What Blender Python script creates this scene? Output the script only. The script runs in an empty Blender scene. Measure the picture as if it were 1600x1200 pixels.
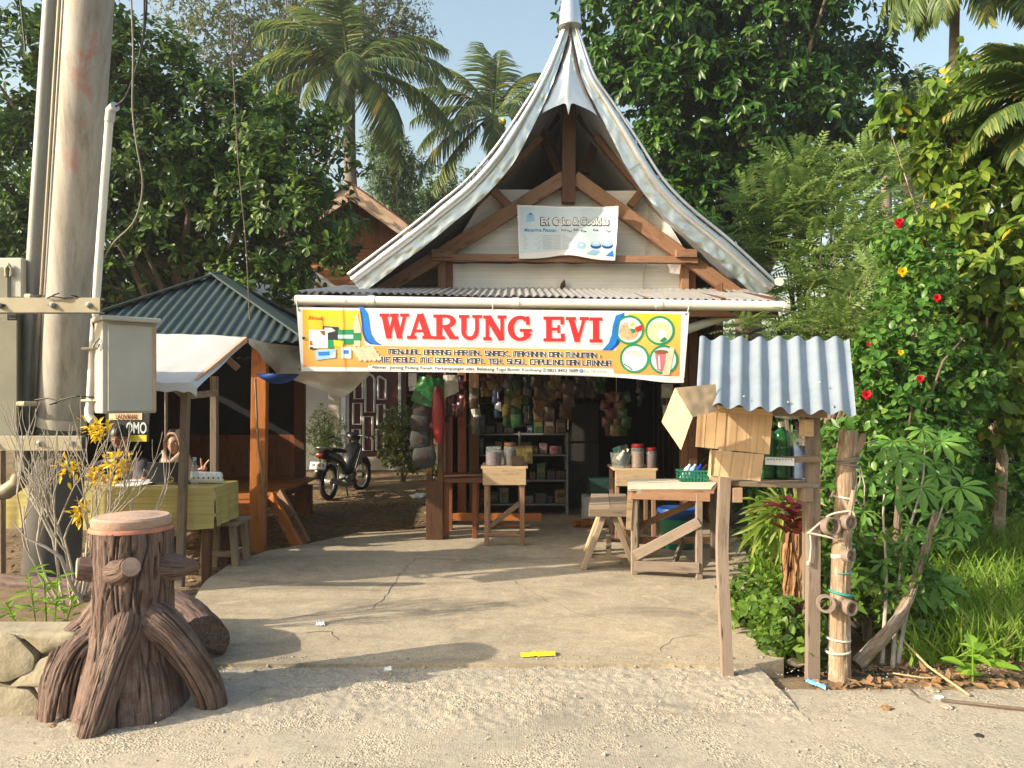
import bpy, math, random
import numpy as np
from mathutils import Vector, Matrix, Quaternion, noise as mnoise

S = bpy.context.scene
COL = S.collection
R = math.radians
random.seed(7)

# ---------------------------------------------------------------- camera, sky, sun, exposure
CAM_H = 1.6
FPX = 1200.0          # focal length in photo pixels (1600 px wide)
HOR = 625.0           # horizon row in the photo
cam_d = bpy.data.cameras.new('camera'); cam = bpy.data.objects.new('camera', cam_d); COL.objects.link(cam)
cam.location = (0, 0, CAM_H); cam.rotation_euler = (R(90), 0, 0)
cam_d.sensor_width = 36; cam_d.lens = 27.0; cam_d.shift_y = 25 / 1600
cam_d.clip_start = 0.05; cam_d.clip_end = 3000
S.camera = cam

SUN_EL = R(27); SUN_H = Vector((0.92, 0.387, 0)).normalized()
sun_dir = Vector((SUN_H.x * math.cos(SUN_EL), SUN_H.y * math.cos(SUN_EL), -math.sin(SUN_EL)))
w = bpy.data.worlds.new('World'); S.world = w; w.use_nodes = True
nt = w.node_tree; nt.nodes.clear()
sky = nt.nodes.new('ShaderNodeTexSky'); sky.sky_type = 'NISHITA'; sky.sun_disc = False
sky.sun_elevation = SUN_EL; sky.sun_rotation = math.atan2(-SUN_H.x, -SUN_H.y)
sky.air_density = 1.75; sky.dust_density = 4.5; sky.ozone_density = 1.0; sky.altitude = 100
bg = nt.nodes.new('ShaderNodeBackground'); bg.inputs[1].default_value = 0.15
wo = nt.nodes.new('ShaderNodeOutputWorld')
nt.links.new(sky.outputs[0], bg.inputs[0]); nt.links.new(bg.outputs[0], wo.inputs[0])
sl = bpy.data.lights.new('sun', 'SUN'); sl.energy = 4.6; sl.angle = R(0.55); sl.color = (1.0, 0.87, 0.68)
so = bpy.data.objects.new('sun', sl); COL.objects.link(so)
so.rotation_euler = sun_dir.to_track_quat('-Z', 'Y').to_euler(); so.location = (-20, -10, 20)
S.view_settings.view_transform = 'Standard'; S.view_settings.look = 'None'
S.view_settings.gamma = 1.0; S.view_settings.exposure = 0.86
S.render.engine = 'CYCLES'
S.cycles.use_denoising = True
S.cycles.max_bounces = 6; S.cycles.diffuse_bounces = 3; S.cycles.glossy_bounces = 3
S.cycles.transmission_bounces = 4; S.cycles.transparent_max_bounces = 8
S.cycles.sample_clamp_indirect = 6.0
S.cycles.caustics_reflective = False; S.cycles.caustics_refractive = False

def P(px, py, Y):
    """photo pixel + real depth -> world point"""
    return Vector(((px - 800) / FPX * Y, Y, CAM_H + (HOR - py) / FPX * Y))
def G(px, py):
    """photo pixel on the ground -> world point"""
    return P(px, py, CAM_H * FPX / (py - HOR))

# ---------------------------------------------------------------- materials
MATS = {}
def lin(c):
    return tuple(c[:3]) + (1.0,)
class NG:
    def __init__(s, name):
        m = bpy.data.materials.new(name); m.use_nodes = True
        s.m = m; s.t = m.node_tree; s.t.nodes.clear()
        s.out = s.t.nodes.new('ShaderNodeOutputMaterial')
        s.b = s.t.nodes.new('ShaderNodeBsdfPrincipled')
        s.t.links.new(s.b.outputs[0], s.out.inputs[0])
    def n(s, typ, **kw):
        nd = s.t.nodes.new('ShaderNode' + typ)
        for k, v in kw.items(): setattr(nd, k, v)
        return nd
    def l(s, a, b): s.t.links.new(a, b)
    def coord(s, scale=(1, 1, 1), attr=None):
        mp = s.n('Mapping'); mp.inputs['Scale'].default_value = scale
        if attr:
            a = s.n('Attribute'); a.attribute_name = attr; src = a.outputs['Vector']
        else:
            src = s.n('TexCoord').outputs['Object']
        s.l(src, mp.inputs['Vector']); return mp.outputs[0]
    def noise(s, co, scale, detail=4, rough=0.55, dist=0.0):
        t = s.n('TexNoise'); s.l(co, t.inputs['Vector'])
        t.inputs['Scale'].default_value = scale; t.inputs['Detail'].default_value = detail
        t.inputs['Roughness'].default_value = rough; t.inputs['Distortion'].default_value = dist
        return t.outputs['Fac']
    def ramp(s, fac, stops):
        r = s.n('ValToRGB'); el = r.color_ramp.elements
        while len(el) < len(stops): el.new(0.5)
        for e, (p, c) in zip(el, stops):
            e.position = p; e.color = lin(c) if len(c) == 3 else c
        s.l(fac, r.inputs[0]); return r.outputs[0]
    def mix(s, fac, a, b, mode='MIX'):
        m = s.n('MixRGB'); m.blend_type = mode
        for i, v in ((0, fac), (1, a), (2, b)):
            if hasattr(v, 'is_linked'): s.l(v, m.inputs[i])
            else: m.inputs[i].default_value = v if i == 0 else lin(v)
        return m.outputs[0]
    def math(s, op, a, b=0.0):
        m = s.n('Math'); m.operation = op
        for i, v in ((0, a), (1, b)):
            if hasattr(v, 'is_linked'): s.l(v, m.inputs[i])
            else: m.inputs[i].default_value = v
        return m.outputs[0]
    def bump(s, h, strength=0.3, dist=0.01, prev=None):
        b = s.n('Bump'); b.inputs['Strength'].default_value = strength; b.inputs['Distance'].default_value = dist
        s.l(h, b.inputs['Height'])
        if prev is not None: s.l(prev, b.inputs['Normal'])
        return b.outputs[0]
    def fin(s, col, rough=0.6, metal=0.0, normal=None, spec=None):
        if hasattr(col, 'is_linked'): s.l(col, s.b.inputs['Base Color'])
        else: s.b.inputs['Base Color'].default_value = lin(col)
        if hasattr(rough, 'is_linked'): s.l(rough, s.b.inputs['Roughness'])
        else: s.b.inputs['Roughness'].default_value = rough
        s.b.inputs['Metallic'].default_value = metal
        if spec is not None: s.b.inputs['Specular IOR Level'].default_value = spec
        if normal is not None: s.l(normal, s.b.inputs['Normal'])
        MATS[s.m.name] = s.m
        return s.m

def mul(c, k): return tuple(min(1, max(0, x * k)) for x in c)

def plain(name, c, rough=0.5, metal=0.0, var=0.12, scale=8, bump=0.0, spec=None):
    g = NG(name); co = g.coord()
    col = g.ramp(g.noise(co, scale, 4), [(0.3, mul(c, 1 - var)), (0.7, mul(c, 1 + var))])
    nb = g.bump(g.noise(co, scale * 6, 3), bump, 0.01) if bump else None
    return g.fin(col, rough, metal, nb, spec)

def wood(name, c1, c2, rough=0.7, wear=None, bump=0.35):
    g = NG(name); co = g.coord((1.2, 26, 26), 'gc'); co2 = g.coord((1, 1, 1), 'gc')
    f = g.noise(co, 3.0, 5, 0.65, 0.4)
    col = g.ramp(f, [(0.25, c1), (0.55, mul([(a + b) / 2 for a, b in zip(c1, c2)], 1)), (0.8, c2)])
    big = g.noise(co2, 3.0, 4)
    col = g.mix(g.ramp(big, [(0.35, (0, 0, 0)), (0.75, (.8, .8, .8))]), col, wear if wear else mul(c1, 0.7))
    dk = g.noise(g.coord((.9, 5, 5), 'gc'), 4.0, 6, 0.7)
    col = g.mix(g.ramp(dk, [(0.52, (0, 0, 0)), (0.70, (.75, .75, .75))]), col, mul(c1, 0.45))
    kn = g.n('TexVoronoi'); g.l(g.coord((1.6, 9, 9), 'gc'), kn.inputs['Vector']); kn.inputs['Scale'].default_value = 1.6
    col = g.mix(g.ramp(kn.outputs['Distance'], [(0.05, (.9, .9, .9)), (0.13, (0, 0, 0))]), col, mul(c1, 0.3))
    oi = g.n('ObjectInfo'); hsv = g.n('HueSaturation')
    g.l(g.math('ADD', g.math('MULTIPLY', oi.outputs['Random'], 0.5), 0.72), hsv.inputs['Value']); g.l(col, hsv.inputs['Color'])
    return g.fin(hsv.outputs[0], rough, 0, g.bump(f, bump, 0.006), 0.3)

def zinc(name, c, rough=0.32, metal=0.85, stain=0.25, spang=18, bump=0.15):
    g = NG(name); co = g.coord()
    v = g.n('TexVoronoi'); g.l(co, v.inputs['Vector']); v.inputs['Scale'].default_value = spang
    col = g.mix(0.05, c, v.outputs['Color'], 'SOFT_LIGHT')
    st = g.ramp(g.noise(co, 2.2, 6, 0.7), [(0.45, (0, 0, 0)), (0.75, (1, 1, 1))])
    col = g.mix(g.math('MULTIPLY', st, stain), col, mul(c, 0.45))
    rg = g.math('ADD', g.math('MULTIPLY', g.noise(co, 5, 4), 0.25), rough - 0.1)
    return g.fin(col, rg, metal, g.bump(g.noise(co, 9, 3), bump, 0.01))

def leafmat(name, c1, c2, c3=None, trans=0.28, rough=0.42, yel=0.0, ycol=(0.55, 0.42, 0.03), spec=0.35):
    g = NG(name)
    geo = g.n('NewGeometry'); oi = g.n('ObjectInfo')
    rnd = g.math('FRACT', g.math('ADD', geo.outputs['Random Per Island'], oi.outputs['Random']))
    stops = [(0.0, c1), (0.75, c2)] + ([(1.0, c3)] if c3 else [])
    col = g.ramp(rnd, stops)
    if yel > 0:
        r2 = g.math('FRACT', g.math('MULTIPLY', rnd, 17.31))
        col = g.mix(g.math('LESS_THAN', r2, yel), col, ycol)
    co = g.coord(); f = g.noise(co, 14, 2)
    col = g.mix(g.math('MULTIPLY', f, 0.35), col, mul(c1, 0.75))
    g.fin(col, rough, 0, None, spec)
    tr = g.n('BsdfTranslucent'); br = g.n('HueSaturation')
    br.inputs['Value'].default_value = 1.5; br.inputs['Hue'].default_value = 0.485; g.l(col, br.inputs['Color']); g.l(br.outputs[0], tr.inputs['Color'])
    ms = g.n('MixShader'); ms.inputs[0].default_value = trans
    g.l(g.b.outputs[0], ms.inputs[1]); g.l(tr.outputs[0], ms.inputs[2]); g.l(ms.outputs[0], g.out.inputs[0])
    return g.m

def barkmat(name, c1, c2, sc=(3, 14, 14), bump=0.7, patch=None):
    g = NG(name); co = g.coord(sc, 'gc'); co2 = g.coord((1, 1, 1), 'gc')
    f = g.noise(co, 2.0, 6, 0.65, 0.3)
    col = g.ramp(f, [(0.3, c1), (0.7, c2)])
    if patch: col = g.mix(g.ramp(g.noise(co2, 5, 5, 0.7), [(0.5, (0, 0, 0)), (0.62, (1, 1, 1))]), col, patch)
    return g.fin(col, 0.85, 0, g.bump(f, bump, 0.02), 0.2)

def glassmat(name, c, rough=0.08, alpha=0.35):
    g = NG(name); g.fin(c, rough, 0, None, 0.6)
    g.b.inputs['Alpha'].default_value = alpha
    return g.m

def M(k): return MATS[k]

# ---------------------------------------------------------------- things, parts, tags
ROOT = {}
def tag(o, label=None, cat=None, group=None, kind=None):
    if label: o['label'] = label
    if cat: o['category'] = cat
    if group: o['group'] = group
    if kind: o['kind'] = kind
    return o
def thing(name, label, cat, loc=(0, 0, 0), group=None, rotz=0.0, local=False):
    o = bpy.data.objects.new(name, None); COL.objects.link(o)
    o.empty_display_size = 0.05
    o.location = loc; o.rotation_euler = (0, 0, rotz)
    ROOT[o.name] = Vector((0, 0, 0)) if local else Vector(loc)
    return tag(o, label, cat, group)
def org(p):
    while p is not None:
        if p.name in ROOT: return ROOT[p.name]
        p = p.parent
    return Vector((0, 0, 0))

def np_mesh(name, V, loops, totals, gc=None, smooth=True):
    me = bpy.data.meshes.new(name)
    V = np.asarray(V, dtype=np.float32); loops = np.asarray(loops, dtype=np.int32); totals = np.asarray(totals, dtype=np.int32)
    me.vertices.add(len(V)); me.vertices.foreach_set('co', V.ravel())
    me.loops.add(len(loops)); me.loops.foreach_set('vertex_index', loops)
    me.polygons.add(len(totals))
    st = np.zeros(len(totals), np.int32); st[1:] = np.cumsum(totals)[:-1]
    me.polygons.foreach_set('loop_start', st); me.polygons.foreach_set('loop_total', totals)
    if gc is not None:
        a = me.attributes.new('gc', 'FLOAT_VECTOR', 'POINT'); a.data.foreach_set('vector', np.asarray(gc, np.float32).ravel())
    me.update(calc_edges=True)
    if smooth: me.polygons.foreach_set('use_smooth', np.ones(len(totals), dtype=bool))
    return me

def link(name, me, mat, parent=None, loc=None):
    o = bpy.data.objects.new(name, me); COL.objects.link(o)
    if mat is not None and len(me.materials) == 0: me.materials.append(mat if not isinstance(mat, str) else MATS[mat])
    if parent is not None: o.parent = parent
    if loc is not None: o.location = loc
    return o

class MB:
    def __init__(s): s.v = []; s.f = []; s.g = []
    def add(s, vs, fs, gs=None):
        n = len(s.v); s.v += [tuple(x) for x in vs]
        s.g += [tuple(x) for x in (gs if gs is not None else vs)]
        s.f += [tuple(i + n for i in f) for f in fs]; return s
    def cbox(s, c, size, rot=None, ch=0.004, taper=1.0):
        """chamfered box; x is the grain direction"""
        hx, hy, hz = [max(x / 2, 1e-4) for x in size]; ch = min(ch, hx * .45, hy * .45, hz * .45)
        vs = []
        for ax in range(3):
            for sx in (-1, 1):
                for sy in (-1, 1):
                    for sz in (-1, 1):
                        p = [sx * (hx - (0 if ax == 0 else ch)), sy * (hy - (0 if ax == 1 else ch)), sz * (hz - (0 if ax == 2 else ch))]
                        if taper != 1.0 and sx > 0: p[1] *= taper; p[2] *= taper
                        vs.append(p)
        def i(ax, a, b, c): return ax * 8 + (a > 0) * 4 + (b > 0) * 2 + (c > 0)
        fs = []
        for q in (-1, 1):
            fx = [i(0, q, -1, -1), i(0, q, 1, -1), i(0, q, 1, 1), i(0, q, -1, 1)]; fs.append(fx if q > 0 else fx[::-1])
            fy = [i(1, -1, q, -1), i(1, -1, q, 1), i(1, 1, q, 1), i(1, 1, q, -1)]; fs.append(fy if q > 0 else fy[::-1])
            fz = [i(2, -1, -1, q), i(2, 1, -1, q), i(2, 1, 1, q), i(2, -1, 1, q)]; fs.append(fz if q > 0 else fz[::-1])
        for a in (-1, 1):
            for b in (-1, 1):
                e = [i(0, a, b, -1), i(1, a, b, -1), i(1, a, b, 1), i(0, a, b, 1)]; fs.append(e if a * b > 0 else e[::-1])
                e = [i(0, a, -1, b), i(0, a, 1, b), i(2, a, 1, b), i(2, a, -1, b)]; fs.append(e if a * b > 0 else e[::-1])
                e = [i(1, -1, a, b), i(2, -1, a, b), i(2, 1, a, b), i(1, 1, a, b)]; fs.append(e if a * b > 0 else e[::-1])
                for d in (-1, 1):
                    e = [i(0, a, b, d), i(1, a, b, d), i(2, a, b, d)]; fs.append(e if a * b * d > 0 else e[::-1])
        off = Vector((random.uniform(0, 40), random.uniform(0, 40), random.uniform(0, 40)))
        c = Vector(c); gs = [Vector(p) + off for p in vs]
        W = [c + (rot @ Vector(p) if rot is not None else Vector(p)) for p in vs]
        return s.add(W, fs, gs)
    def beam(s, p0, p1, w, h, up=(0, 0, 1), ch=0.004, taper=1.0):
        p0 = Vector(p0); p1 = Vector(p1); x = (p1 - p0); L = x.length; x.normalize()
        u = Vector(up)
        if abs(u.dot(x)) > 0.98: u = Vector((0, 1, 0))
        y = u.cross(x).normalized(); z = x.cross(y)
        return s.cbox((p0 + p1) / 2, (L, w, h), Matrix((x, y, z)).transposed(), ch, taper)
    def tube(s, pts, r, n=8, caps=True, closed=False, flat=None):
        pts = [Vector(p) for p in pts]; k = len(pts)
        rs = r if hasattr(r, '__len__') else [r] * k
        vs = []; gs = []; sl_ = 0.0
        t0 = (pts[1] - pts[0]).normalized()
        a = Vector((0, 0, 1)) if abs(t0.z) < 0.9 else Vector((1, 0, 0))
        nx = t0.cross(a).normalized(); og = random.uniform(0, 30)
        for j in range(k):
            if closed: t = (pts[(j + 1) % k] - pts[j - 1])
            else: t = (pts[min(j + 1, k - 1)] - pts[max(j - 1, 0)])
            t = t.normalized() if t.length > 1e-9 else t0
            nx = (nx - t * nx.dot(t)); nx = nx.normalized() if nx.length > 1e-6 else t.orthogonal().normalized()
            ny = t.cross(nx)
            if j: sl_ += (pts[j] - pts[j - 1]).length
            for q in range(n):
                an = 2 * math.pi * q / n
                vs.append(pts[j] + (nx * math.cos(an) + ny * math.sin(an) * (flat or 1)) * rs[j])
                gs.append((sl_ + og, math.cos(an) * max(rs[j], .01), math.sin(an) * max(rs[j], .01)))
        fs = []
        for j in range(k if closed else k - 1):
            for q in range(n):
                j2 = (j + 1) % k; q2 = (q + 1) % n
                fs.append((j * n + q, j * n + q2, j2 * n + q2, j2 * n + q))
        if caps and not closed:
            fs.append(tuple(range(n))[::-1]); fs.append(tuple((k - 1) * n + q for q in range(n)))
        return s.add(vs, fs, gs)
    def lathe(s, prof, c=(0, 0, 0), n=16, rot=None, sq=1.0):
        vs = []; fs = []; c = Vector(c)
        for r, z in prof:
            for q in range(n):
                an = 2 * math.pi * q / n
                p = Vector((max(r, 1e-4) * math.cos(an), max(r, 1e-4) * math.sin(an) * sq, z))
                vs.append(c + (rot @ p if rot is not None else p))
        for j in range(len(prof) - 1):
            for q in range(n):
                fs.append((j * n + q, j * n + (q + 1) % n, (j + 1) * n + (q + 1) % n, (j + 1) * n + q))
        fs.append(tuple(range(n))[::-1]); fs.append(tuple((len(prof) - 1) * n + q for q in range(n)))
        return s.add(vs, fs)
    def grid(s, fn, nu, nv, off=None):
        """fn(u,v)->Vector; off = thickness vector"""
        vs = []; gs = []
        for j in range(nv + 1):
            for i in range(nu + 1):
                p = Vector(fn(i / nu, j / nv)); vs.append(p); gs.append(p)
        fs = []
        def id(i, j, o=0): return o + j * (nu + 1) + i
        for j in range(nv):
            for i in range(nu): fs.append((id(i, j), id(i + 1, j), id(i + 1, j + 1), id(i, j + 1)))
        if off is not None:
            o = len(vs); off = Vector(off)
            vs += [p + off for p in vs[:o]]; gs += gs[:o]
            for j in range(nv):
                for i in range(nu): fs.append((id(i, j, o), id(i, j + 1, o), id(i + 1, j + 1, o), id(i + 1, j, o)))
            for i in range(nu):
                fs.append((id(i, 0), id(i, 0, o), id(i + 1, 0, o), id(i + 1, 0))); fs.append((id(i, nv), id(i + 1, nv), id(i + 1, nv, o), id(i, nv, o)))
            for j in range(nv):
                fs.append((id(0, j), id(0, j + 1), id(0, j + 1, o), id(0, j, o))); fs.append((id(nu, j), id(nu, j, o), id(nu, j + 1, o), id(nu, j + 1)))
        return s.add(vs, fs, gs)
    def prism(s, poly, off):
        """poly: list of 3-D points (planar), extruded by off"""
        n = len(poly); off = Vector(off); a = [Vector(p) for p in poly]
        vs = a + [p + off for p in a]
        fs = [tuple(range(n))[::-1], tuple(range(n, 2 * n))] + [(i, (i + 1) % n, n + (i + 1) % n, n + i) for i in range(n)]
        return s.add(vs, fs)
    def poly(s, pts): return s.add(pts, [tuple(range(len(pts)))])
    def build(s, name, mat, parent=None, smooth=True, ang=35):
        o0 = org(parent)
        me = bpy.data.meshes.new(name)
        me.from_pydata([(v[0] - o0.x, v[1] - o0.y, v[2] - o0.z) for v in s.v], [], s.f)
        a = me.attributes.new('gc', 'FLOAT_VECTOR', 'POINT'); a.data.foreach_set('vector', np.asarray(s.g, np.float32).ravel())
        if smooth:
            me.polygons.foreach_set('use_smooth', np.ones(len(me.polygons), dtype=bool))
            me.set_sharp_from_angle(angle=R(ang))
        return link(name, me, mat, parent)

def copy_tree(o, loc=None, rotz=None, label=None, parent=None):
    c = o.copy(); COL.objects.link(c)
    if parent is not None: c.parent = parent
    if loc is not None: c.location = loc
    if rotz is not None: c.rotation_euler = (0, 0, rotz)
    if label: c['label'] = label
    for ch in o.children: copy_tree(ch, parent=c)
    return c

def nz(x, y=0.0, z=0.0): return mnoise.noise(Vector((x, y, z)))
def rotz(a): return Matrix.Rotation(a, 3, 'Z')

# ---------------------------------------------------------------- leaves
def leaf_tmpl(kind):
    if kind == 'oval':      rows = [(0.0, 0), (0.22, .72), (0.55, 1.0), (0.82, .62), (1.0, 0)]; fold = .16; curl = .22
    elif kind == 'lance':   rows = [(0.0, 0), (0.3, 1.0), (0.65, .8), (1.0, 0)]; fold = .14; curl = .28
    elif kind == 'small':   rows = [(0.0, 0), (0.45, 1.0), (1.0, 0)]; fold = .12; curl = .15
    elif kind == 'obov':    rows = [(0.0, 0), (0.35, .5), (0.7, 1.0), (0.9, .7), (1.0, 0)]; fold = .12; curl = .18
    elif kind == 'blade':   rows = [(0.0, .8), (0.4, 1.0), (0.75, .6), (1.0, 0)]; fold = .1; curl = .5
    V = []; F = []; prev = None
    for t, wd in rows:
        z = -curl * t * t
        if wd == 0: idx = [len(V)]; V.append((t, 0, z))
        else:
            idx = [len(V), len(V) + 1, len(V) + 2]
            V += [(t, -wd * .5, z + fold * wd * .5), (t, 0, z), (t, wd * .5, z + fold * wd * .5)]
        if prev is not None:
            if len(prev) == 1 and len(idx) == 3: F += [(prev[0], idx[0], idx[1]), (prev[0], idx[1], idx[2])]
            elif len(prev) == 3 and len(idx) == 3: F += [(prev[0], idx[0], idx[1], prev[1]), (prev[1], idx[1], idx[2], prev[2])]
            elif len(prev) == 3 and len(idx) == 1: F += [(prev[0], idx[0], prev[1]), (prev[1], idx[0], prev[2])]
        prev = idx
    return np.array(V, float), F
TM = {k: leaf_tmpl(k) for k in ('oval', 'lance', 'small', 'obov', 'blade')}

def frames(axis, up):
    a = axis / np.maximum(np.linalg.norm(axis, axis=1, keepdims=True), 1e-9)
    y = np.cross(up, a); nn = np.linalg.norm(y, axis=1, keepdims=True)
    y = np.where(nn < 1e-4, np.array([[1.0, 0, 0]]), y / np.maximum(nn, 1e-9))
    z = np.cross(a, y); return a, y, z
def leaf_soup(kind, pos, axis, up, L, Wd):
    V, F = TM[kind]; n = len(pos); a, y, z = frames(axis, up)
    vv = (pos[:, None, :] + V[None, :, 0:1] * L[:, None, None] * a[:, None, :] + V[None, :, 1:2] * Wd[:, None, None] * y[:, None, :] + V[None, :, 2:3] * L[:, None, None] * z[:, None, :])
    fl = np.array([i for f in F for i in f]); ft = np.array([len(f) for f in F])
    loops = (fl[None, :] + (np.arange(n) * len(V))[:, None]).ravel()
    return vv.reshape(-1, 3), loops, np.tile(ft, n)
def soup_obj(name, kind, leaves, mat, parent, smooth=False):
    pos, axis, up, L, Wd = leaves
    V, lo, to = leaf_soup(kind, pos, axis, up, L, Wd)
    o0 = org(parent); V = V - np.array(o0)[None, :]
    return link(name, np_mesh(name, V, lo, to, smooth=smooth), mat, parent)
LEAFME = {}
def leaf_objs(kind, leaves, mat, parent, name='leaf'):
    """each leaf an object of its own, sharing mesh data"""
    pos, axis, up, L, Wd = leaves; a, y, z = frames(axis, up); o0 = org(parent)
    V, F = TM[kind]; key = (kind, mat)
    if key not in LEAFME:
        me = bpy.data.meshes.new('leaf'); me.from_pydata(V.tolist(), [], F); me.materials.append(MATS[mat]); LEAFME[key] = me
    me = LEAFME[key]
    for i in range(len(pos)):
        o = bpy.data.objects.new(name, me); COL.objects.link(o); o.parent = parent
        m = Matrix.Identity(4)
        for r_ in range(3):
            m[r_][0] = a[i][r_] * L[i]; m[r_][1] = y[i][r_] * Wd[i]; m[r_][2] = z[i][r_] * L[i]; m[r_][3] = pos[i][r_] - o0[r_]
        o.matrix_local = m
def plant_leaves(kind, leaves, mat, parent, nind, soup='foliage'):
    """largest-in-view leaves become objects, the rest one stuff part"""
    pos = leaves[0]; Y = np.maximum(pos[:, 1], .5)
    px = pos[:, 0] / Y * FPX + 800; py = HOR - (pos[:, 2] - CAM_H) / Y * FPX
    inside = (px > 5) & (px < 1595) & (py > 5) & (py < 1195)
    score = np.where(inside, leaves[3] / Y, 0)
    order = np.argsort(-score); ind = order[:nind]; ind = ind[score[ind] > 0]
    rest = np.setdiff1d(np.arange(len(pos)), ind)
    leaf_objs(kind, [x[ind] for x in leaves], mat, parent)
    if len(rest):
        tag(soup_obj(soup, kind, [x[rest] for x in leaves], mat, parent), kind='stuff')

def unit(v): return v / np.maximum(np.linalg.norm(v, axis=-1, keepdims=True), 1e-9)
def crown(rg, blobs, ntip, k, L, Wr, droop=0.2, spread=1.1, shell=0.55, upb=0.35, clump=0.0, cl=0, cr=.4):
    """rosettes of k leaves on twig tips spread through ellipsoid blobs"""
    vol = np.array([b[1][0] * b[1][1] * b[1][2] for b in blobs]) ** 0.75; vol /= vol.sum()
    which = rg.choice(len(blobs), ntip, p=vol)
    C = np.array([b[0] for b in blobs], float)[which]; Rr = np.array([b[1] for b in blobs], float)[which]
    d = unit(rg.normal(size=(ntip, 3))); rad = shell + (1 - shell) * rg.random(ntip) ** 0.6
    tip = C + d * Rr * rad[:, None]
    if cl:
        nc = max(4, int(ntip * .72) // cl); m_ = nc * cl                       # most tips gather in leafy clumps round a branch end
        cen = tip[:nc]; cd_ = d[:nc]; off = unit(rg.normal(size=(m_, 3))) * (rg.random((m_, 1)) ** .5) * cr
        dd = np.repeat(cd_, cl, 0); tip[ntip - m_:] = np.repeat(cen, cl, 0) + off * np.array([1, 1, .8]); d = d.copy(); d[ntip - m_:] = unit(dd + off / cr * .9)
    if clump: tip = tip + unit(rg.normal(size=(ntip, 3))) * clump * rg.random((ntip, 1))
    tw = unit(d + np.array([0, 0, upb]) + rg.normal(size=(ntip, 3)) * .35)
    pos = np.repeat(tip, k, 0); T = np.repeat(tw, k, 0)
    side = unit(np.cross(T, rg.normal(size=(ntip * k, 3))))
    ax = unit(T * rg.uniform(.1, 1.0, (ntip * k, 1)) + side * spread - np.array([0, 0, droop]) * rg.uniform(.3, 1.4, (ntip * k, 1)))
    up = unit(T + np.array([0, 0, .6]) + rg.normal(size=(ntip * k, 3)) * .25)
    Ls = L * rg.uniform(.6, 1.15, ntip * k)
    pos = pos + ax * 0.01 - T * (rg.random((ntip * k, 1)) * L * .5)
    return [pos, ax, up, Ls, Ls * Wr * rg.uniform(.85, 1.15, ntip * k)], tip

def trunk_limbs(rg, base, top, r0, targets, parent, mat, wob=0.08, rl=0.35):
    mb = MB(); base = Vector(base); top = Vector(top); n = 7; pts = []; rs = []
    for i in range(n + 1):
        t = i / n; p = base.lerp(top, t) + Vector((nz(t * 3, base.x), nz(t * 3, base.y, 5), 0)) * wob * (1 if 0 < i else 0)
        pts.append(p); rs.append(r0 * (1 - .55 * t) * (1.25 if i == 0 else 1))
    mb.tube(pts, rs, 10); tr = mb.build('trunk', mat, parent)
    if targets:
        mb = MB()
        for q, tg in enumerate(targets):
            tg = Vector(tg); j = int(n * (0.45 + .55 * ((q * 7) % 10) / 10)); s0 = pts[min(j, n)]
            mid = s0.lerp(tg, .5) + Vector(rg.normal(size=3)) * .12 + Vector((0, 0, .1))
            mb.tube([s0, s0.lerp(mid, .5), mid, mid.lerp(tg, .5), tg], [r0 * rl, r0 * rl * .75, r0 * rl * .5, r0 * rl * .3, r0 * rl * .12], 6, caps=False)
        mb.build('limbs', mat, parent)
    return tr

# ---------------------------------------------------------------- text to mesh
def text_mesh(txt, size, offset=0.0, shear=0.0):
    cu = bpy.data.curves.new('txt', 'FONT'); cu.body = txt; cu.size = size; cu.offset = offset; cu.resolution_u = 3; cu.shear = shear
    ob = bpy.data.objects.new('txt', cu); COL.objects.link(ob)
    dg = bpy.context.evaluated_depsgraph_get(); ev = ob.evaluated_get(dg); me = ev.to_mesh()
    vs = [(v.co.x, v.co.y) for v in me.vertices]; fs = [tuple(p.vertices) for p in me.polygons]
    ev.to_mesh_clear(); bpy.data.objects.remove(ob); bpy.data.curves.remove(cu)
    return vs, fs

def skin_mesh(verts, edges, radii, root=0, sub=2):
    me = bpy.data.meshes.new('sk'); me.from_pydata([tuple(v) for v in verts], edges, [])
    ob = bpy.data.objects.new('sk', me); COL.objects.link(ob)
    md = ob.modifiers.new('skin', 'SKIN'); md.use_smooth_shade = True
    sv = me.skin_vertices[0].data
    for i, r in enumerate(radii):
        sv[i].radius = (r, r) if not hasattr(r, '__len__') else r
        sv[i].use_root = (i == root)
    ms = ob.modifiers.new('sub', 'SUBSURF'); ms.levels = sub; ms.render_levels = sub
    dg = bpy.context.evaluated_depsgraph_get(); ev = ob.evaluated_get(dg); m2 = ev.to_mesh()
    vs = [tuple(v.co) for v in m2.vertices]; fs = [tuple(p.vertices) for p in m2.polygons]
    ev.to_mesh_clear(); bpy.data.objects.remove(ob); bpy.data.meshes.remove(me)
    return vs, fs
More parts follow.
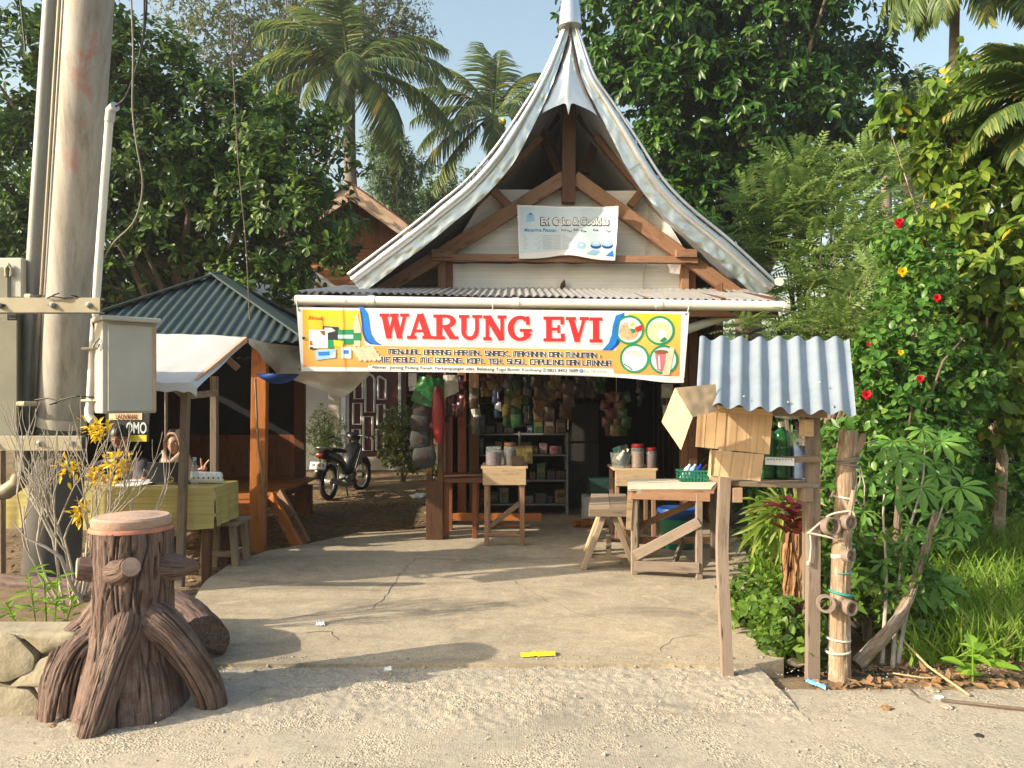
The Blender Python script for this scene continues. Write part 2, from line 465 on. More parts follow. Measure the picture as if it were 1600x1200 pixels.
# ---------------------------------------------------------------- material library
def concrete(name, c, dark, agg=0.0, bump=0.5, sand=(0.50, 0.41, 0.27), streak=None):
    g = NG(name); co = g.coord()
    f1 = g.noise(co, 1.1, 6, 0.6); f2 = g.noise(co, 9, 6, 0.7); f3 = g.noise(co, 60, 4, 0.7)
    col = g.ramp(f1, [(0.3, dark), (0.5, c), (0.72, sand)])
    col = g.mix(0.45, col, g.ramp(f2, [(0.3, mul(dark, .8)), (0.6, mul(c, 1.12))]))
    col = g.mix(0.35, col, g.ramp(f3, [(0.35, mul(dark, .6)), (0.6, mul(c, 1.2))]), 'MULTIPLY' if False else 'MIX')
    st = g.noise(g.coord((.55, 1.6, 1)), 1.3, 7, 0.68, 0.6)
    col = g.mix(g.ramp(st, [(0.50, (0, 0, 0)), (0.66, (.55, .55, .55))]), col, mul(dark, .72))
    st2 = g.noise(g.coord((1.3, .8, 1)), 3.1, 6, 0.7, 1.0)
    col = g.mix(g.ramp(st2, [(0.57, (0, 0, 0)), (0.68, (.45, .45, .45))]), col, mul(sand, 1.12))
    nb = g.bump(f3, 0.35 * bump, 0.006); nb = g.bump(f2, 0.5 * bump, 0.02, nb)
    if agg:
        v = g.n('TexVoronoi'); mp = g.coord(); ns = g.n('TexNoise'); g.l(mp, ns.inputs['Vector']); ns.inputs['Scale'].default_value = 14
        mx = g.n('MixRGB'); mx.inputs[0].default_value = 0.025; g.l(mp, mx.inputs[1]); g.l(ns.outputs['Color'], mx.inputs[2])
        g.l(mx.outputs[0], v.inputs['Vector']); v.inputs['Scale'].default_value = 80; v.inputs['Randomness'].default_value = 1.0
        sp = g.ramp(v.outputs['Distance'], [(0.15, (1, 1, 1)), (0.55, (0, 0, 0))])
        patch = g.ramp(g.noise(co, 2.3, 5, 0.65), [(0.44, (0, 0, 0)), (0.60, (1, 1, 1))])
        hs = g.n('SeparateColor'); g.l(v.outputs['Color'], hs.inputs[0])
        stone = g.ramp(hs.outputs[0], [(0.0, mul(dark, .55)), (0.4, mul(c, .85)), (0.7, mul(sand, 1.2)), (1.0, (0.62, 0.56, 0.45))])
        col = g.mix(g.math('MULTIPLY', patch, agg), col, stone)
        nb = g.bump(g.math('MULTIPLY', sp, patch), 0.55, 0.008, nb)
    if streak:
        s2 = g.n('TexWave'); s2.wave_type = 'BANDS'; s2.bands_direction = 'X'; cs = g.coord((1, .25, 1)); g.l(cs, s2.inputs['Vector'])
        s2.inputs['Scale'].default_value = 26; s2.inputs['Distortion'].default_value = 5; s2.inputs['Detail'].default_value = 4; s2.inputs['Detail Scale'].default_value = 2.0
        nb = g.bump(g.math('MULTIPLY', s2.outputs['Fac'], g.noise(co, 1.7, 3)), 0.14, 0.005, nb)
    return g.fin(col, 0.92, 0, nb, 0.2)
concrete('drive_concrete', (0.40, 0.34, 0.25), (0.21, 0.185, 0.14), 0, 0.5, (0.50, 0.41, 0.28))
concrete('road_concrete', (0.39, 0.35, 0.28), (0.26, 0.235, 0.195), 0.42, 0.8, (0.47, 0.40, 0.29), True)
concrete('old_concrete', (0.26, 0.25, 0.21), (0.15, 0.15, 0.12), 0, 0.5)
g = NG('dirt'); co = g.coord()
f1 = g.noise(co, 0.8, 6); f2 = g.noise(co, 11, 6, .7); f3 = g.noise(co, 70, 4, .7)
c_ = g.ramp(f1, [(0.35, (0.13, 0.09, 0.055)), (0.65, (0.27, 0.20, 0.125))])
c_ = g.mix(0.5, c_, g.ramp(f2, [(0.35, (0.07, 0.05, 0.03)), (0.65, (0.31, 0.24, 0.15))]))
g.fin(c_, 0.95, 0, g.bump(f3, .5, .01, g.bump(f2, .8, .03)), .1)
wood('wood_dark', (0.075, 0.032, 0.016), (0.17, 0.08, 0.04), .55, (0.10, 0.045, 0.022))
wood('wood_dark_shaded', (0.012, 0.008, 0.006), (0.03, 0.018, 0.012), .6, (0.018, 0.011, 0.008))  # darker copy of wood_dark; deep interior shade put into its colour
plain('shade_black', (0.006, 0.006, 0.008), .9, 0, .3, 6)  # near-black that stands for the deep shade inside the pavilion
plain('cardboard_dark', (0.40, 0.26, 0.135), .85, 0, .07, 5)
wood('wood_red', (0.17, 0.055, 0.025), (0.33, 0.12, 0.05), .5, (0.22, 0.08, 0.035))
wood('wood_orange', (0.30, 0.10, 0.025), (0.50, 0.20, 0.055), .45, (0.36, 0.13, 0.035))
wood('wood_beam', (0.20, 0.105, 0.06), (0.36, 0.205, 0.125), .7, (0.27, 0.16, 0.10))
wood('wood_grey', (0.20, 0.15, 0.105), (0.36, 0.285, 0.215), .8, (0.27, 0.215, 0.165))
wood('wood_pale', (0.42, 0.29, 0.165), (0.62, 0.46, 0.28), .7, (0.5, 0.36, 0.22))
wood('wood_fascia', (0.40, 0.26, 0.17), (0.58, 0.43, 0.32), .8, (0.33, 0.22, 0.15))
zinc('zinc', (0.80, 0.83, 0.86), .30, .88, .28)
zinc('zinc_bright', (0.66, 0.69, 0.72), .32, .9, .2, 14, .25)
zinc('zinc_wrinkle', (0.64, 0.68, 0.68), .30, .9, .2, 14, .5)
zinc('zinc_old', (0.42, 0.42, 0.42), .5, .6, .5)
zinc('zinc_under', (0.50, 0.51, 0.53), .45, .6, .4)
zinc('zinc_blue', (0.29, 0.345, 0.40), .5, .3, .45)
wood('wood_post', (0.17, 0.13, 0.10), (0.31, 0.25, 0.20), .8, (0.24, 0.19, 0.155))
zinc('zinc_green', (0.045, 0.070, 0.072), .42, .35, .35)
zinc('galv', (0.29, 0.305, 0.30), .55, .5, .4, 40)
zinc('galv_dirty', (0.33, 0.30, 0.22), .6, .4, .5, 40)
plain('pvc', (0.74, 0.73, 0.68), .35, 0, .06, 5)
plain('pvc_grey', (0.50, 0.52, 0.54), .4, 0, .06, 5)
plain('white_paint', (0.74, 0.75, 0.76), .6, 0, .05, 4)
plain('cream_wall', (0.62, 0.58, 0.50), .8, 0, .08, 2, .1)
plain('white_wall', (0.66, 0.69, 0.73), .8, 0, .05, 2, .1)
plain('maroon', (0.085, 0.022, 0.02), .4, 0, .15, 4)
plain('dark_glass', (0.012, 0.014, 0.016), .08, 0, .1, 4)
plain('black_plastic', (0.012, 0.012, 0.014), .32, 0, .2, 8)
plain('rubber', (0.016, 0.016, 0.016), .8, 0, .2, 20)
plain('chrome', (0.6, 0.6, 0.6), .2, .95, .1)
plain('black_cable', (0.02, 0.02, 0.02), .6, 0, .1)
plain('cardboard', (0.52, 0.345, 0.185), .85, 0, .07, 5, .08)
plain('cardboard_light', (0.60, 0.42, 0.24), .85, 0, .05, 5, .08)
plain('print_white', (0.80, 0.80, 0.80), .5, 0, .02, 3)
plain('print_grey', (0.52, 0.55, 0.60), .5, 0, .03, 3)
plain('print_red', (0.70, 0.025, 0.03), .45, 0, .05, 8)
plain('print_orange', (0.80, 0.40, 0.10), .5, 0, .06, 4)
plain('print_yellow', (0.82, 0.56, 0.03), .5, 0, .08, 5)
plain('print_blue', (0.01, 0.20, 0.66), .45, 0, .1, 6)
plain('print_navy', (0.01, 0.05, 0.35), .45, 0, .1, 6)
plain('print_green', (0.015, 0.27, 0.10), .45, 0, .12, 6)
plain('print_dark', (0.02, 0.024, 0.035), .5, 0, .1, 6)
plain('print_sky', (0.30, 0.55, 0.75), .5, 0, .1, 6)
plain('print_pale', (0.60, 0.72, 0.80), .5, 0, .06, 6)
plain('print_pink', (0.60, 0.16, 0.20), .5, 0, .1, 6)
plain('print_brown', (0.25, 0.10, 0.035), .5, 0, .3, 30)
plain('print_cream', (0.72, 0.62, 0.44), .5, 0, .1, 10)
plain('gold_leaf_print', (0.75, 0.70, 0.05), .5, 0, .1, 6)
plain('white_cap', (0.74, 0.70, 0.62), .5)
def foodmat(name, cs, sc):
    g = NG(name); co = g.coord(); f = g.noise(co, sc, 5, .7)
    g.fin(g.ramp(f, [(0.25 + .5 * i / (len(cs) - 1), c) for i, c in enumerate(cs)]), .5)
foodmat('food_noodle', [(0.42, 0.14, 0.06), (0.72, 0.42, 0.24), (0.85, 0.66, 0.45)], 45)
foodmat('food_rice', [(0.30, 0.20, 0.08), (0.78, 0.70, 0.35), (0.55, 0.72, 0.45), (0.85, 0.82, 0.7)], 40)
foodmat('grad_print', [(0.82, 0.36, 0.08), (0.85, 0.55, 0.07), (0.82, 0.62, 0.03)], 3)
g = NG('banner_art'); gm = g.n('NewGeometry'); sp = g.n('SeparateXYZ'); g.l(gm.outputs['Position'], sp.inputs[0])
mr = g.n('MapRange'); g.l(sp.outputs[2], mr.inputs[0]); mr.inputs[1].default_value = 1.93; mr.inputs[2].default_value = 2.52
g.fin(g.ramp(mr.outputs[0], [(0.0, (0.82, 0.33, 0.08)), (0.5, (0.85, 0.50, 0.10)), (1.0, (0.80, 0.60, 0.01))]), .5)
plain('tarp_white', (0.47, 0.475, 0.48), .55, 0, .05, 3, .05)
g = NG('tarp_weave'); co = g.coord((.4, .4, 30)); co2 = g.coord()
f = g.noise(co, 1.6, 3); c_ = g.ramp(f, [(0.35, (0.74, 0.73, 0.70)), (0.65, (0.86, 0.85, 0.81))])
g.fin(c_, .6, 0, g.bump(g.noise(co2, 2.5, 4), .5, .05))
g = NG('tarp_drape'); co2 = g.coord(); f = g.noise(co2, 3, 5)
g.fin(g.ramp(f, [(0.3, (0.42, 0.40, 0.36)), (0.7, (0.66, 0.65, 0.62))]), .5, 0, g.bump(f, .4, .05))
g = NG('cloth_yellow'); co = g.coord((.8, .8, 18)); f = g.noise(co, 2, 4)
g.fin(g.ramp(f, [(0.3, (0.33, 0.28, 0.085)), (0.7, (0.50, 0.43, 0.17))]), .7, 0, g.bump(g.noise(g.coord(), 5, 3), .3, .03))
barkmat('bark', (0.10, 0.075, 0.055), (0.24, 0.19, 0.15))
barkmat('bark_light', (0.20, 0.14, 0.09), (0.40, 0.30, 0.21), (3, 20, 20), .6, (0.50, 0.44, 0.36))
barkmat('bark_palm', (0.13, 0.11, 0.09), (0.27, 0.24, 0.2), (25, 3, 3), .5)
barkmat('twig', (0.27, 0.24, 0.20), (0.50, 0.46, 0.39), (4, 20, 20), .3)
plain('concrete_pole_w', (0.46, 0.43, 0.37), .8, 0, .2, 3, .1)
g = NG('pole_stain'); co = g.coord((6, 6, .7)); co2 = g.coord((1, 1, .5))
f = g.noise(co, 1.5, 6, .7); f2 = g.noise(co2, 4, 5, .7)
c_ = g.ramp(f, [(0.28, (0.15, 0.132, 0.105)), (0.42, (0.29, 0.27, 0.235)), (0.7, (0.43, 0.42, 0.395))])
c_ = g.mix(g.ramp(f2, [(0.58, (0, 0, 0)), (0.68, (.75, .75, .75))]), c_, (0.40, 0.17, 0.13))
f4 = g.noise(g.coord((9, 9, .35)), 2, 5, .6)
c_ = g.mix(g.ramp(f4, [(0.60, (0, 0, 0)), (0.76, (.6, .6, .6))]), c_, (0.24, 0.18, 0.10))
g.fin(c_, .8, 0, g.bump(f, .2, .01))
plain('sleeve', (0.075, 0.072, 0.07), .6, 0, .25, 3, .1)
plain('box_grey', (0.42, 0.42, 0.38), .55, 0, .07, 4, .05)
plain('box_green', (0.17, 0.17, 0.13), .6, 0, .2, 3, .08)
g = NG('fauxbark'); co = g.coord((1, 1, 1), 'gc'); co2 = g.coord()
f = g.noise(g.coord((2, 22, 22), 'gc'), 2, 5, .65); f2 = g.noise(co2, 5, 5, .7)
c_ = g.ramp(f, [(0.32, (0.062, 0.038, 0.030)), (0.5, (0.14, 0.090, 0.073)), (0.72, (0.23, 0.158, 0.130))])
c_ = g.mix(g.ramp(f2, [(0.50, (0, 0, 0)), (0.75, (.7, .7, .7))]), c_, (0.27, 0.21, 0.175))
c_ = g.mix(g.ramp(g.noise(co2, 90, 3, .8), [(0.62, (0, 0, 0)), (0.72, (.55, .55, .55))]), c_, (0.36, 0.31, 0.26))
at = g.n('Attribute'); at.attribute_name = 'groove'
c_ = g.mix(g.math('MULTIPLY', at.outputs['Fac'], .92), c_, (0.022, 0.015, 0.012))
g.fin(c_, .7, 0, g.bump(g.noise(co2, 60, 5, .75), .5, .008, g.bump(f, .8, .014)), .3)
plain('cut_wood', (0.42, 0.29, 0.22), .8, 0, .35, 14, .3)
g = NG('cut_rings'); co = g.coord(); wv = g.n('TexWave'); wv.wave_type = 'RINGS'; wv.rings_direction = 'Z'; g.l(co, wv.inputs['Vector']); wv.inputs['Scale'].default_value = 14; wv.inputs['Distortion'].default_value = 2.5; wv.inputs['Detail'].default_value = 4
c_ = g.mix(g.math('MULTIPLY', wv.outputs['Fac'], .45), (0.44, 0.31, 0.24), (0.27, 0.17, 0.125)); f2 = g.noise(co, 9, 6, .7)
c_ = g.mix(g.ramp(f2, [(0.48, (0, 0, 0)), (0.7, (.8, .8, .8))]), c_, (0.22, 0.16, 0.125))
g.fin(c_, .85, 0, g.bump(g.noise(co, 40, 5, .7), .5, .01))
plain('cut_red', (0.42, 0.17, 0.11), .75, 0, .2, 14, .1)
g = NG('stone'); co = g.coord(); f = g.noise(co, 5, 7, .7)
g.fin(g.ramp(f, [(0.3, (0.22, 0.19, 0.13)), (0.7, (0.40, 0.36, 0.26))]), .9, 0, g.bump(f, .6, .03, g.bump(g.noise(co, 60, 3), .2, .005)))
plain('mortar', (0.09, 0.08, 0.065), .95, 0, .2, 10, .3)
plain('soil', (0.16, 0.11, 0.06), .95, 0, .3, 9, .6)
plain('hijab', (0.44, 0.32, 0.25), .8, 0, .06, 6)
plain('tunic_beige', (0.36, 0.25, 0.19), .8, 0, .06, 6)
plain('skin_tan', (0.42, 0.24, 0.16), .5, 0, .06, 10)
plain('skin_brown', (0.30, 0.15, 0.10), .5, 0, .06, 10)
plain('shirt_dark', (0.05, 0.045, 0.06), .8, 0, .2, 6)
plain('trouser', (0.04, 0.04, 0.05), .8, 0, .2, 6)
plain('hair', (0.01, 0.009, 0.008), .45, 0, .2, 20)
plain('eye_white', (0.6, 0.58, 0.55), .3)
plain('lip', (0.28, 0.09, 0.075), .5)
plain('red_plastic', (0.22, 0.014, 0.014), .35, 0, .1)
plain('green_plastic', (0.01, 0.16, 0.09), .35, 0, .1)
plain('green_bag', (0.008, 0.10, 0.018), .35, 0, .2, 5)
plain('blue_plastic', (0.012, 0.06, 0.24), .4, 0, .15)
plain('blue_liquid', (0.012, 0.06, 0.20), .1, 0, .1)
plain('green_liquid', (0.008, 0.05, 0.02), .1, 0, .1)
plain('charcoal', (0.022, 0.021, 0.02), .7, 0, .3, 30)
plain('rope_white', (0.55, 0.52, 0.44), .8, 0, .1, 20)
plain('rope_teal', (0.03, 0.25, 0.21), .7, 0, .1, 20)
plain('rope_grey', (0.20, 0.18, 0.15), .8, 0, .1, 20)
plain('tape_brown', (0.22, 0.17, 0.14), .6, 0, .15, 20)
plain('paper', (0.62, 0.56, 0.43), .8, 0, .08, 8, .1)
plain('yellow_wrap', (0.70, 0.62, 0.02), .4, 0, .1)
plain('blue_scrap', (0.16, 0.36, 0.62), .4, 0, .1)
plain('straw', (0.42, 0.33, 0.18), .8, 0, .2, 20)
plain('dry_leaf', (0.26, 0.15, 0.07), .8, 0, .35, 20)
plain('pebble', (0.36, 0.32, 0.26), .85, 0, .35, 12)
plain('moss', (0.07, 0.10, 0.04), .9, 0, .3, 12)
glassmat('clear_plastic', (0.55, 0.62, 0.65), .08, .18)
glassmat('green_jar', (0.015, 0.11, 0.035), .08, .7); glassmat('blue_jar', (0.02, 0.10, 0.28), .08, .75)
for nm, c in (('pk_red', (.45, .03, .03)), ('pk_green', (.04, .28, .04)), ('pk_yellow', (.65, .48, .02)), ('pk_brown', (.24, .12, .06)), ('pk_blue', (.03, .12, .40)),
              ('pk_white', (.6, .6, .58)), ('pk_orange', (.6, .2, .03)), ('pk_purple', (.2, .03, .14)), ('pk_teal', (.05, .28, .27)), ('pk_pink', (.55, .18, .25))):
    plain(nm, tuple(.22 * (.72 * q + .28 * sum(c) / 3) for q in c), .3, 0, .5, 26)
plain('rack_paint', (0.15, 0.153, 0.157), .5, 0, .12, 6)
plain('jar_food', (0.20, 0.10, 0.05), .5, 0, .5, 60)
# foliage
leafmat('lf_mango', (0.024, 0.062, 0.012), (0.072, 0.155, 0.024), (0.18, 0.27, 0.04), .28, .42)
leafmat('lf_bigtree', (0.018, 0.062, 0.011), (0.058, 0.15, 0.020), (0.13, 0.23, 0.03), .25, .36)
leafmat('lf_coffee', (0.055, 0.125, 0.016), (0.15, 0.245, 0.028), (0.28, 0.36, 0.045), .36, .42, .025)
leafmat('lf_fern', (0.10, 0.185, 0.045), (0.20, 0.30, 0.075), (0.28, 0.37, 0.10), .38, .5)
leafmat('lf_rose', (0.04, 0.12, 0.02), (0.10, 0.23, 0.035), (0.17, 0.30, 0.05), .32, .38)
leafmat('lf_cassava', (0.09, 0.24, 0.045), (0.18, 0.36, 0.065), None, .36, .45)
leafmat('lf_palm', (0.055, 0.105, 0.035), (0.13, 0.205, 0.055), (0.25, 0.29, 0.08), .32, .42, .05, (.36, .29, .07))
leafmat('lf_fine', (0.055, 0.085, 0.028), (0.12, 0.155, 0.05), (0.18, 0.19, 0.07), .3, .5)
leafmat('lf_far', (0.055, 0.11, 0.045), (0.12, 0.19, 0.075), (0.18, 0.24, 0.09), .3, .5)
leafmat('lf_shrub', (0.05, 0.09, 0.018), (0.12, 0.18, 0.032), (0.22, 0.27, 0.055), .33, .45)
leafmat('lf_cover', (0.05, 0.12, 0.016), (0.12, 0.22, 0.028), (0.19, 0.30, 0.045), .34, .42)
leafmat('lf_bright', (0.15, 0.30, 0.03), (0.24, 0.42, 0.045), None, .38, .42)
leafmat('lf_croton_red', (0.08, 0.011, 0.010), (0.15, 0.025, 0.018), (0.12, 0.05, 0.02), .25, .35)
leafmat('lf_croton_yel', (0.52, 0.38, 0.012), (0.74, 0.57, 0.03), None, .3, .4)
leafmat('lf_croton_lime', (0.10, 0.17, 0.025), (0.22, 0.29, 0.05), (0.36, 0.38, 0.09), .3, .4)
leafmat('lf_dry', (0.20, 0.10, 0.045), (0.40, 0.24, 0.12), None, .2, .7)
leafmat('grass_mat', (0.19, 0.35, 0.045), (0.32, 0.50, 0.075), (0.48, 0.48, 0.20), .48, .5)
leafmat('petal_red', (0.50, 0.008, 0.018), (0.72, 0.02, 0.03), None, .2, .5)
leafmat('petal_yellow', (0.72, 0.48, 0.01), (0.80, 0.60, 0.02), None, .2, .5)

# ---------------------------------------------------------------- ground, road, drive
rg = np.random.default_rng(3)
xs = sorted(set([-70, -45, -30, -20] + [round(-14 + .35 * i, 3) for i in range(81)] + [20, 30, 45, 70]))
ys = sorted(set([-12, -5, 0] + [round(2 + .35 * i, 3) for i in range(60)] + [25, 30, 40, 55, 75]))
def gz(x, y):
    z = -0.035 + 0.03 * nz(x * .6, y * .6) + .012 * nz(x * 2.2, y * 2.2, 3)
    if x > 2.2 and y > 4.6: z += min(.22, (x - 2.2) * .09) * min(1, (y - 4.6) / 2)
    if 1.5 < x < 2.8 and 4.7 < y < 9: z -= .07
    if y > 9.5 and x < 0: z += min(.10, (y - 9.5) * .03)
    if y < 4.5: z = -0.02
    return z
V = [(x, y, gz(x, y)) for y in ys for x in xs]; nx_ = len(xs)
F = [(j * nx_ + i, j * nx_ + i + 1, (j + 1) * nx_ + i + 1, (j + 1) * nx_ + i) for j in range(len(ys) - 1) for i in range(nx_ - 1)]
mb = MB().add(V, F); tag(mb.build('ground', 'dirt'), kind='structure')

def road_pt(u, v):
    x = -18 + 36 * u; y0 = 4.60 if x < 1.42 else 4.28 + .05 * nz(x * 3, 1)
    y = 1.2 + (y0 - 1.2) * v
    return Vector((x, y, .004 * nz(x * 5, y * 5) + .003 * nz(x * 21, y * 21, 2) - (0.012 if v > .99 else 0)))
mb = MB().grid(road_pt, 420, 60); tag(mb.build('road', 'road_concrete', None), kind='structure')
def apron_pt(u, v):
    x = -2.25 + 3.72 * u; y = 3.55 + 1.05 * v
    xr = 1.47 + .07 * nz(y * 4, 3) + (.14 if y < 4.1 else 0) * (4.1 - y)
    x = -2.25 + (xr + 2.25) * u
    z = -.016 + .040 * min(1, max(0, (y - 3.55) / .75)) ** .8 + .006 * nz(x * 18, y * 18) + .005 * nz(x * 45, y * 45, 7) + .010 * nz(x * 2.5, y * 2.5, 4) * (1 if y < 4.2 else .3)
    if u in (0, 1): z = -.01
    return Vector((x, y, z))
mb = MB().grid(apron_pt, 300, 84); tag(mb.build('apron', 'road_concrete', None), kind='structure')

edge_r = [G(1226, 1049), G(1222, 1010), G(1208, 960), G(1186, 910), G(1166, 872), G(1150, 838)]
edge_r = [(p.x, p.y) for p in edge_r] + [(3.0, 12.0), (3.0, 15)]
edge_l = [(p.x, p.y) for p in (G(560, 838), G(480, 856), G(415, 868), G(360, 888), G(322, 915), G(300, 950), G(300, 1000), G(310, 1049))]
outline = edge_r + [(-1.05, 15), (-1.05, 9.2)] + edge_l
def inside(x, y):
    c = False; n = len(outline)
    for i in range(n):
        x1, y1 = outline[i]; x2, y2 = outline[(i + 1) % n]
        if (y1 > y) != (y2 > y) and x < (x2 - x1) * (y - y1) / (y2 - y1) + x1: c = not c
    return c
# resample the outline, roughen it a little, extrude down
pts = []
for i in range(len(outline)):
    a = Vector(outline[i]); b = Vector(outline[(i + 1) % len(outline)]); n = max(1, int((b - a).length / .12))
    for k in range(n):
        q = a.lerp(b, k / n); pts.append((q.x + .015 * nz(q.x * 6, q.y * 6), q.y + .012 * nz(q.x * 6, q.y * 6, 9), .045))
mb = MB().prism([Vector(p) for p in pts], (0, 0, -.13)); drive = tag(mb.build('driveway', 'drive_concrete', None, smooth=False), kind='structure')
# cracks in the slab: thin dark strips with a wandering course
def crack(path, wd):
    mb = MB(); vs = []; n = 0
    P_ = []
    for (a, b) in zip(path[:-1], path[1:]):
        for k in range(10):
            t = k / 10; q = G(a[0] + (b[0] - a[0]) * t, a[1] + (b[1] - a[1]) * t); P_.append(Vector((q.x + .03 * nz(q.x * 9, q.y * 9), q.y + .05 * nz(q.x * 7, q.y * 7, 4), .0475)))
    for i in range(len(P_) - 1):
        d = (P_[i + 1] - P_[i]).normalized(); s_ = Vector((-d.y, d.x, 0)) * wd * (.5 + .6 * abs(nz(i * .7)))
        vs += [P_[i] - s_, P_[i] + s_]
    mb.add(vs, [(2 * i, 2 * i + 2, 2 * i + 3, 2 * i + 1) for i in range(len(vs) // 2 - 1)])
    mb.build('crack', 'mortar', drive)
crack([(650, 880), (625, 905), (600, 945), (575, 965)], .005)
crack([(800, 915), (850, 945), (900, 968), (980, 985)], .003)
crack([(1030, 1030), (1045, 1012), (1100, 1000)], .003)
crack([(480, 1000), (520, 995), (530, 1015)], .005)

# gravel on the worn apron and along the road edge
N = 1300
gx = rg.uniform(-2.6, 3.6, N); gy = np.where(rg.random(N) < .5, rg.normal(4.58, .06, N), rg.uniform(3.3, 4.6, N)); gx = np.where(gy > 4.66, rg.uniform(1.7, 3.5, N), gx)
sz = rg.uniform(.003, .008, N) * np.where(rg.random(N) < .06, 1.9, 1)
oc = np.array([(1, 0, 0), (0, 1, 0), (-1, 0, 0), (0, -1, 0), (0, 0, .8), (0, 0, -.5)]); of = [(0, 1, 4), (1, 2, 4), (2, 3, 4), (3, 0, 4), (1, 0, 5), (2, 1, 5), (3, 2, 5), (0, 3, 5)]
zz = np.where((gx < 1.5) & (gy > 3.7), .032, .004); zz = np.where((gx < 1.6) & (gy > 4.6), .047, zz); zz = np.where((gx > 1.7) & (gy > 4.3), -.02, zz)
VV = np.stack([gx, gy, zz], 1)[:, None, :] + oc[None] * sz[:, None, None] * rg.uniform(.6, 1.4, (N, 6, 1))
lo = (np.array([i for f in of for i in f])[None] + (np.arange(N) * 6)[:, None]).ravel()
gr = link('gravel', np_mesh('gravel', VV.reshape(-1, 3), lo, np.full(N * 8, 3), smooth=False), 'pebble'); tag(gr, 'loose grit and small stones along the road seam', 'gravel', kind='stuff')
# leaf litter left and right
def litter(name, label, boxes, n, L, z=0.0, mat='dry_leaf'):
    A = []
    for (x0, x1, y0, y1, share) in boxes:
        m = int(n * share); A.append(np.stack([rg.uniform(x0, x1, m), rg.uniform(y0, y1, m)], 1))
    A = np.concatenate(A); m = len(A); zz = np.array([gz(a, b) for a, b in A]) + .012 + z
    pos = np.column_stack([A, zz]); ax = unit(np.column_stack([rg.normal(size=(m, 2)), rg.normal(0, .25, m)])); up = unit(np.column_stack([rg.normal(0, .4, (m, 2)), np.ones(m)]))
    Ls = L * rg.uniform(.4, 1.2, m); o = soup_obj(name, 'small', [pos, ax, up, Ls, Ls * .4], mat, None); tag(o, label, 'leaf litter', kind='stuff')
litter('leaf_litter', 'dry leaf litter on the dirt around the stall', [(-6, -2.5, 6.2, 9.5, .5), (-4, -1, 9, 13, .5)], 1500, .09)
litter('plant_litter', 'dry straw and leaves along the right road edge', [(1.7, 4.2, 4.2, 4.9, .7), (1.6, 4, 4.9, 6.5, .3)], 900, .10)
# ================================================================ the shop
YF = 9.0; YT = 9.55
shop = thing('shop_building', 'open-fronted wooden shop with upswept silver zinc gable and corrugated porch roof', 'shop', (0.6, 9.6, 0.045))
def curve_res(pts, n):
    P_ = [Vector(p) for p in pts]
    # Catmull-Rom through the points, then even spacing
    Q = []
    E = [P_[0] * 2 - P_[1]] + P_ + [P_[-1] * 2 - P_[-2]]
    for i in range(1, len(E) - 2):
        p0, p1, p2, p3 = E[i - 1], E[i], E[i + 1], E[i + 2]
        for k in range(12):
            t = k / 12
            Q.append(.5 * ((2 * p1) + (p2 - p0) * t + (2 * p0 - 5 * p1 + 4 * p2 - p3) * t * t + (3 * p1 - p0 - 3 * p2 + p3) * t ** 3))
    Q.append(P_[-1]); d = [0]
    for a, b in zip(Q[:-1], Q[1:]): d.append(d[-1] + (b - a).length)
    out = []; j = 0
    for i in range(n + 1):
        s_ = d[-1] * i / n
        while j < len(d) - 2 and d[j + 1] < s_: j += 1
        t = (s_ - d[j]) / max(1e-9, d[j + 1] - d[j]); out.append(Q[j].lerp(Q[j + 1], min(1, t)))
    return out
ELp = [P(x, y, YF) for x, y in [(884, 33), (863, 83), (845, 120), (820, 162), (775, 228), (730, 280), (685, 318), (642, 353), (543, 428)]]
ERp = [P(x, y, YF) for x, y in [(899, 33), (918, 88), (932, 123), (960, 163), (998, 220), (1037, 280), (1078, 323), (1141, 375), (1213, 441)]]
NE = 60
edgeL = curve_res(ELp, NE); edgeR = curve_res(ERp, NE)
def inward(E, i, side):
    t = (E[min(i + 1, NE)] - E[max(i - 1, 0)]).normalized()
    return Vector((-t.z, 0, t.x)) * (1 if side < 0 else -1)
# roof skins: corrugated, sagging ridge
def roof_pt(E, side):
    def f(u, v):
        x = v * NE; i = int(min(NE - 1, x)); p = E[i].lerp(E[i + 1], x - i); n_ = inward(E, int(round(x)), side)
        k = 1 - .30 * (1 - (1 - 2 * u * .8) ** 2)
        ze = E[NE].z; z = ze + (p.z - ze) * k
        wv = .011 * math.sin(u * 6.6 / .08 * 2 * math.pi)
        return Vector((p.x, YF + .03 + 6.6 * u, z)) + n_ * (.05 + wv)
    return f
for E, sd in ((edgeL, -1), (edgeR, 1)):
    MB().grid(roof_pt(E, sd), 500, 30).build('roof_sheet', 'zinc_under', shop)
rp = []
for i in range(25):
    u = i / 24; kq = 1 - .30 * (1 - (1 - 2 * u * .8) ** 2); ze = edgeL[NE].z
    rp.append(Vector(((edgeL[0].x + edgeR[0].x) / 2, YF + .04 + 6.6 * u, ze + (edgeL[0].z - ze) * kq - .05)))
MB().tube(rp, .13, 12).build('ridge_cap', 'zinc_under', shop)
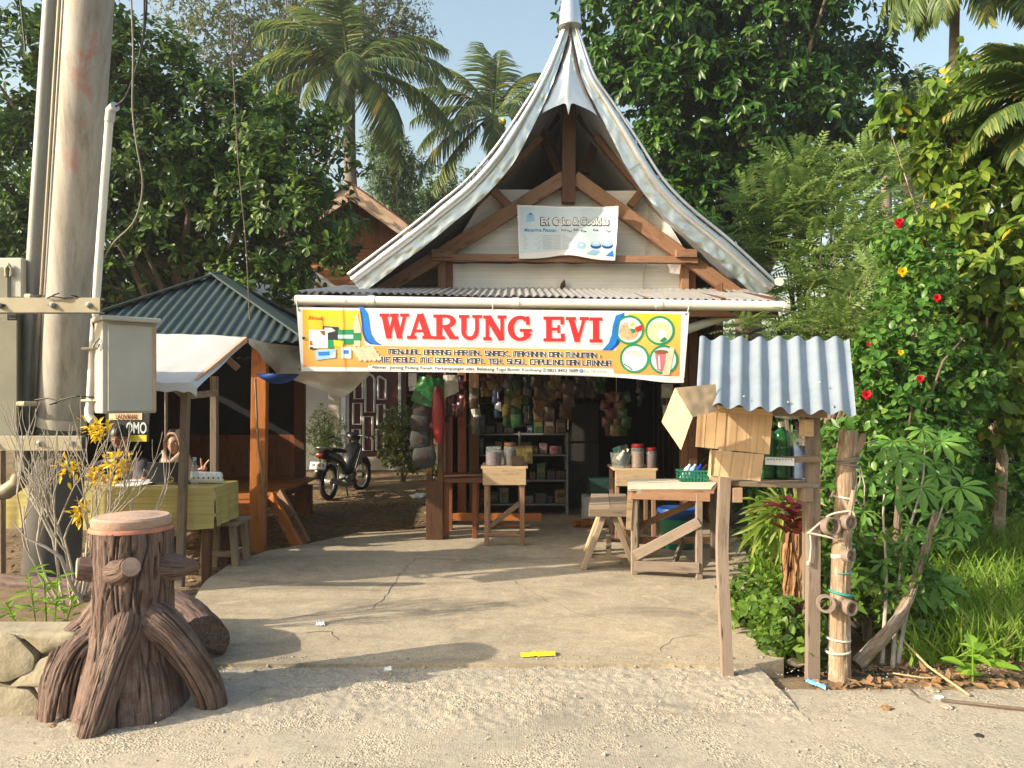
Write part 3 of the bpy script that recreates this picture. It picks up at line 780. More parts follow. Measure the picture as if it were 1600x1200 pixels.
# flashing along the front edge: cap, half-round tube, flat wrinkled band, in overlapping lengths
def fs_(i): return .24 + .76 * min(1, i / 26)
def flash(E, side):
    segs = 9; per = NE / segs
    for k in range(segs):
        i0 = int(round(k * per)); i1 = min(NE, int(round((k + 1) * per)) + 1); idx = list(range(i0, i1 + 1))
        sc = [fs_(i) for i in idx]
        rr = .047 + .0055 * (k % 2)
        mb = MB(); mb.tube([E[i] + inward(E, i, side) * (.105 * s_) + Vector((0, -.035, 0)) for i, s_ in zip(idx, sc)], [rr * s_ * (1.04 - .05 * j / len(idx)) for j, s_ in enumerate(sc)], 14); mb.build('flashing_tube', 'zinc_bright', shop, ang=60)
        mb = MB()
        def band(u, v):
            x = i0 + (i1 - i0) * u; i = min(NE - 1, int(x)); p = E[i].lerp(E[i + 1], x - i); n_ = inward(E, int(round(x)), side)
            s_ = fs_(x); d = (.135 + .155 * v) * s_
            wr = .012 * nz(p.x * 9 + side * 7, p.z * 9, v * 3) * (.3 + v) + .011 * (k % 2)
            return p + n_ * d + Vector((0, -.012 - wr - .004 * (1 - u), 0))
        mb.grid(band, 18, 8, (0, .003, 0)); mb.build('flashing_panel', 'zinc_wrinkle', shop, ang=60)
    for q, (o, r) in enumerate(((.012, .020), (.048, .011))):
        mb = MB(); mb.tube([E[i] + inward(E, i, side) * o + Vector((0, -.02 + .03 * q, 0)) for i in range(NE + 1)], r, 8); mb.build('roof_edge_cap', 'zinc' if q == 0 else 'zinc_old', shop)
    mb = MB(); mb.prism([E[0] + inward(E, 0, side) * .0 + Vector((0, .02, 0))] + [E[i] + inward(E, i, side) * .06 + Vector((0, .02, 0)) for i in range(2, NE, 4)] + [E[i] + inward(E, i, side) * (.26 * fs_(i)) + Vector((0, .02, 0)) for i in range(NE - 2, 1, -4)], (0, .025, 0)); mb.build('bargeboard', 'wood_beam', shop)
flash(edgeL, -1); flash(edgeR, 1)
mb = MB(); e = edgeR[NE] + Vector((.02, -.02, .0)); mb.tube([e + Vector((0, -.03, 0)), e + Vector((0, .12, 0))], .05, 14); mb.build('end_cap', 'pvc', shop)
# spire and spade-shaped plate under it
c0 = P(891, 38, YF - .02)
mb = MB(); mb.lathe([(.132, -.04), (.135, 0), (.125, .12), (.098, .3), (.075, .55), (.055, .85), (.03, 1.15), (.004, 1.35)], c0, 18); mb.build('spire', 'zinc_bright', shop, ang=60)
mb = MB(); mb.tube([c0 + Vector((.13 * math.cos(a), .13 * math.sin(a), -.035)) for a in [i * math.pi / 10 for i in range(20)]], .009, 6, closed=True); mb.build('spire_collar', 'zinc_old', shop)
def plate(u, v):
    rows = [(36, 890, 893), (73, 885, 898), (90, 880, 900), (108, 875, 903), (135, 863, 913), (160, 852, 923), (181, 843, 933)]
    y = 36 + 145 * v; i = 0
    while i < len(rows) - 2 and rows[i + 1][0] < y: i += 1
    t = (y - rows[i][0]) / (rows[i + 1][0] - rows[i][0]); xl = rows[i][1] + (rows[i + 1][1] - rows[i][1]) * t; xr = rows[i][2] + (rows[i + 1][2] - rows[i][2]) * t
    x = xl + (xr - xl) * u
    c_ = abs(2 * u - 1)                           # scalloped lower edge: two arches and a middle point
    up_ = 19 * (math.sin(min(1, c_ / .12) * math.pi / 2) * (1 - max(0, c_ - .12) / .88) ** .7)
    y2 = y - up_ * v ** 4
    q = P(x, y2, YF + .035); q.y += -.05 * (1 - c_) * (1 - .4 * v) + .004 * nz(x * .1, y * .1)
    return q
mb = MB().grid(plate, 24, 24, (0, .003, 0)); mb.build('gable_plate', 'zinc_bright', shop, ang=70)
# truss
def bm(name, a, b, w_, Y0=YT, mat='wood_beam', dY=0.0, t=.09):
    mb = MB(); mb.beam(P(a[0], a[1], Y0 + dY), P(b[0], b[1], Y0 + dY), t, w_, up=(0, 0, 1) if abs(a[0] - b[0]) > abs(a[1] - b[1]) * .3 else (1, 0, 0)); mb.build(name, mat, shop)
bm('king_post', (889, 150), (888, 318), .165, dY=-.02, mat='wood_dark', t=.12)
bm('principal_rafter', (882, 278), (596, 456), .165, dY=0.0)
bm('principal_rafter', (897, 278), (1165, 470), .165, dY=0.0)
bm('tie_beam', (676, 402), (1090, 407), .085, dY=-.05)
bm('strut', (771, 298), (795, 322), .095, dY=.05); bm('strut', (1002, 300), (984, 322), .095, dY=.05)
for x0, x1 in ((684, 708), (1062, 1086)):
    mb = MB(); mb.beam(P(x0 + 7, 402, YT + .1), Vector((P(x0 + 7, 402, YT + .1).x, YT + .1, .045)), .10, .12, up=(0, 1, 0)); mb.build('post', 'wood_beam', shop)
    mb = MB(); mb.beam(P(x0 + 18, 406, YT + .12), Vector((P(x0 + 18, 406, YT + .12).x, YT + .12, .045)), .09, .09, up=(0, 1, 0)); mb.build('post', 'wood_red', shop)
    mb = MB(); mb.cbox(P(x0 + 8, 398, YT - .02), (.26, .22, .10)); mb.build('purlin_end', 'wood_beam', shop)
bm('inner_rafter', (836, 188), (874, 270), .10, YT, 'wood_dark', .45); bm('inner_rafter', (938, 188), (916, 272), .10, YT, 'wood_dark', .45)
bm('inner_rafter', (872, 180), (800, 262), .09, YT, 'wood_dark', .7); bm('inner_rafter', (905, 180), (985, 282), .09, YT, 'wood_beam', .3)
bm('inner_rafter', (930, 215), (1008, 305), .07, YT, 'wood_beam', .1)
bm('inner_rafter', (846, 215), (745, 318), .07, YT, 'wood_beam', .1)
# woven tarps closing the gable
def tarp_up(u, v):
    x = 690 + 395 * u; xt = 752 + 262 * u; y = 409; yt = 296 + 3 * u + (18 * ((.1 - u) / .1) if u < .1 else 0)
    q = P(x + (xt - x) * v ** .9, y + (yt - y) * v, YT + .14)
    q.y += .02 * nz(u * 5, v * 4) + .012 * math.sin(u * 9 + 3 * v); return q
MB().grid(tarp_up, 60, 24, (0, .003, 0)).build('gable_tarp', 'tarp_weave', shop)
def tarp_lo(u, v):
    q = P(706 + 358 * u, 412 + 52 * v, YT + .13)
    q.y += .022 * nz(u * 7, v * 1.5, 8) + .02 * math.exp(-v * 5) * math.sin(u * 38 + 2 * nz(u * 6)) ; return q
MB().grid(tarp_lo, 90, 14, (0, .003, 0)).build('gable_tarp', 'tarp_weave', shop)
mb = MB(); mb.prism([P(x, y, YT + .08) for x, y in ((874, 456), (876, 444), (882, 436), (884, 444), (882, 456))], (0, .01, 0)); mb.build('tarp_tear', 'wood_dark', shop)
for pth in ([(1013, 318), (1013, 352), (1010, 376), (1008, 402)], [(1010, 410), (1006, 430), (1004, 456)]):
    mb = MB(); mb.tube([P(x, y, YT + .10) for x, y in pth], .006, 6); mb.build('tarp_cord', 'rope_white', shop)
# porch roof: corrugated sheets side by side
YA, YB = 7.98, 10.3; zA, zB = 2.675, 3.13
for k in range(7):
    x0 = -2.25 + k * .732; x1 = x0 + .76; dz = .004 * (k % 2)
    def sh(u, v, x0=x0, x1=x1, dz=dz):
        x = x0 + (x1 - x0) * u; y = YA + (YB - YA) * v + .012 * (k % 3)
        return Vector((x, y, zA + (zB - zA) * v + dz + .012 * math.sin(x / .08 * 2 * math.pi) - .05 * (x - .3) / 2.5 * (1 - v)))
    MB().grid(sh, 76, 6, (0, 0, .0012)).build('porch_sheet', 'zinc_old', shop, ang=60)
gt = [(462, 469), (581, 471), (806, 474), (1029, 476), (1226, 479)]
for k in range(4):
    a = P(*gt[k], 7.93); b = P(*gt[k + 1], 7.93); mb = MB(); mb.tube([a, b], .054, 16); mb.build('gutter', 'pvc', shop, ang=50)
    if k: mb = MB(); mb.tube([a - Vector((.035, 0, 0)), a + Vector((.035, 0, 0))], .060, 16); mb.build('gutter_coupling', 'pvc', shop, ang=50)
mb = MB(); mb.lathe([(.0, -.03), (.062, -.03), (.062, .03), (.03, .05)], P(1227, 479, 7.93), 16, Matrix.Rotation(R(90), 3, 'Y')); mb.build('gutter_cap', 'pvc', shop)
mb = MB(); mb.tube([P(1055, 524, 8.2), P(1078, 513, 8.2), P(1140, 492, 8.3), P(1180, 488, 8.35)], .05, 14); mb.build('downpipe', 'pvc', shop, ang=50)
mb = MB(); mb.beam((-2.2, 8.12, 2.55), (2.8, 8.12, 2.52), .08, .10); mb.build('porch_beam', 'wood_dark', shop)
mb = MB(); mb.beam((-2.2, 8.65, 2.66), (2.8, 8.65, 2.64), .08, .10); mb.build('porch_beam', 'wood_dark', shop)
for x in (-2.1, -.85, .6, 1.4, 2.2, 2.75): mb = MB(); mb.beam((x, 8.0, 2.625), (x, 10.2, 3.05), .05, .08); mb.build('porch_rafter', 'wood_dark', shop)
# porch posts
for dx in (-.075, .045):
    mb = MB(); mb.beam((-.845 + dx, 8.6, .045), (-.845 + dx, 8.6, 2.6), .06 if dx > 0 else .07, .09, up=(0, 1, 0)); mb.build('porch_post', 'wood_dark', shop)
mb = MB(); mb.beam((-.862, 8.545, .045), (-.862, 8.545, .70), .19, .025, up=(0, 1, 0)); mb.build('post_cladding', 'wood_dark', shop)
for x, w_ in ((2.02, .09), (2.3, .10)):
    mb = MB(); mb.beam((x, 8.6, .045), (x, 8.6, 2.6), w_, .09, up=(0, 1, 0)); mb.build('porch_post', 'wood_dark', shop)
for x, w_ in ((-.66, .11), (-.50, .13)):
    mb = MB(); mb.beam((x, 10.2, .045), (x, 10.2, 2.95), w_, .12, up=(0, 1, 0)); mb.build('inner_post', 'wood_red' if x < -.6 else 'wood_dark', shop)
# plank walls
for i in range(17):
    y = 10.35 + i * .232; mb = MB(); mb.cbox((-.98 + .024 * (i % 2), y, 1.52), (2.95, .245, .022), Matrix.Rotation(R(90), 3, 'Y') @ Matrix.Rotation(0, 3, 'X')); mb.build('plank', 'wood_dark_shaded', shop)
for i in range(22):
    y = 9.25 + i * .225; mb = MB(); mb.cbox((2.50 + .024 * (i % 2), y, 1.52), (2.95, .24, .022), Matrix.Rotation(R(90), 3, 'Y')); mb.build('plank', 'wood_dark', shop)
for i in range(15):
    x = -.86 + i * .235; mb = MB(); mb.cbox((x, 14.1 + .024 * (i % 2), 1.52), (2.95, .25, .022), Matrix.Rotation(R(90), 3, 'Z') @ Matrix.Rotation(R(90), 3, 'Y')); mb.build('plank', 'wood_dark_shaded', shop)
mb = MB(); mb.cbox((.77, 12.15, 3.02), (3.6, 3.9, .03)); mb.build('ceiling_board', 'wood_dark_shaded', shop)
mb = MB(); mb.cbox((.77, 14.4, 4.2), (3.4, .03, 2.2)); mb.build('rear_gable', 'wood_dark', shop)

# ================================================================ printed banners
class Banner:
    def __init__(s, root, Y, wave):
        s.root = root; s.Y = Y; s.wave = wave; s.k = 0
    def pt(s, px, py, off=0.0):
        q = P(px, py, s.Y); q.y = s.Y + s.wave(px, py) - off
        q.x = (px - 800) / FPX * s.Y; return q
    def polys(s, name, plist, mat, layer, tess=False):
        mb = MB()
        for n, pl in enumerate(plist):
            mb.poly([s.pt(x, y, .0013 * layer + .00006 * (n % 12)) for x, y in pl])
        return mb.build(name, mat, s.root, smooth=False)
    def strip(s, name, A, B, mat, layer, n=24, m=6):
        def cv(C, t):
            x = t * (len(C) - 1); i = min(len(C) - 2, int(x)); f = x - i
            return (C[i][0] + (C[i + 1][0] - C[i][0]) * f, C[i][1] + (C[i + 1][1] - C[i][1]) * f)
        def fn(u, v):
            a = cv(A, u); b = cv(B, u); return s.pt(a[0] + (b[0] - a[0]) * v, a[1] + (b[1] - a[1]) * v, .0013 * layer)
        return MB().grid(fn, n, m).build(name, mat, s.root)
    def text(s, name, txt, x0, x1, y0, h, mat, layer, slope=0.0, bold=0.0, shear=0.0):
        vs, fs = text_mesh(txt, 1.0, bold, shear)
        X = [v[0] for v in vs]; a, b = min(X), max(X); k = (x1 - x0) / (b - a); kh = h / .69
        pts = [s.pt(x0 + (x - a) * k, y0 + (x - a) * k * slope - y * kh, .0013 * layer) for x, y in vs]
        return tag(MB().add(pts, fs).build(name, mat, s.root, smooth=False), kind='stuff')
    def disc(s, name, c, r, mat, layer, r_in=0.0, n=36, sq=1.0):
        if r_in:
            A = [(c[0] + r * math.cos(2 * math.pi * i / n), c[1] + r * sq * math.sin(2 * math.pi * i / n)) for i in range(n + 1)]
            B = [(c[0] + r_in * math.cos(2 * math.pi * i / n), c[1] + r_in * sq * math.sin(2 * math.pi * i / n)) for i in range(n + 1)]
            return s.strip(name, A, B, mat, layer, n, 1)
        return s.polys(name, [[(c[0] + r * math.cos(2 * math.pi * i / n), c[1] + r * sq * math.sin(2 * math.pi * i / n)) for i in range(n)]], mat, layer)

bn = thing('shop_banner', 'long printed banner reading WARUNG EVI hung under the porch gutter', 'banner', (0, 7.87, 2.0))
def bwave(px, py):
    u = (px - 465) / 610; v = (py - 482) / 110
    return .012 * math.sin(u * 9 + .6) * (.4 + .6 * v) + .008 * math.sin(u * 23 + v * 2) * v + .022 * math.exp(-((u - .99) / .05) ** 2) * (v) - .02 * math.exp(-((u) / .02) ** 2)
B = Banner(bn, 7.86, bwave)
def base(u, v):
    px = 464 + (1077 - 464) * u; top = 480 + 7 * u; bot = 580 + 14 * u - 4 * math.sin(u * math.pi) + 5 * math.exp(-((u - .96) / .08) ** 2)
    px += (-2 + 9 * (1 - u) - 6 * u) * v * (1 if u < .02 or u > .98 else .6)
    return B.pt(px, top + (bot - top) * v)
MB().grid(base, 120, 20, (0, .0015, 0)).build('cloth', 'print_white', bn)
# printed fields
def ty(x): return 484 + 7 * (x - 465) / 610
def by(x): return 572 + 12 * (x - 465) / 610
B.strip('print_field', [(473, ty(473)), (520, ty(520)), (562, ty(562))], [(474, 572.5), (520, 573.5), (575, 574)], 'banner_art', 1, 20, 10)
B.strip('print_field', [(560, 540), (700, 542), (850, 545), (985, 548)], [(578, 574), (700, 571), (850, 575), (985, 580)], 'print_orange', 1, 40, 5)
B.strip('print_field', [(983, ty(983)), (1020, ty(1020)), (1064, ty(1064))], [(950, 583), (1010, 586), (1062, 588)], 'banner_art', 1, 20, 10)
B.strip('print_field', [(566, ty(566)), (760, ty(760)), (975, ty(975))], [(590, 538), (760, 541), (958, 546)], 'print_white', 2, 40, 6)
Lb = [(560, 479.5), (566, 489), (568, 505), (569, 520), (575, 533), (584, 538)]; Lb2 = [(567, 479.5), (575, 489), (578, 505), (579, 520), (586, 532), (596, 539)]
Lc = [(561, 479.5), (563, 489), (565, 505), (566, 520), (571, 533), (578, 537.5)]
B.strip('print_ribbon', Lb, Lb2, 'print_blue', 4, 24, 3); B.strip('print_ribbon', Lc, Lb, 'print_navy', 3, 24, 2)
Rb = [(975, 490), (966, 496), (959, 505), (957, 520), (952, 534), (941, 547)]; Rb2 = [(971, 490), (962, 497), (957, 507), (955, 520), (949, 534), (939, 546)]
Rc = [(976, 488), (970, 498), (967, 512), (966, 525), (962, 538), (953, 547)]
B.strip('print_ribbon', Rc, [(962, 493), (960, 500), (957, 510), (956, 522), (951, 536), (941, 547)], 'print_blue', 4, 24, 3)
B.strip('print_ribbon', [(975, 489), (974, 500), (973, 512), (972, 526), (967, 538), (957, 547)], Rc, 'print_navy', 3, 24, 2)
# slab-serif title letters, built from strokes in a unit box
def stroke(p, q, w0, w1=None):
    w1 = w0 if w1 is None else w1; d = Vector((q[0] - p[0], q[1] - p[1])); d.normalize(); n_ = Vector((-d.y, d.x))
    return [(p[0] + n_.x * w0 / 2, p[1] + n_.y * w0 / 2), (q[0] + n_.x * w1 / 2, q[1] + n_.y * w1 / 2), (q[0] - n_.x * w1 / 2, q[1] - n_.y * w1 / 2), (p[0] - n_.x * w0 / 2, p[1] - n_.y * w0 / 2)]
def rect(a, b, c, d): return [(a, b), (c, b), (c, d), (a, d)]
def arc(cx, cy, rx, ry, wx, wy, a0, a1, n=14):
    out = []
    for i in range(n):
        t0 = R(a0 + (a1 - a0) * i / n); t1 = R(a0 + (a1 - a0) * (i + 1) / n)
        out.append([(cx + rx * math.cos(t0), cy + ry * math.sin(t0)), (cx + rx * math.cos(t1), cy + ry * math.sin(t1)), (cx + (rx - wx) * math.cos(t1), cy + (ry - wy) * math.sin(t1)), (cx + (rx - wx) * math.cos(t0), cy + (ry - wy) * math.sin(t0))])
    return out
sf = .13
LET = {
 'W': [stroke((.16, .92), (.32, .02), .19), stroke((.32, .05), (.5, .92), .11), stroke((.5, .92), (.68, .02), .19), stroke((.68, .05), (.86, .92), .11), rect(0, 1 - sf, .33, 1), rect(.36, 1 - sf, .64, 1), rect(.7, 1 - sf, 1, 1), rect(.24, 0, .40, .07), rect(.6, 0, .76, .07)],
 'A': [stroke((.18, .08), (.47, 1.0), .13), stroke((.5, 1.0), (.8, .08), .24), rect(.24, .27, .7, .38), rect(0, 0, .36, sf), rect(.58, 0, 1, sf), rect(.38, .9, .62, 1)],
 'R': [rect(.12, 0, .36, 1), rect(0, 0, .48, sf), rect(0, 1 - sf, .5, 1)] + arc(.5, .73, .40, .27, .22, .13, -90, 90) + [rect(.36, .46, .5, .58), rect(.36, 1 - sf, .52, 1), stroke((.5, .5), (.78, .06), .24), rect(.72, 0, 1, sf)],
 'U': [rect(.10, .34, .33, 1), rect(.70, .34, .86, 1), rect(0, 1 - sf, .44, 1), rect(.58, 1 - sf, 1, 1)] + arc(.48, .36, .38, .37, .19, .15, 180, 360),
 'N': [rect(.10, 0, .25, 1), rect(.74, 0, .89, 1), stroke((.2, .95), (.8, .04), .26), rect(0, 0, .36, sf), rect(.62, 1 - sf, 1, 1), rect(0, 1 - sf, .3, 1)],
 'G': arc(.52, .5, .52, .51, .25, .14, 45, 335, 22) + [rect(.66, .1, .9, .46), rect(.5, .36, 1, .48), rect(.76, .64, .9, .98)],
 'E': [rect(.12, 0, .38, 1), rect(0, 0, .98, sf), rect(0, 1 - sf, .94, 1), rect(.38, .44, .74, .56), rect(.80, 0, .98, .32), rect(.78, .68, .94, 1), rect(.64, .34, .76, .66)],
 'V': [stroke((.22, .95), (.5, .02), .24), stroke((.52, .05), (.8, .95), .13), rect(0, 1 - sf, .44, 1), rect(.6, 1 - sf, 1, 1), rect(.41, 0, .6, .07)],
 'I': [rect(.26, 0, .74, 1), rect(0, 0, 1, sf), rect(0, 1 - sf, 1, 1)]}
title = [('W', 593, 639), ('A', 636, 677), ('R', 677, 716), ('U', 717, 753), ('N', 755, 791), ('G', 793, 831), ('E', 849, 883), ('V', 884, 920), ('I', 921, 941)]
for dx, dy, mt, ly, gx_ in ((1.6, 4.2, 'print_grey', 3, 0.5), (0, 0, 'print_red', 5, 0)):
    for ch, x0, x1 in title:
        y0 = 490 + (x0 - 600) * .0185; h = 39
        pl = [[(x0 + dx + (x1 - x0) * a, y0 + dy + h * (1 - b)) for a, b in pg] for pg in LET[ch]]
        B.polys('letter' if ly == 5 else 'letter_shadow', pl, mt, ly)
# squared lettering of the two menu lines
SQ = {'M': ['0001', '0141', '4140', '2122'], 'E': ['4000', '0001', '0141', '0525'], 'N': ['0001', '0140', '4041'], 'J': ['4140', '4000', '0003'], 'U': ['0100', '0040', '4041'], 'A': ['0001', '0141', '4140', '0545'],
      'L': ['0100', '0040'], 'B': ['0001', '0141', '4140', '4000', '0545'], 'R': ['0001', '0141', '4145', '4505', '2540'], 'G': ['4141', '4101', '0100', '0040', '4045', '4525'], 'H': ['0001', '4041', '0545'], 'I': ['2021'],
      ',': ['2010'], 'S': ['4101', '0105', '0545', '4540', '4000'], 'C': ['4101', '0100', '0040'], 'K': ['0001', '0541', '0540'], 'D': ['0001', '0141', '4140', '4000'], ':': ['2325', '2022'],
      'O': ['0001', '0141', '4140', '4000'], 'P': ['0001', '0141', '4145', '4505'], 'T': ['0141', '2021'], 'Y': ['0105', '0545', '4140', '4000']}
def sq_line(txt, x0, x1, y0, h, slope, layer):
    lv = {'0': 0, '1': 1, '2': .25, '3': .4, '5': .52}; adv = {'I': .55, ',': .55, ' ': .62, ':': .5, 'M': 1.15}
    tot = sum(adv.get(c, 1) for c in txt); k = (x1 - x0) / tot; x = x0; pl = []; sh_ = []
    for c in txt:
        a = adv.get(c, 1) * k
        for sgm in SQ.get(c, []):
            xs_ = {'0': 0.05, '2': .4, '4': .78, '1': .25}
            p = (x + xs_[sgm[0]] * a, y0 + (x - x0) * slope - lv[sgm[1]] * h); q = (x + xs_[sgm[2]] * a, y0 + (x - x0) * slope - lv[sgm[3]] * h)
            if abs(p[0] - q[0]) + abs(p[1] - q[1]) < .3: q = (p[0] + .3, p[1])
            d = math.hypot(q[0] - p[0], q[1] - p[1]); e = .7
            p2 = (p[0] - (q[0] - p[0]) / d * e, p[1] - (q[1] - p[1]) / d * e); q2 = (q[0] + (q[0] - p[0]) / d * e, q[1] + (q[1] - p[1]) / d * e)
            pl.append(stroke(p2, q2, 1.6)); sh_.append(stroke(p2, q2, 3.4))
        x += a
    tag(B.polys('lettering_outline', sh_, 'print_white', layer), kind='stuff'); tag(B.polys('lettering', pl, 'print_dark', layer + 1.2), kind='stuff')
sq_line('MENJUAL BARANG HARIAN, SNACK, MAKANAN DAN MINUMAN :', 607, 941, 552.6, 6.8, .0185, 3)
sq_line('MIE REBUS, MIE GORENG, KOPI, TEH, SUSU, CAPUCINO DAN LAINNYA', 591, 956, 565.2, 7.2, .0165, 3)
B.strip('print_field', [(583, 569.6), (700, 571.2), (850, 574), (958, 576)], [(568, 578), (700, 578.5), (850, 584), (962, 588)], 'print_white', 2.4, 40, 3)
B.text('lettering', 'Alamat : Jorong Padang Ranah, Perkampungan adat, Belakang Tugu Bundo Kanduang', 581, 846, 575.6, 4.6, 'print_dark', 4, .0185, .004)
B.text('lettering', '0823 8452 2689', 855, 903, 581.2, 5.0, 'print_dark', 4, .010, .008)
B.text('lettering', 'Evi Nirawati', 912, 949, 582.0, 5.0, 'print_grey', 4, .012, .004)
B.disc('phone_icon', (850.5, 578.2), 3.0, 'print_green', 4, n=14); B.disc('page_icon', (908, 579.6), 3.0, 'print_blue', 4, n=14)
B.text('lettering', 'f', 907, 909, 582, 4.2, 'print_white', 5, 0, .02); B.disc('icon_ring', (850.5, 578.2), 1.9, 'print_white', 5, 1.2, n=14)
# food pictures in green rings
for nm, c, fm in (('plate', (983.5, 515.5), 'food_noodle'), ('plate', (1031, 516.5), 'food_rice'), ('cup', (991.5, 560), None), ('glass', (1037, 562), None)):
    B.disc('picture_ring', c, 23, 'print_green', 4, 19.5, n=40); B.disc('picture_disc', c, 19.8, 'print_pale', 3.4)
    if fm: B.disc('food_picture', (c[0] - 1, c[1] + 2), 15.5 if fm == 'food_noodle' else 18.5, fm, 4.2, n=22, sq=.9)
B.disc('egg_picture', (988, 508), 6.5, 'print_white', 5); B.disc('yolk_picture', (988, 507), 3.2, 'print_yellow', 6); B.polys('chili_picture', [[(992, 512), (1003, 507), (1004, 516), (995, 519)]], 'print_red', 5.5); B.polys('leaf_picture', [[(984, 513), (993, 514), (992, 520), (987, 520)]], 'print_green', 6)
B.disc('egg_picture', (1034, 522), 8, 'print_white', 5.4, n=11); B.polys('leaf_picture', [[(1030, 533), (1038, 526), (1042, 530), (1036, 535)]], 'print_green', 6.4)
B.polys('cup_picture', [[(976, 553), (1008, 554), (1007, 567), (1001, 575), (988, 575), (979, 567)]], 'print_white', 4.4); B.disc('coffee_picture', (992, 552), 15, 'print_white', 5.2, sq=.45); B.disc('coffee_picture', (988, 551), 10, 'print_grey', 6, sq=.42); B.disc('foam_picture', (996, 554), 6.5, 'print_cream', 6.4, sq=.4)
for i in range(5): B.polys('bean_picture', [[(975.5 + i * 2.6, 568 + i * 1.9), (977.6 + i * 2.6, 568.6 + i * 1.9), (977.3 + i * 2.6, 570.3 + i * 1.9), (975.2 + i * 2.6, 569.6 + i * 1.9)]], 'print_dark', 6)
B.polys('drink_picture', [[(1023, 550), (1043, 550), (1039, 576), (1034, 581), (1027, 578)]], 'print_pink', 4.6); B.disc('drink_picture', (1033, 550), 11, 'print_brown', 5.4, sq=.3); B.polys('drink_shine', [[(1028, 556), (1031, 556), (1032, 577), (1029, 576)]], 'print_pale', 6)
B.polys('straw_picture', [[(1047, 542), (1054, 544), (1046, 586), (1034, 586)], [(1041, 552), (1045, 552), (1040, 584), (1037, 584)]], 'print_cream', 5.8)
# grocery pictures on the left
def rq(x0, y0, x1, y1, sk=0): return [(x0, y0), (x1, y0 + sk), (x1, y1 + sk), (x0, y1)]
for nm, pl, mt, ly in (('bottle_picture', [(555, 490), (559, 490), (560, 499), (564, 512), (563, 541), (552, 541), (551, 512), (554, 499)], 'print_cream', 4), ('bottle_label', rq(552, 520, 563.5, 532), 'print_green', 5),
    ('oil_pack_picture', rq(528, 515, 553, 538), 'print_green', 4.4), ('oil_pack_label', rq(528, 523, 552, 529), 'print_pale', 5.2), ('coffee_pack_picture', [(502, 509), (529, 511), (528, 532), (512, 531)], 'print_dark', 4), ('coffee_pack_label', [(506, 512), (518, 512), (524, 517), (512, 520)], 'print_white', 4.8),
    ('snack_picture', [(481, 497), (503, 496), (505, 514), (484, 515)], 'print_yellow', 4), ('carton_picture', rq(483, 515, 512, 544), 'print_white', 5), ('carton_stripe', rq(487, 517, 508, 524), 'print_brown', 5.8), ('carton_label', rq(495, 531, 507, 543), 'print_grey', 5.8), ('carton_stripe', rq(484, 542, 494, 546), 'print_dark', 6),
    ('sachet_picture', [(512, 531), (522, 531), (521, 544), (512, 544)], 'print_green', 5.4), ('sachet_picture', [(521, 531), (538, 533), (535, 543), (522, 541)], 'print_yellow', 5.6), ('soap_picture', [(493, 547), (525, 545), (525, 559), (494, 563)], 'print_sky', 6), ('soap_label', [(497, 550), (515, 549), (515, 555), (498, 556)], 'print_blue', 6.8), ('soap_foam', [(517, 555), (524, 551), (524, 558), (516, 560)], 'print_white', 7),
    ('tin_picture', rq(533, 542, 549, 560), 'print_white', 6), ('tin_label', rq(537, 547, 545, 553), 'print_blue', 6.8)):
    B.polys(nm, [pl], mt, ly)
B.text('lettering', 'Bimoli', 482, 505, 499.5, 5.5, 'print_red', 6, .02, .02, .2); B.text('lettering', 'a', 484, 492, 539, 9, 'print_red', 6.4, 0, .05)
for i in range(5):
    for j in range(4):
        cx = 553 + i * 7.2 + j * 3.4; cy = 545 + j * 5.2 - i * .2 + (i % 2) * 1.0
        if cx < 596: B.disc('egg_picture', (cx, cy), 3.7, 'print_cream', 5 + .5 * j, n=12)
for (x, y) in ((468.5, 577), (1070, 592), (468, 485), (1072, 491)): B.disc('grommet', (x, y), 1.6, 'print_dark', 3, .6, n=10)
for a, b in (((466, 482), (463, 470)), ((1074, 489), (1077, 478)), ((770, 483.5), (770, 476))):
    mb = MB(); mb.tube([B.pt(*a), B.pt(a[0] + (b[0] - a[0]) * .6, a[1] + (b[1] - a[1]) * .6), P(b[0], b[1], 7.88)], .006, 6); mb.build('tie_cord', 'rope_white', bn)

ck = thing('cake_banner', 'small white and blue cake price banner nailed to the gable truss', 'banner', (.6, 9.4, 3.4))
def cwave(px, py):
    u = (px - 808) / 159; v = (py - 320) / 85
    return .012 * math.sin(u * 7) * v + .008 * math.sin(u * 15 + 2) - .02 * (u > .97)
K = Banner(ck, 9.40, cwave)
def cb(u, v):
    px = 808 + 158 * u + (3 - 8 * u) * v; top = 320 + 2.5 * u + 1.5 * math.sin(u * math.pi); bot = 404 + 3 * u - 7 * math.exp(-((u - .5) / .22) ** 2)
    return K.pt(px, top + (bot - top) * v)
MB().grid(cb, 50, 30, (0, .0015, 0)).build('cloth', 'print_white', ck)
K.strip('print_field', [(813, 323), (890, 325), (962, 326)], [(813, 396), (885, 390), (958, 400)], 'print_pale', .8, 30, 16)
K.text('lettering_outline', 'Evi Cake & Cookies', 844, 952.5, 351.8, 11.5, 'print_dark', 2.2, .004, .075); K.text('lettering', 'Evi Cake & Cookies', 845.5, 951, 351, 10.5, 'print_white', 3.4, .004, .03)
K.text('lettering', 'Menerima Pesanan :', 819, 873, 362, 5.5, 'print_blue', 2, 0, .015, .2)
for j in range(8):
    for x0, x1 in ((818, 846 - (j % 3) * 3), (848, 864 - (j % 2) * 3), (866, 876), (879, 909 - 6 * ((j * 5) % 4) + (8 if j == 3 else 0))):
        K.polys('menu_line', [[(x0, 367 + j * 2.9), (x1, 367 + j * 2.9), (x1, 368.4 + j * 2.9), (x0, 368.4 + j * 2.9)]], 'print_grey', 2)
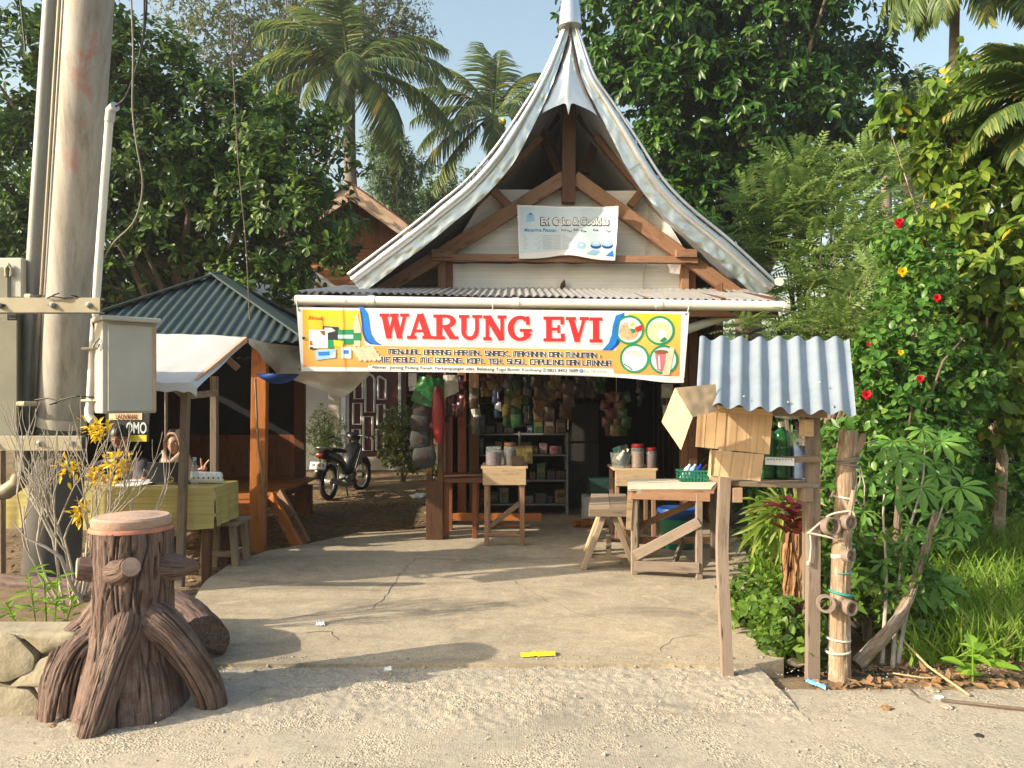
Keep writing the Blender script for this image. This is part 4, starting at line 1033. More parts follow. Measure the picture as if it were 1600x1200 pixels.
for x, y, r in ((931, 381, 8.5), (949, 381, 8.5)):
    K.disc('cake_picture', (x, y + 3), r, 'print_navy', 2, sq=.55); K.disc('cake_picture', (x, y), r * .95, 'print_sky', 3, sq=.5); K.disc('cake_picture', (x, y - 1), r * .6, 'print_pale', 3.8, sq=.4)
K.disc('cake_picture', (908, 384), 7, 'print_sky', 2, sq=.8); K.disc('cake_picture', (908, 383), 4, 'print_pale', 3, sq=.6)
K.polys('cake_picture', [[(824, 335), (834, 335), (836, 346), (822, 347)]], 'print_sky', 2); K.polys('bow_picture', [[(825, 335), (829, 332.5), (833, 335.5), (829, 336)]], 'print_blue', 3)
K.polys('corner_print', [[(957, 391), (959, 401), (946, 400)]], 'print_blue', 2); K.polys('corner_print', [[(915, 397), (926, 390), (938, 392), (930, 399)]], 'print_sky', 2)
for i, x in enumerate((881, 890, 900, 912, 931, 951)): K.text('lettering', ('Roti', 'Tart', 'Bolu', 'Kue', 'Kue', 'Tart')[i], x - 4, x + 4, 361 + (i % 2) * 2, 3.5, 'print_dark', 2, 0, .01)
# ================================================================ goods and furniture in and before the shop
FZ = 0.045
def cb_thing(name, label, cat, c, size, mat, group=None, rz=0.0, ch=.006):
    mb = MB(); mb.cbox(c, size, rotz(rz), ch); o = mb.build(name, mat); return tag(o, label, cat, group)
def recenter(o, base):
    """move the origin of a finished top-level mesh to base"""
    me = o.data; b = Vector(base); me.transform(Matrix.Translation(-b)); o.location = b; return o
# --- white metal display rack
rk = thing('display_rack', 'white metal display rack with three shelves inside the shop', 'shelf rack', (.17, 10.3, FZ))
RX0, RX1, RY = -.50, .74, 10.3; SHZ = [.20, .52, .86, 1.14]
for x in (RX0, .10, RX1):
    for y in (RY - .02, RY + .36): mb = MB(); mb.beam((x, y, FZ), (x, y, 1.16), .03, .03, up=(0, 1, 0)); mb.build('upright', 'rack_paint', rk)
for z in SHZ: mb = MB(); mb.cbox(((RX0 + RX1) / 2, RY + .17, z), (RX1 - RX0 + .03, .40, .022)); mb.build('shelf', 'rack_paint', rk)
rr = random.Random(11); pk = ['pk_white', 'pk_red', 'pk_green', 'pk_teal', 'pk_blue', 'pk_yellow', 'pk_brown', 'pk_pink', 'pk_orange']
cname = {'pk_white': 'white', 'pk_red': 'red', 'pk_green': 'green', 'pk_teal': 'teal', 'pk_blue': 'blue', 'pk_yellow': 'yellow', 'pk_brown': 'brown', 'pk_pink': 'pink', 'pk_orange': 'orange', 'pk_purple': 'purple'}
shn = ['lowest shelf', 'second shelf', 'third shelf', 'top board']
ORD = ['first', 'second', 'third', 'fourth', 'fifth', 'sixth', 'seventh', 'eighth', 'ninth', 'tenth', 'eleventh', 'twelfth', 'thirteenth', 'fourteenth', 'fifteenth', 'sixteenth']
for si, z in enumerate(SHZ):
    x = RX0 + .04; no = 0
    while x < RX1 - .10:
        w_ = rr.uniform(.07, .17); h_ = rr.uniform(.09, .22 if si < 3 else .26); m_ = rr.choice(pk)
        if abs(x + w_ / 2 - .10) > w_ / 2 + .02:
            o = cb_thing('goods_carton', f'{cname[m_]} carton, {ORD[no]} from the left on the {shn[si]} of the white rack', 'carton', (0, 0, h_ / 2), (w_, .14, h_), m_, 'cartons on the white rack', 0); no += 1
            o.location = (x + w_ / 2, RY + .12, z + .012); o.rotation_euler = (0, 0, rr.uniform(-.1, .1))
            mb = MB(); mb.cbox((0, -.072, h_ * .55), (w_ * .7, .002, h_ * .3), None, .0005); l_ = mb.build('carton_label', rr.choice(['pk_white', 'pk_yellow', 'pk_red']), None); l_.parent = o
        x += w_ + rr.uniform(.008, .03)
# --- wall shelves with bottles at the back
ws = thing('wall_shelf', 'long dark wooden wall shelf holding bottles at the back of the shop', 'shelf', (.3, 13.6, 1.0))
for z in (1.15, 1.55, 1.95): mb = MB(); mb.cbox((.35, 13.75, z), (2.3, .3, .03)); mb.build('shelf_board', 'wood_pale', ws)
for x in (-.8, 1.5): mb = MB(); mb.beam((x, 13.75, FZ), (x, 13.75, 2.2), .05, .28, up=(0, 1, 0)); mb.build('side_board', 'wood_dark', ws)
for zi, z in enumerate((1.15, 1.55, 1.95)):
    for i in range(16):
        m_ = rr.choice(pk); x = -.72 + i * .142; h_ = rr.uniform(.16, .26); mb = MB(); mb.lathe([(.03, 0), (.034, .02), (.034, h_ * .6), (.012, h_ * .8), (.013, h_)], (0, 0, 0), 8)
        o = tag(mb.build('bottle', m_), f'{cname[m_]} bottle, {ORD[i]} from the left on the {("lowest", "middle", "topmost")[zi]} back wall board', 'bottle', 'bottles on the back wall shelf'); o.location = (x, 13.7, z + .016)
# --- fridge
fr = thing('fridge', 'dark tall refrigerator standing in the gloom behind the rack', 'refrigerator', (1.0, 11.3, FZ))
mb = MB(); mb.cbox((1.0, 11.3, .82), (.5, .55, 1.52), None, .02); mb.build('cabinet', 'charcoal', fr)
for z0, z1 in ((.10, .98), (1.0, 1.55)): mb = MB(); mb.cbox((1.0, 11.01, (z0 + z1) / 2), (.49, .035, z1 - z0 - .01), None, .01); d_ = mb.build('door', 'charcoal', fr); mb = MB(); mb.cbox((.80, 10.985, (z0 + z1) / 2), (.02, .03, .2)); mb.build('handle', 'chrome', d_)
# --- wooden furniture
def furniture(name, label, cat, loc): return thing(name, label, cat, loc)
def leg(t, a, b, w_=.05, m_='wood_grey', nm='leg', h_=None): mb = MB(); mb.beam(a, b, w_, h_ or w_, up=(0, 1, 0) if abs(a[0] - b[0]) < .4 else (0, 0, 1)); return mb.build(nm, m_, t)
# tall table in the middle (cream front board)
t1 = furniture('display_table', 'tall wooden display table with cream front board and open legs', 'table', (-.08, 8.3, FZ))
X0, X1, Y0, Y1, ZT = -.30, .14, 8.2, 8.75, .88
for x, y in ((X0 + .03, Y0), (X1 - .03, Y0), (X0 + .03, Y1), (X1 - .03, Y1)): leg(t1, (x, y, FZ), (x, y, ZT - .02), .05, 'wood_beam')
mb = MB(); mb.cbox(((X0 + X1) / 2, (Y0 + Y1) / 2, ZT), (X1 - X0 + .06, Y1 - Y0 + .08, .025)); mb.build('top', 'wood_pale', t1)
mb = MB(); mb.cbox(((X0 + X1) / 2, Y0 - .04, ZT - .09), (X1 - X0 + .02, .018, .19)); mb.build('front_board', 'wood_pale', t1)
leg(t1, (X0, Y0, .17), (X1, Y0, .17), .04, 'wood_beam', 'stretcher'); leg(t1, (X0, Y1, .17), (X1, Y1, .17), .04, 'wood_beam', 'stretcher'); leg(t1, (X0 + .05, Y1, .16), (X1 - .06, Y0 + .1, .48), .05, 'wood_grey', 'brace')
# desk to its left
t2 = furniture('side_bench', 'dark wooden counter bench between the porch post and the display table', 'bench', (-.55, 8.9, FZ))
for x, y in ((-.74, 8.65), (-.42, 8.65), (-.74, 9.2), (-.42, 9.2)): leg(t2, (x, y, FZ), (x, y, .68), .055, 'wood_red')
mb = MB(); mb.cbox((-.57, 8.92, .70), (.50, .70, .05)); mb.build('top', 'wood_dark', t2)
leg(t2, (-.74, 9.2, .2), (.35, 9.2, .2), .05, 'wood_orange', 'stretcher', .09)
# second table with jars, right
t3 = furniture('jar_table', 'small wooden table with cream front board carrying red-lidded jars', 'table', (1.38, 8.5, FZ))
X0, X1, Y0, Y1, ZT = 1.13, 1.57, 8.4, 8.9, .84
for x, y in ((X0 + .02, Y0), (X1 - .02, Y0), (X0 + .02, Y1), (X1 - .02, Y1)): leg(t3, (x, y, FZ), (x, y, ZT - .02), .045, 'wood_beam')
mb = MB(); mb.cbox(((X0 + X1) / 2, (Y0 + Y1) / 2, ZT), (X1 - X0 + .04, Y1 - Y0 + .06, .025)); mb.build('top', 'wood_pale', t3)
mb = MB(); mb.cbox(((X0 + X1) / 2, Y0 - .03, ZT - .09), (X1 - X0, .018, .18)); mb.build('front_board', 'wood_pale', t3)
def jar(label, x, y, z, r, h, lid, body, fill, grp=None):
    t = thing('snack_jar', label, 'jar', (x, y, z), grp)
    mb = MB(); mb.lathe([(r * .9, 0), (r, .01), (r, h * .8), (r * .85, h * .86)], (x, y, z), 16); mb.build('body', body, t)
    mb = MB(); mb.lathe([(r * .93, .006), (r * .93, h * .7)], (x, y, z), 12); mb.build('contents', fill, t)
    mb = MB(); mb.lathe([(r * .92, h * .86), (r * .95, h * .88), (r * .95, h), (r * .8, h * 1.02)], (x, y, z), 16); mb.build('lid', lid, t)
jar('taller snack jar with red lid beside the tub', 1.385, 8.47, ZT + .0125, .075, .26, 'red_plastic', 'clear_plastic', 'jar_food')
jar('narrow red snack jar at the table corner', 1.535, 8.47, ZT + .0125, .06, .22, 'red_plastic', 'clear_plastic', 'pk_red')
tb = thing('plastic_tub', 'clear plastic tub full of white packets on the jar table', 'tub', (1.2, 8.47, ZT + .0125))
def tubf(u, v):
    a = 2 * math.pi * u; r = .085 + .025 * v; return Vector((1.2 + r * 1.1 * math.cos(a), 8.47 + r * .8 * math.sin(a), ZT + .0135 + .17 * v))
MB().grid(tubf, 24, 4).build('wall', 'clear_plastic', tb)
mb = MB(); mb.lathe([(.08, 0), (.082, .003)], (1.2, 8.47, ZT + .0125), 16); mb.build('base', 'clear_plastic', tb)
for i in range(9): mb = MB(); mb.cbox((1.2 + rr.uniform(-.05, .05), 8.47 + rr.uniform(-.04, .04), ZT + .10 + .012 * i), (.10, .02, .13), Matrix.Rotation(rr.uniform(-.5, .5), 3, 'Y') @ rotz(rr.uniform(-1, 1)), .008); mb.build('packet', ('pk_white', 'pk_white', 'pk_yellow', 'pk_teal')[i % 4], tb)
# goods on display table
jar('clear sweet jar with orange lid on the display table', -.02, 8.35, .8925, .07, .24, 'pk_orange', 'clear_plastic', 'pk_brown')
jar('squat jar of pink sweets at the left of the display table', -.2, 8.32, .8925, .085, .2, 'clear_plastic', 'clear_plastic', 'pk_pink')
for lb, x, y, s_, m_ in (('yellow biscuit box standing on the display table', .16, 8.55, (.20, .10, .20), 'pk_yellow'), ('low brown and white snack box on the display table', .09, 8.27, (.14, .09, .10), 'pk_brown'), ('small white snack box behind the sweet jars', -.12, 8.62, (.13, .1, .15), 'pk_white')):
    cb_thing('snack_box', lb, 'box', (x - .03, y, .8925 + s_[2] / 2), s_, m_)
# front right table (paper on top, cross braced)
t4 = furniture('work_table', 'rough wooden trestle table with paper top and diagonal brace near the driveway edge', 'table', (1.4, 7.1, FZ))
fl = G(991, 905); fr_ = G(1092, 912); fl.z = fr_.z = FZ
bl = Vector((1.22, 7.55, FZ)); br_ = Vector((1.98, 7.55, FZ)); TZ = .81
for p in (fl, fr_, bl, br_): leg(t4, p, p + Vector((0, 0, TZ - FZ - .02)), .055, 'wood_post')
mb = MB(); mb.prism([Vector((fl.x - .06, fl.y - .05, TZ - .02)), Vector((fr_.x + .12, fr_.y - .05, TZ - .02)), Vector((2.06, 7.62, TZ - .02)), Vector((1.16, 7.62, TZ - .02))], (0, 0, .022)); mb.build('top', 'wood_beam', t4, smooth=False)
mb = MB(); mb.beam(Vector((fl.x - .04, fl.y - .04, TZ - .055)), Vector((fr_.x + .09, fr_.y - .04, TZ - .055)), .025, .07); mb.build('apron', 'wood_beam', t4)
def paper(u, v):
    x = (fl.x - .07 + (fr_.x + .13 - fl.x + .07) * u); xb = 1.15 + .92 * u; y = fl.y - .07 + .0 * u; yb = 7.63; vv = max(0, (v - .14) / .86)
    q = Vector((x + (xb - x) * vv, y + (yb - y) * vv, TZ + .006)); q.z += .003 * nz(u * 8, v * 5)
    if v < .14: q.z -= (.14 - v) / .14 * (.05 + .02 * nz(u * 9, 3) - .03 * (u < .12)); q.y -= .006 + .004 * nz(u * 12)
    return q
MB().grid(paper, 40, 16, (0, 0, .0015)).build('paper_cover', 'paper', t4)
leg(t4, fl + Vector((.0, -.03, .17)), fr_ + Vector((0, -.03, .50)), .03, 'wood_post', 'brace', .09); leg(t4, fl + Vector((0, -.032, .08)), fr_ + Vector((0, -.032, .10)), .03, 'wood_post', 'stretcher', .09)
leg(t4, bl + Vector((0, .03, .17)), br_ + Vector((0, .03, .17)), .03, 'wood_beam', 'stretcher', .07); leg(t4, bl + Vector((-.1, .03, .25)), br_ + Vector((0, .03, .62)), .03, 'wood_beam', 'brace', .06)
leg(t4, fl.lerp(fr_, .62) + Vector((0, 0, .1)), bl.lerp(br_, .6) + Vector((0, 0, .17)), .06, 'wood_post', 'crosspiece', .03)
mb = MB(); mb.prism([P(981, 762, 6.82), P(990, 762, 6.82), P(986, 828, 6.82), P(978, 827, 6.82)], (0, .006, 0)); mb.build('paper_strip', 'wood_pale', t4)
# A-frame stool bench
t5 = furniture('saw_bench', 'weathered A-frame bench with splayed legs beside the trestle table', 'bench', (1.0, 7.3, FZ))
bz = .60
mb = MB()
for k in range(2):
    mb = MB(); mb.prism([Vector((.70 + .20 * k, 7.02, bz)), Vector((.895 + .20 * k, 7.02, bz)), Vector((.995 + .18 * k, 7.95, bz)), Vector((.82 + .18 * k, 7.95, bz))], (0, 0, .03)); mb.build('seat_plank', 'wood_grey', t5, smooth=False)
mb = MB(); mb.beam((.70, 7.01, bz - .03), (1.10, 7.01, bz - .03), .025, .07); mb.build('seat_edge', 'wood_grey', t5)
for y, dx in ((7.06, 0), (7.85, .1)):
    leg(t5, (.655 + dx, y, FZ), (.85 + dx, y + .02, bz - .05), .05, 'wood_grey' if y < 7.5 else 'wood_pale', 'leg', .08); leg(t5, (1.13 + dx, y, FZ), (.93 + dx, y + .03, bz - .05), .05, 'wood_grey' if y < 7.5 else 'wood_pale', 'leg', .08)
    leg(t5, (.70 + dx, y + .04, .16), (1.08 + dx, y + .04, .16), .03, 'wood_grey', 'stretcher', .07)
leg(t5, (.89, 7.08, .19), (.99, 7.85, .19), .07, 'wood_grey', 'rail', .05)
# green crate with bottles on the trestle table
gc = thing('plastic_crate', 'small green plastic basket of blue bottles on the trestle table', 'basket', (1.72, 7.35, .82))
cx, cy, cz = 1.735, 7.40, .825
mb = MB(); mb.cbox((cx, cy, cz), (.25, .17, .008)); mb.build('base', 'green_plastic', gc)
for z in (.03, .06, .095): mb = MB(); mb.tube([Vector((cx + sx * .13 * (1 + z * .6), cy + sy * .09 * (1 + z * .6), cz + z)) for sx, sy in ((-1, -1), (1, -1), (1, 1), (-1, 1))], .007 if z < .09 else .011, 6, closed=True); mb.build('rim', 'green_plastic', gc)
for i in range(9):
    for sy in (-1, 1): mb = MB(); x = cx - .12 + .03 * i; mb.beam((x, cy + sy * .09, cz), (x * 1.0 + (x - cx) * .06, cy + sy * .095, cz + .095), .018, .004, up=(0, 1, 0)); mb.build('slat', 'green_plastic', gc)
for i in range(4):
    x = cx - .08 + .055 * i; q = Matrix.Rotation(R(35), 3, 'Y') @ Matrix.Rotation(R(-20), 3, 'X'); mb = MB(); mb.lathe([(.02, 0), (.026, .01), (.026, .12), (.012, .15), (.013, .17)], (x - .02, cy, cz + .015), 12, q)
    o = mb.build('bottle', ('print_pale', 'print_sky', 'print_navy', 'pk_purple')[i]); tag(o, f'{("pale", "light blue", "dark blue", "purple")[i]} bottle leaning in the small green basket', 'bottle', 'bottles in the green basket')
# barrel under the table
bk = thing('water_bucket', 'green plastic bucket with blue lining under the trestle table', 'bucket', (1.75, 8.1, FZ))
mb = MB(); mb.lathe([(.15, 0), (.165, .01), (.20, .36), (.215, .37), (.21, .39), (.19, .38)], (1.75, 8.1, FZ), 24); mb.build('body', 'green_plastic', bk)
mb = MB(); mb.lathe([(.19, .30), (.225, .38), (.21, .42), (.15, .40), (.02, .36)], (1.75, 8.1, FZ), 20); mb.build('lining', 'blue_plastic', bk)
# --- hanging goods
def packet_mesh(w_, h_, th=.02, n=6):
    mb = MB()
    def f(s_):
        def g_(u, v):
            b = (math.sin(u * math.pi) * math.sin(v * math.pi)) ** .5; return Vector(((u - .5) * w_, s_ * th * b + .004 * nz(u * 4, v * 4), -v * h_))
        return g_
    mb.grid(f(-1), n, n); mb.grid(f(1), n, n); return mb
PKM = {}
def packet_obj(w_, h_, mat, parent, loc, rz, tilt=0):
    k = (round(w_, 2), round(h_, 2), mat)
    if k not in PKM: o = packet_mesh(w_, h_).build('packet', mat, None); PKM[k] = o.data; COL.objects.unlink(o); bpy.data.objects.remove(o)
    o = bpy.data.objects.new('packet', PKM[k]); COL.objects.link(o); o.parent = parent; o.location = loc; o.rotation_euler = (0, tilt, rz)
def strip(label, px, py0, Y, n, w_, h_, mats, wide=1, jit=.02):
    top = P(px, py0, Y); t = thing('snack_strip', label, 'snack packets', top)
    mb = MB(); mb.tube([top + Vector((0, 0, .25)), top + Vector((0, 0, -n * h_ * .7))], .004, 5); mb.build('string', 'rope_white', t)
    for i in range(n):
        for j in range(wide):
            packet_obj(w_, h_, mats[(i * wide + j * 2) % len(mats)], t, ((j - (wide - 1) / 2) * w_ * .8 + rr.uniform(-jit, jit), rr.uniform(-.05, .03) - .01 * j, -i * h_ * .72), rr.uniform(-.6, .6), rr.uniform(-.25, .25))
strip('hanging bunch of green and yellow snack packets near the front of the shop', 800, 588, 9.3, 5, .13, .16, ['pk_green', 'pk_yellow', 'pk_green', 'pk_green', 'pk_yellow'], 2)
strip('multicoloured bunch of red, green and yellow sachets hanging alone in the doorway', 963, 612, 9.4, 5, .12, .14, ['pk_red', 'pk_green', 'pk_yellow', 'pk_red', 'pk_green', 'pk_orange'], 3, .04)
strip('dark red sachet strips hanging right of the porch post', 715, 586, 9.2, 6, .09, .11, ['pk_red', 'pk_red', 'pk_purple', 'pk_brown'], 2)
strip('pale grey packets hanging beside the inner post', 742, 606, 9.4, 5, .11, .15, ['pk_white', 'pk_brown', 'box_grey', 'pk_white'], 1)
strip('mixed brown snack bags hanging above the white rack', 850, 586, 9.9, 4, .16, .19, ['pk_brown', 'pk_orange', 'pk_brown'], 2)
strip('brown cracker bags hanging left of the dark doorway', 885, 596, 9.9, 3, .18, .2, ['pk_brown', 'pk_brown', 'pk_orange'], 1)
strip('teal and white packets hanging behind the green ones', 826, 588, 10.1, 5, .12, .16, ['pk_teal', 'pk_white', 'pk_green'], 1)
strip('blue and white sachet strip hanging beside the inner posts', 778, 586, 9.8, 6, .10, .12, ['pk_blue', 'pk_white', 'pk_blue'], 1)
strip('small red sachets hung under the porch roof edge', 760, 584, 9.0, 3, .10, .11, ['pk_red', 'pk_yellow', 'pk_red'], 2)
strip('yellow and black sachets hanging by the red tube', 702, 612, 8.7, 5, .06, .09, ['pk_purple', 'pk_yellow', 'pk_brown', 'print_dark'], 1)
strip('tan snack bags hanging high in the doorway', 915, 586, 10.4, 2, .16, .18, ['pk_brown', 'pk_white'], 2)
strip('dim grey notices hanging on the right wall boards', 1042, 600, 9.3, 4, .14, .17, ['box_grey', 'pk_brown'], 1)
strip('narrow brown and red sachet strips hanging between the inner posts', 690, 588, 10.0, 7, .07, .09, ['pk_red', 'pk_brown', 'pk_purple'], 2)
strip('row of dull orange packets hanging above the rack end', 868, 584, 9.4, 3, .10, .12, ['pk_orange', 'pk_brown', 'pk_yellow'], 2)
strip('thin strip of white sachets hanging right of the doorway bunch', 1000, 590, 9.6, 6, .06, .08, ['pk_white', 'pk_blue'], 1)
strip('short green sachet strip hanging left of the doorway bunch', 938, 586, 9.8, 3, .08, .10, ['pk_green', 'pk_teal'], 2)
strip('pink and white sachets hanging above the display table', 786, 584, 9.0, 2, .08, .10, ['pk_pink', 'pk_white', 'pk_red'], 3)
# green bag, red roll, dark packets on the porch post
gb = P(664, 590, 8.45)
def bagf(u, v): 
    q = P(655 + 38 * u - 16 * v * (1 - u) + 2 * v, 588 + 4 * u + (38 + 14 * u) * v, 8.42); q.y += -.03 * math.sin(u * math.pi) * (.4 + v * .6) + .015 * nz(u * 5, v * 5); return q
mb = MB().grid(bagf, 20, 16, (0, .02, 0)); tag(recenter(mb.build('carrier_bag', 'green_bag'), gb), 'bright green plastic bag hanging at the porch post', 'bag')
def tubr(i): return P(685 + .5 * i / 12, 604 + 88 * i / 12, 8.40)
mb = MB(); pr = [.03, .05, .062, .066, .07, .072, .072, .07, .069, .066, .06, .05, .035]; ptsr = []; rs_ = []
for i in range(49):
    t = i / 4; j = min(11, int(t)); ptsr.append(P(684 + 2 * i / 48, 604 + 88 * i / 48, 8.40)); rs_.append((pr[j] + (pr[j + 1] - pr[j]) * (t - j)) * (1 + .025 * math.sin(i * 2.4)))
mb.tube(ptsr, rs_, 18); tag(recenter(mb.build('net_roll', 'red_plastic'), P(685, 604, 8.4)), 'long red ribbed roll hanging at the porch post', 'roll')
dp = thing('coil_strip', 'vertical strip of four dark round packets hanging at the porch post', 'packets', P(657, 632, 8.45))
for i, (x, y, s_) in enumerate(((659, 638, .11), (656, 661, .115), (656, 687, .12), (663, 714, .14))):
    c = P(x, y, 8.45); mb = MB()
    def ff(sg, c=c, s_=s_):
        def g_(u, v):
            b = (max(0, math.sin(u * math.pi) * math.sin(v * math.pi))) ** .5; a = (u - .5) * 2; b2 = (v - .5) * 2; k = 1 - .18 * abs(a * b2)
            return c + Vector((a * s_ * k * .95, sg * .03 * b, -b2 * s_ * .95 * k))
        return g_
    mb.grid(ff(-1), 10, 10); mb.grid(ff(1), 10, 10); p_ = mb.build('packet', 'charcoal', dp)
    mb = MB(); mb.lathe([(.0, 0), (.038, 0), (.038, .004), (0, .006)], c + Vector((0, -.032, 0)), 14, Matrix.Rotation(R(90), 3, 'X')); mb.build('label', 'pk_brown', p_)
bg_ = P(712, 590, 8.5)
def bagf2(u, v): 
    q = P(692 + 22 * u + 3 * v, 586 + (26 + 10 * (1 - u)) * v, 8.44); q.y += -.02 * math.sin(u * math.pi) + .01 * nz(u * 5, v * 5); return q
mb = MB().grid(bagf2, 12, 12, (0, .02, 0)); tag(recenter(mb.build('clear_bag', 'box_grey'), bg_), 'dull grey plastic bag beside the red roll', 'bag')
# floor bits in the shade
for i in range(3):
    mb = MB(); mb.tube([Vector((.75 + .1 * i, 9.35, FZ + .05)), Vector((.95 + .1 * i, 9.5 - .05 * i, FZ + .05))], .045, 8); tag(mb.build('firewood', 'wood_orange'), f'{("left", "middle", "right")[i]} of three short split logs lying at the shop threshold', 'log', 'logs at the shop threshold')
cb_thing('storage_carton', 'dim cardboard carton on the floor behind the bench', 'carton', (1.15, 9.8, FZ + .45), (.34, .3, .22), 'pk_teal'); cb_thing('storage_carton', 'lower dim carton under the teal one', 'carton', (1.1, 9.8, FZ + .17), (.4, .35, .34), 'box_grey')
# ================================================================ planter, stump, pole, stall, pavilion (left)
def groovy(name, path, rad, parent, mat='fauxbark', n=96, ng=16, depth=.012, seed=1, caps=True, twist=0.0, flat=1.0, ref=None, knots=()):
    """thick tube with carved bark grooves running along it"""
    rr_ = random.Random(seed); pts = curve_res(path, max(24, len(path) * 14)); k = len(pts)
    gro = [(rr_.uniform(0, 2 * math.pi), rr_.uniform(.05, .16), rr_.uniform(1.5, 4), rr_.uniform(0, 6), rr_.uniform(.5, 1.2), rr_.uniform(-.2, .8), rr_.uniform(.5, 1.3)) for _ in range(ng)]
    V = []; Gc = []; Gv = []; s_ = 0
    t0 = (pts[1] - pts[0]).normalized(); nx = Vector(ref) if ref else t0.orthogonal(); nx = (nx - t0 * nx.dot(t0)).normalized()
    for j in range(k):
        t = (pts[min(j + 1, k - 1)] - pts[max(j - 1, 0)]).normalized(); nx = (nx - t * nx.dot(t)).normalized(); ny = t.cross(nx)
        if j: s_ += (pts[j] - pts[j - 1]).length
        f = j / (k - 1); x = f * (len(rad) - 1); i = min(len(rad) - 2, int(x)); r = rad[i] + (rad[i + 1] - rad[i]) * (x - i)
        for q in range(n):
            a = 2 * math.pi * q / n; dep = 0.0
            for (a0, am, fr_q, ph, dp, f0, f1) in gro:
                c = a0 + am * math.sin(s_ * fr_q * 3 + ph) + twist * s_; d = (a - c + math.pi) % (2 * math.pi) - math.pi; wd = max(.016, .0048 / max(r, .02))
                if f0 - .02 < f < f1 + .02: dep = max(dep, dp * math.exp(-(d / wd) ** 2))
            rr2 = r * (1 + .05 * nz(math.cos(a) * 1.6 + seed, math.sin(a) * 1.6, s_ * 2.5)) + .006 * nz(a * 5, s_ * 9, seed) - min(.007, r * .08) * abs(nz(math.cos(a) * 7, math.sin(a) * 7, s_ * 5 + seed)) + min(.004, r * .04) * nz(math.cos(a) * 19, math.sin(a) * 19, s_ * 26) - depth * dep
            for (fc, ac, amp, w_) in knots:
                d = (a - ac + math.pi) % (2 * math.pi) - math.pi; rr2 += amp * math.exp(-((f - fc) / w_) ** 2 - (d / (w_ * 5)) ** 2)
            V.append(pts[j] + (nx * math.cos(a) + ny * math.sin(a) * flat) * rr2); Gc.append((s_ + seed, math.cos(a) * .2, math.sin(a) * .2)); Gv.append(min(1, dep))
    F = [(j * n + q, j * n + (q + 1) % n, (j + 1) * n + (q + 1) % n, (j + 1) * n + q) for j in range(k - 1) for q in range(n)]
    if caps: F += [tuple(range(n))[::-1], tuple((k - 1) * n + q for q in range(n))]
    mb = MB().add(V, F, Gc); o = mb.build(name, mat, parent, ang=60)
    a = o.data.attributes.new('groove', 'FLOAT', 'POINT'); a.data.foreach_set('value', np.asarray(Gv, np.float32))
    return o
SX, SY = -1.985, 4.02
st = thing('tree_stump_sculpture', 'brown concrete tree stump sculpture with carved roots and pink cut top', 'sculpture', (SX, SY, 0))
groovy('trunk', [(SX - .01, SY, -.05), (SX - .01, SY, .18), (SX, SY, .42), (SX, SY, .66), (SX - .005, SY, .93)], [.305, .265, .222, .20, .195, .197, .20], st, n=320, ng=64, depth=.012, seed=3, ref=(1, 0, 0))
mb = MB(); mb.lathe([(.19, .92), (.203, .925), (.203, .935), (.196, .945)], (SX - .005, SY, 0), 40); mb.build('red_rim', 'cut_red', st)
mb = MB(); mb.lathe([(.186, .94), (.192, .955), (.191, .985), (.180, .997), (.12, .994), (.11, .999), (.06, .996), (.02, 1.0)], (SX - .005, SY, 0), 40); mb.build('cut_top', 'cut_rings', st)
def W(px, py, Y): return P(px, py, Y)
# roots
groovy('root', [(SX + .04, SY - .10, .56), W(196, 985, 3.86), W(176, 1040, 3.79), W(155, 1105, 3.72), W(138, 1160, 3.68)], [.06, .09, .078, .072, .068, .062], st, n=150, ng=22, depth=.009, seed=8)
groovy('root', [(SX + .06, SY - .06, .52), W(262, 985, 3.95), W(295, 1025, 3.96), W(322, 1070, 4.0), W(335, 1110, 4.02)], [.09, .10, .085, .08, .08, .075], st, n=170, ng=24, depth=.009, seed=12)
groovy('root', [(SX - .04, SY + .03, .58), W(160, 985, 4.03), W(128, 1015, 3.99), W(108, 1062, 3.95), W(98, 1125, 3.92)], [.12, .135, .135, .13, .125, .12], st, n=220, ng=44, depth=.011, seed=21)
groovy('root', [(SX + .02, SY - .04, .34), W(225, 1060, 3.93), W(232, 1130, 3.90)], [.10, .12, .135], st, n=190, ng=34, depth=.009, seed=25)
# branch stubs with cut faces
def stub(p0, p1, r0, r1, sd, cut=True):
    p0 = Vector(p0); p1 = Vector(p1); groovy('branch_stub', [p0, p0.lerp(p1, .5) + Vector((0, 0, -.008)), p1], [r0 * 1.5, r0, r1], st, n=40, ng=9, depth=.007, seed=sd)
    if cut:
        d = (p1 - p0).normalized(); q = d.to_track_quat('Z', 'Y').to_matrix(); mb = MB(); mb.lathe([(r1 * .9, -.004), (r1 * .92, .006), (r1 * .6, .010), (.01, .008)], p1, 20, q); mb.build('cut_face', 'cut_wood', st)
stub((SX - .12, SY - .06, .74), W(122, 888, 3.90), .065, .058, 31)
stub((SX, SY - .14, .735), W(204, 886, 3.76), .055, .050, 33)
stub((SX + .14, SY, .735), W(312, 884, 4.03), .060, .016, 35, False)
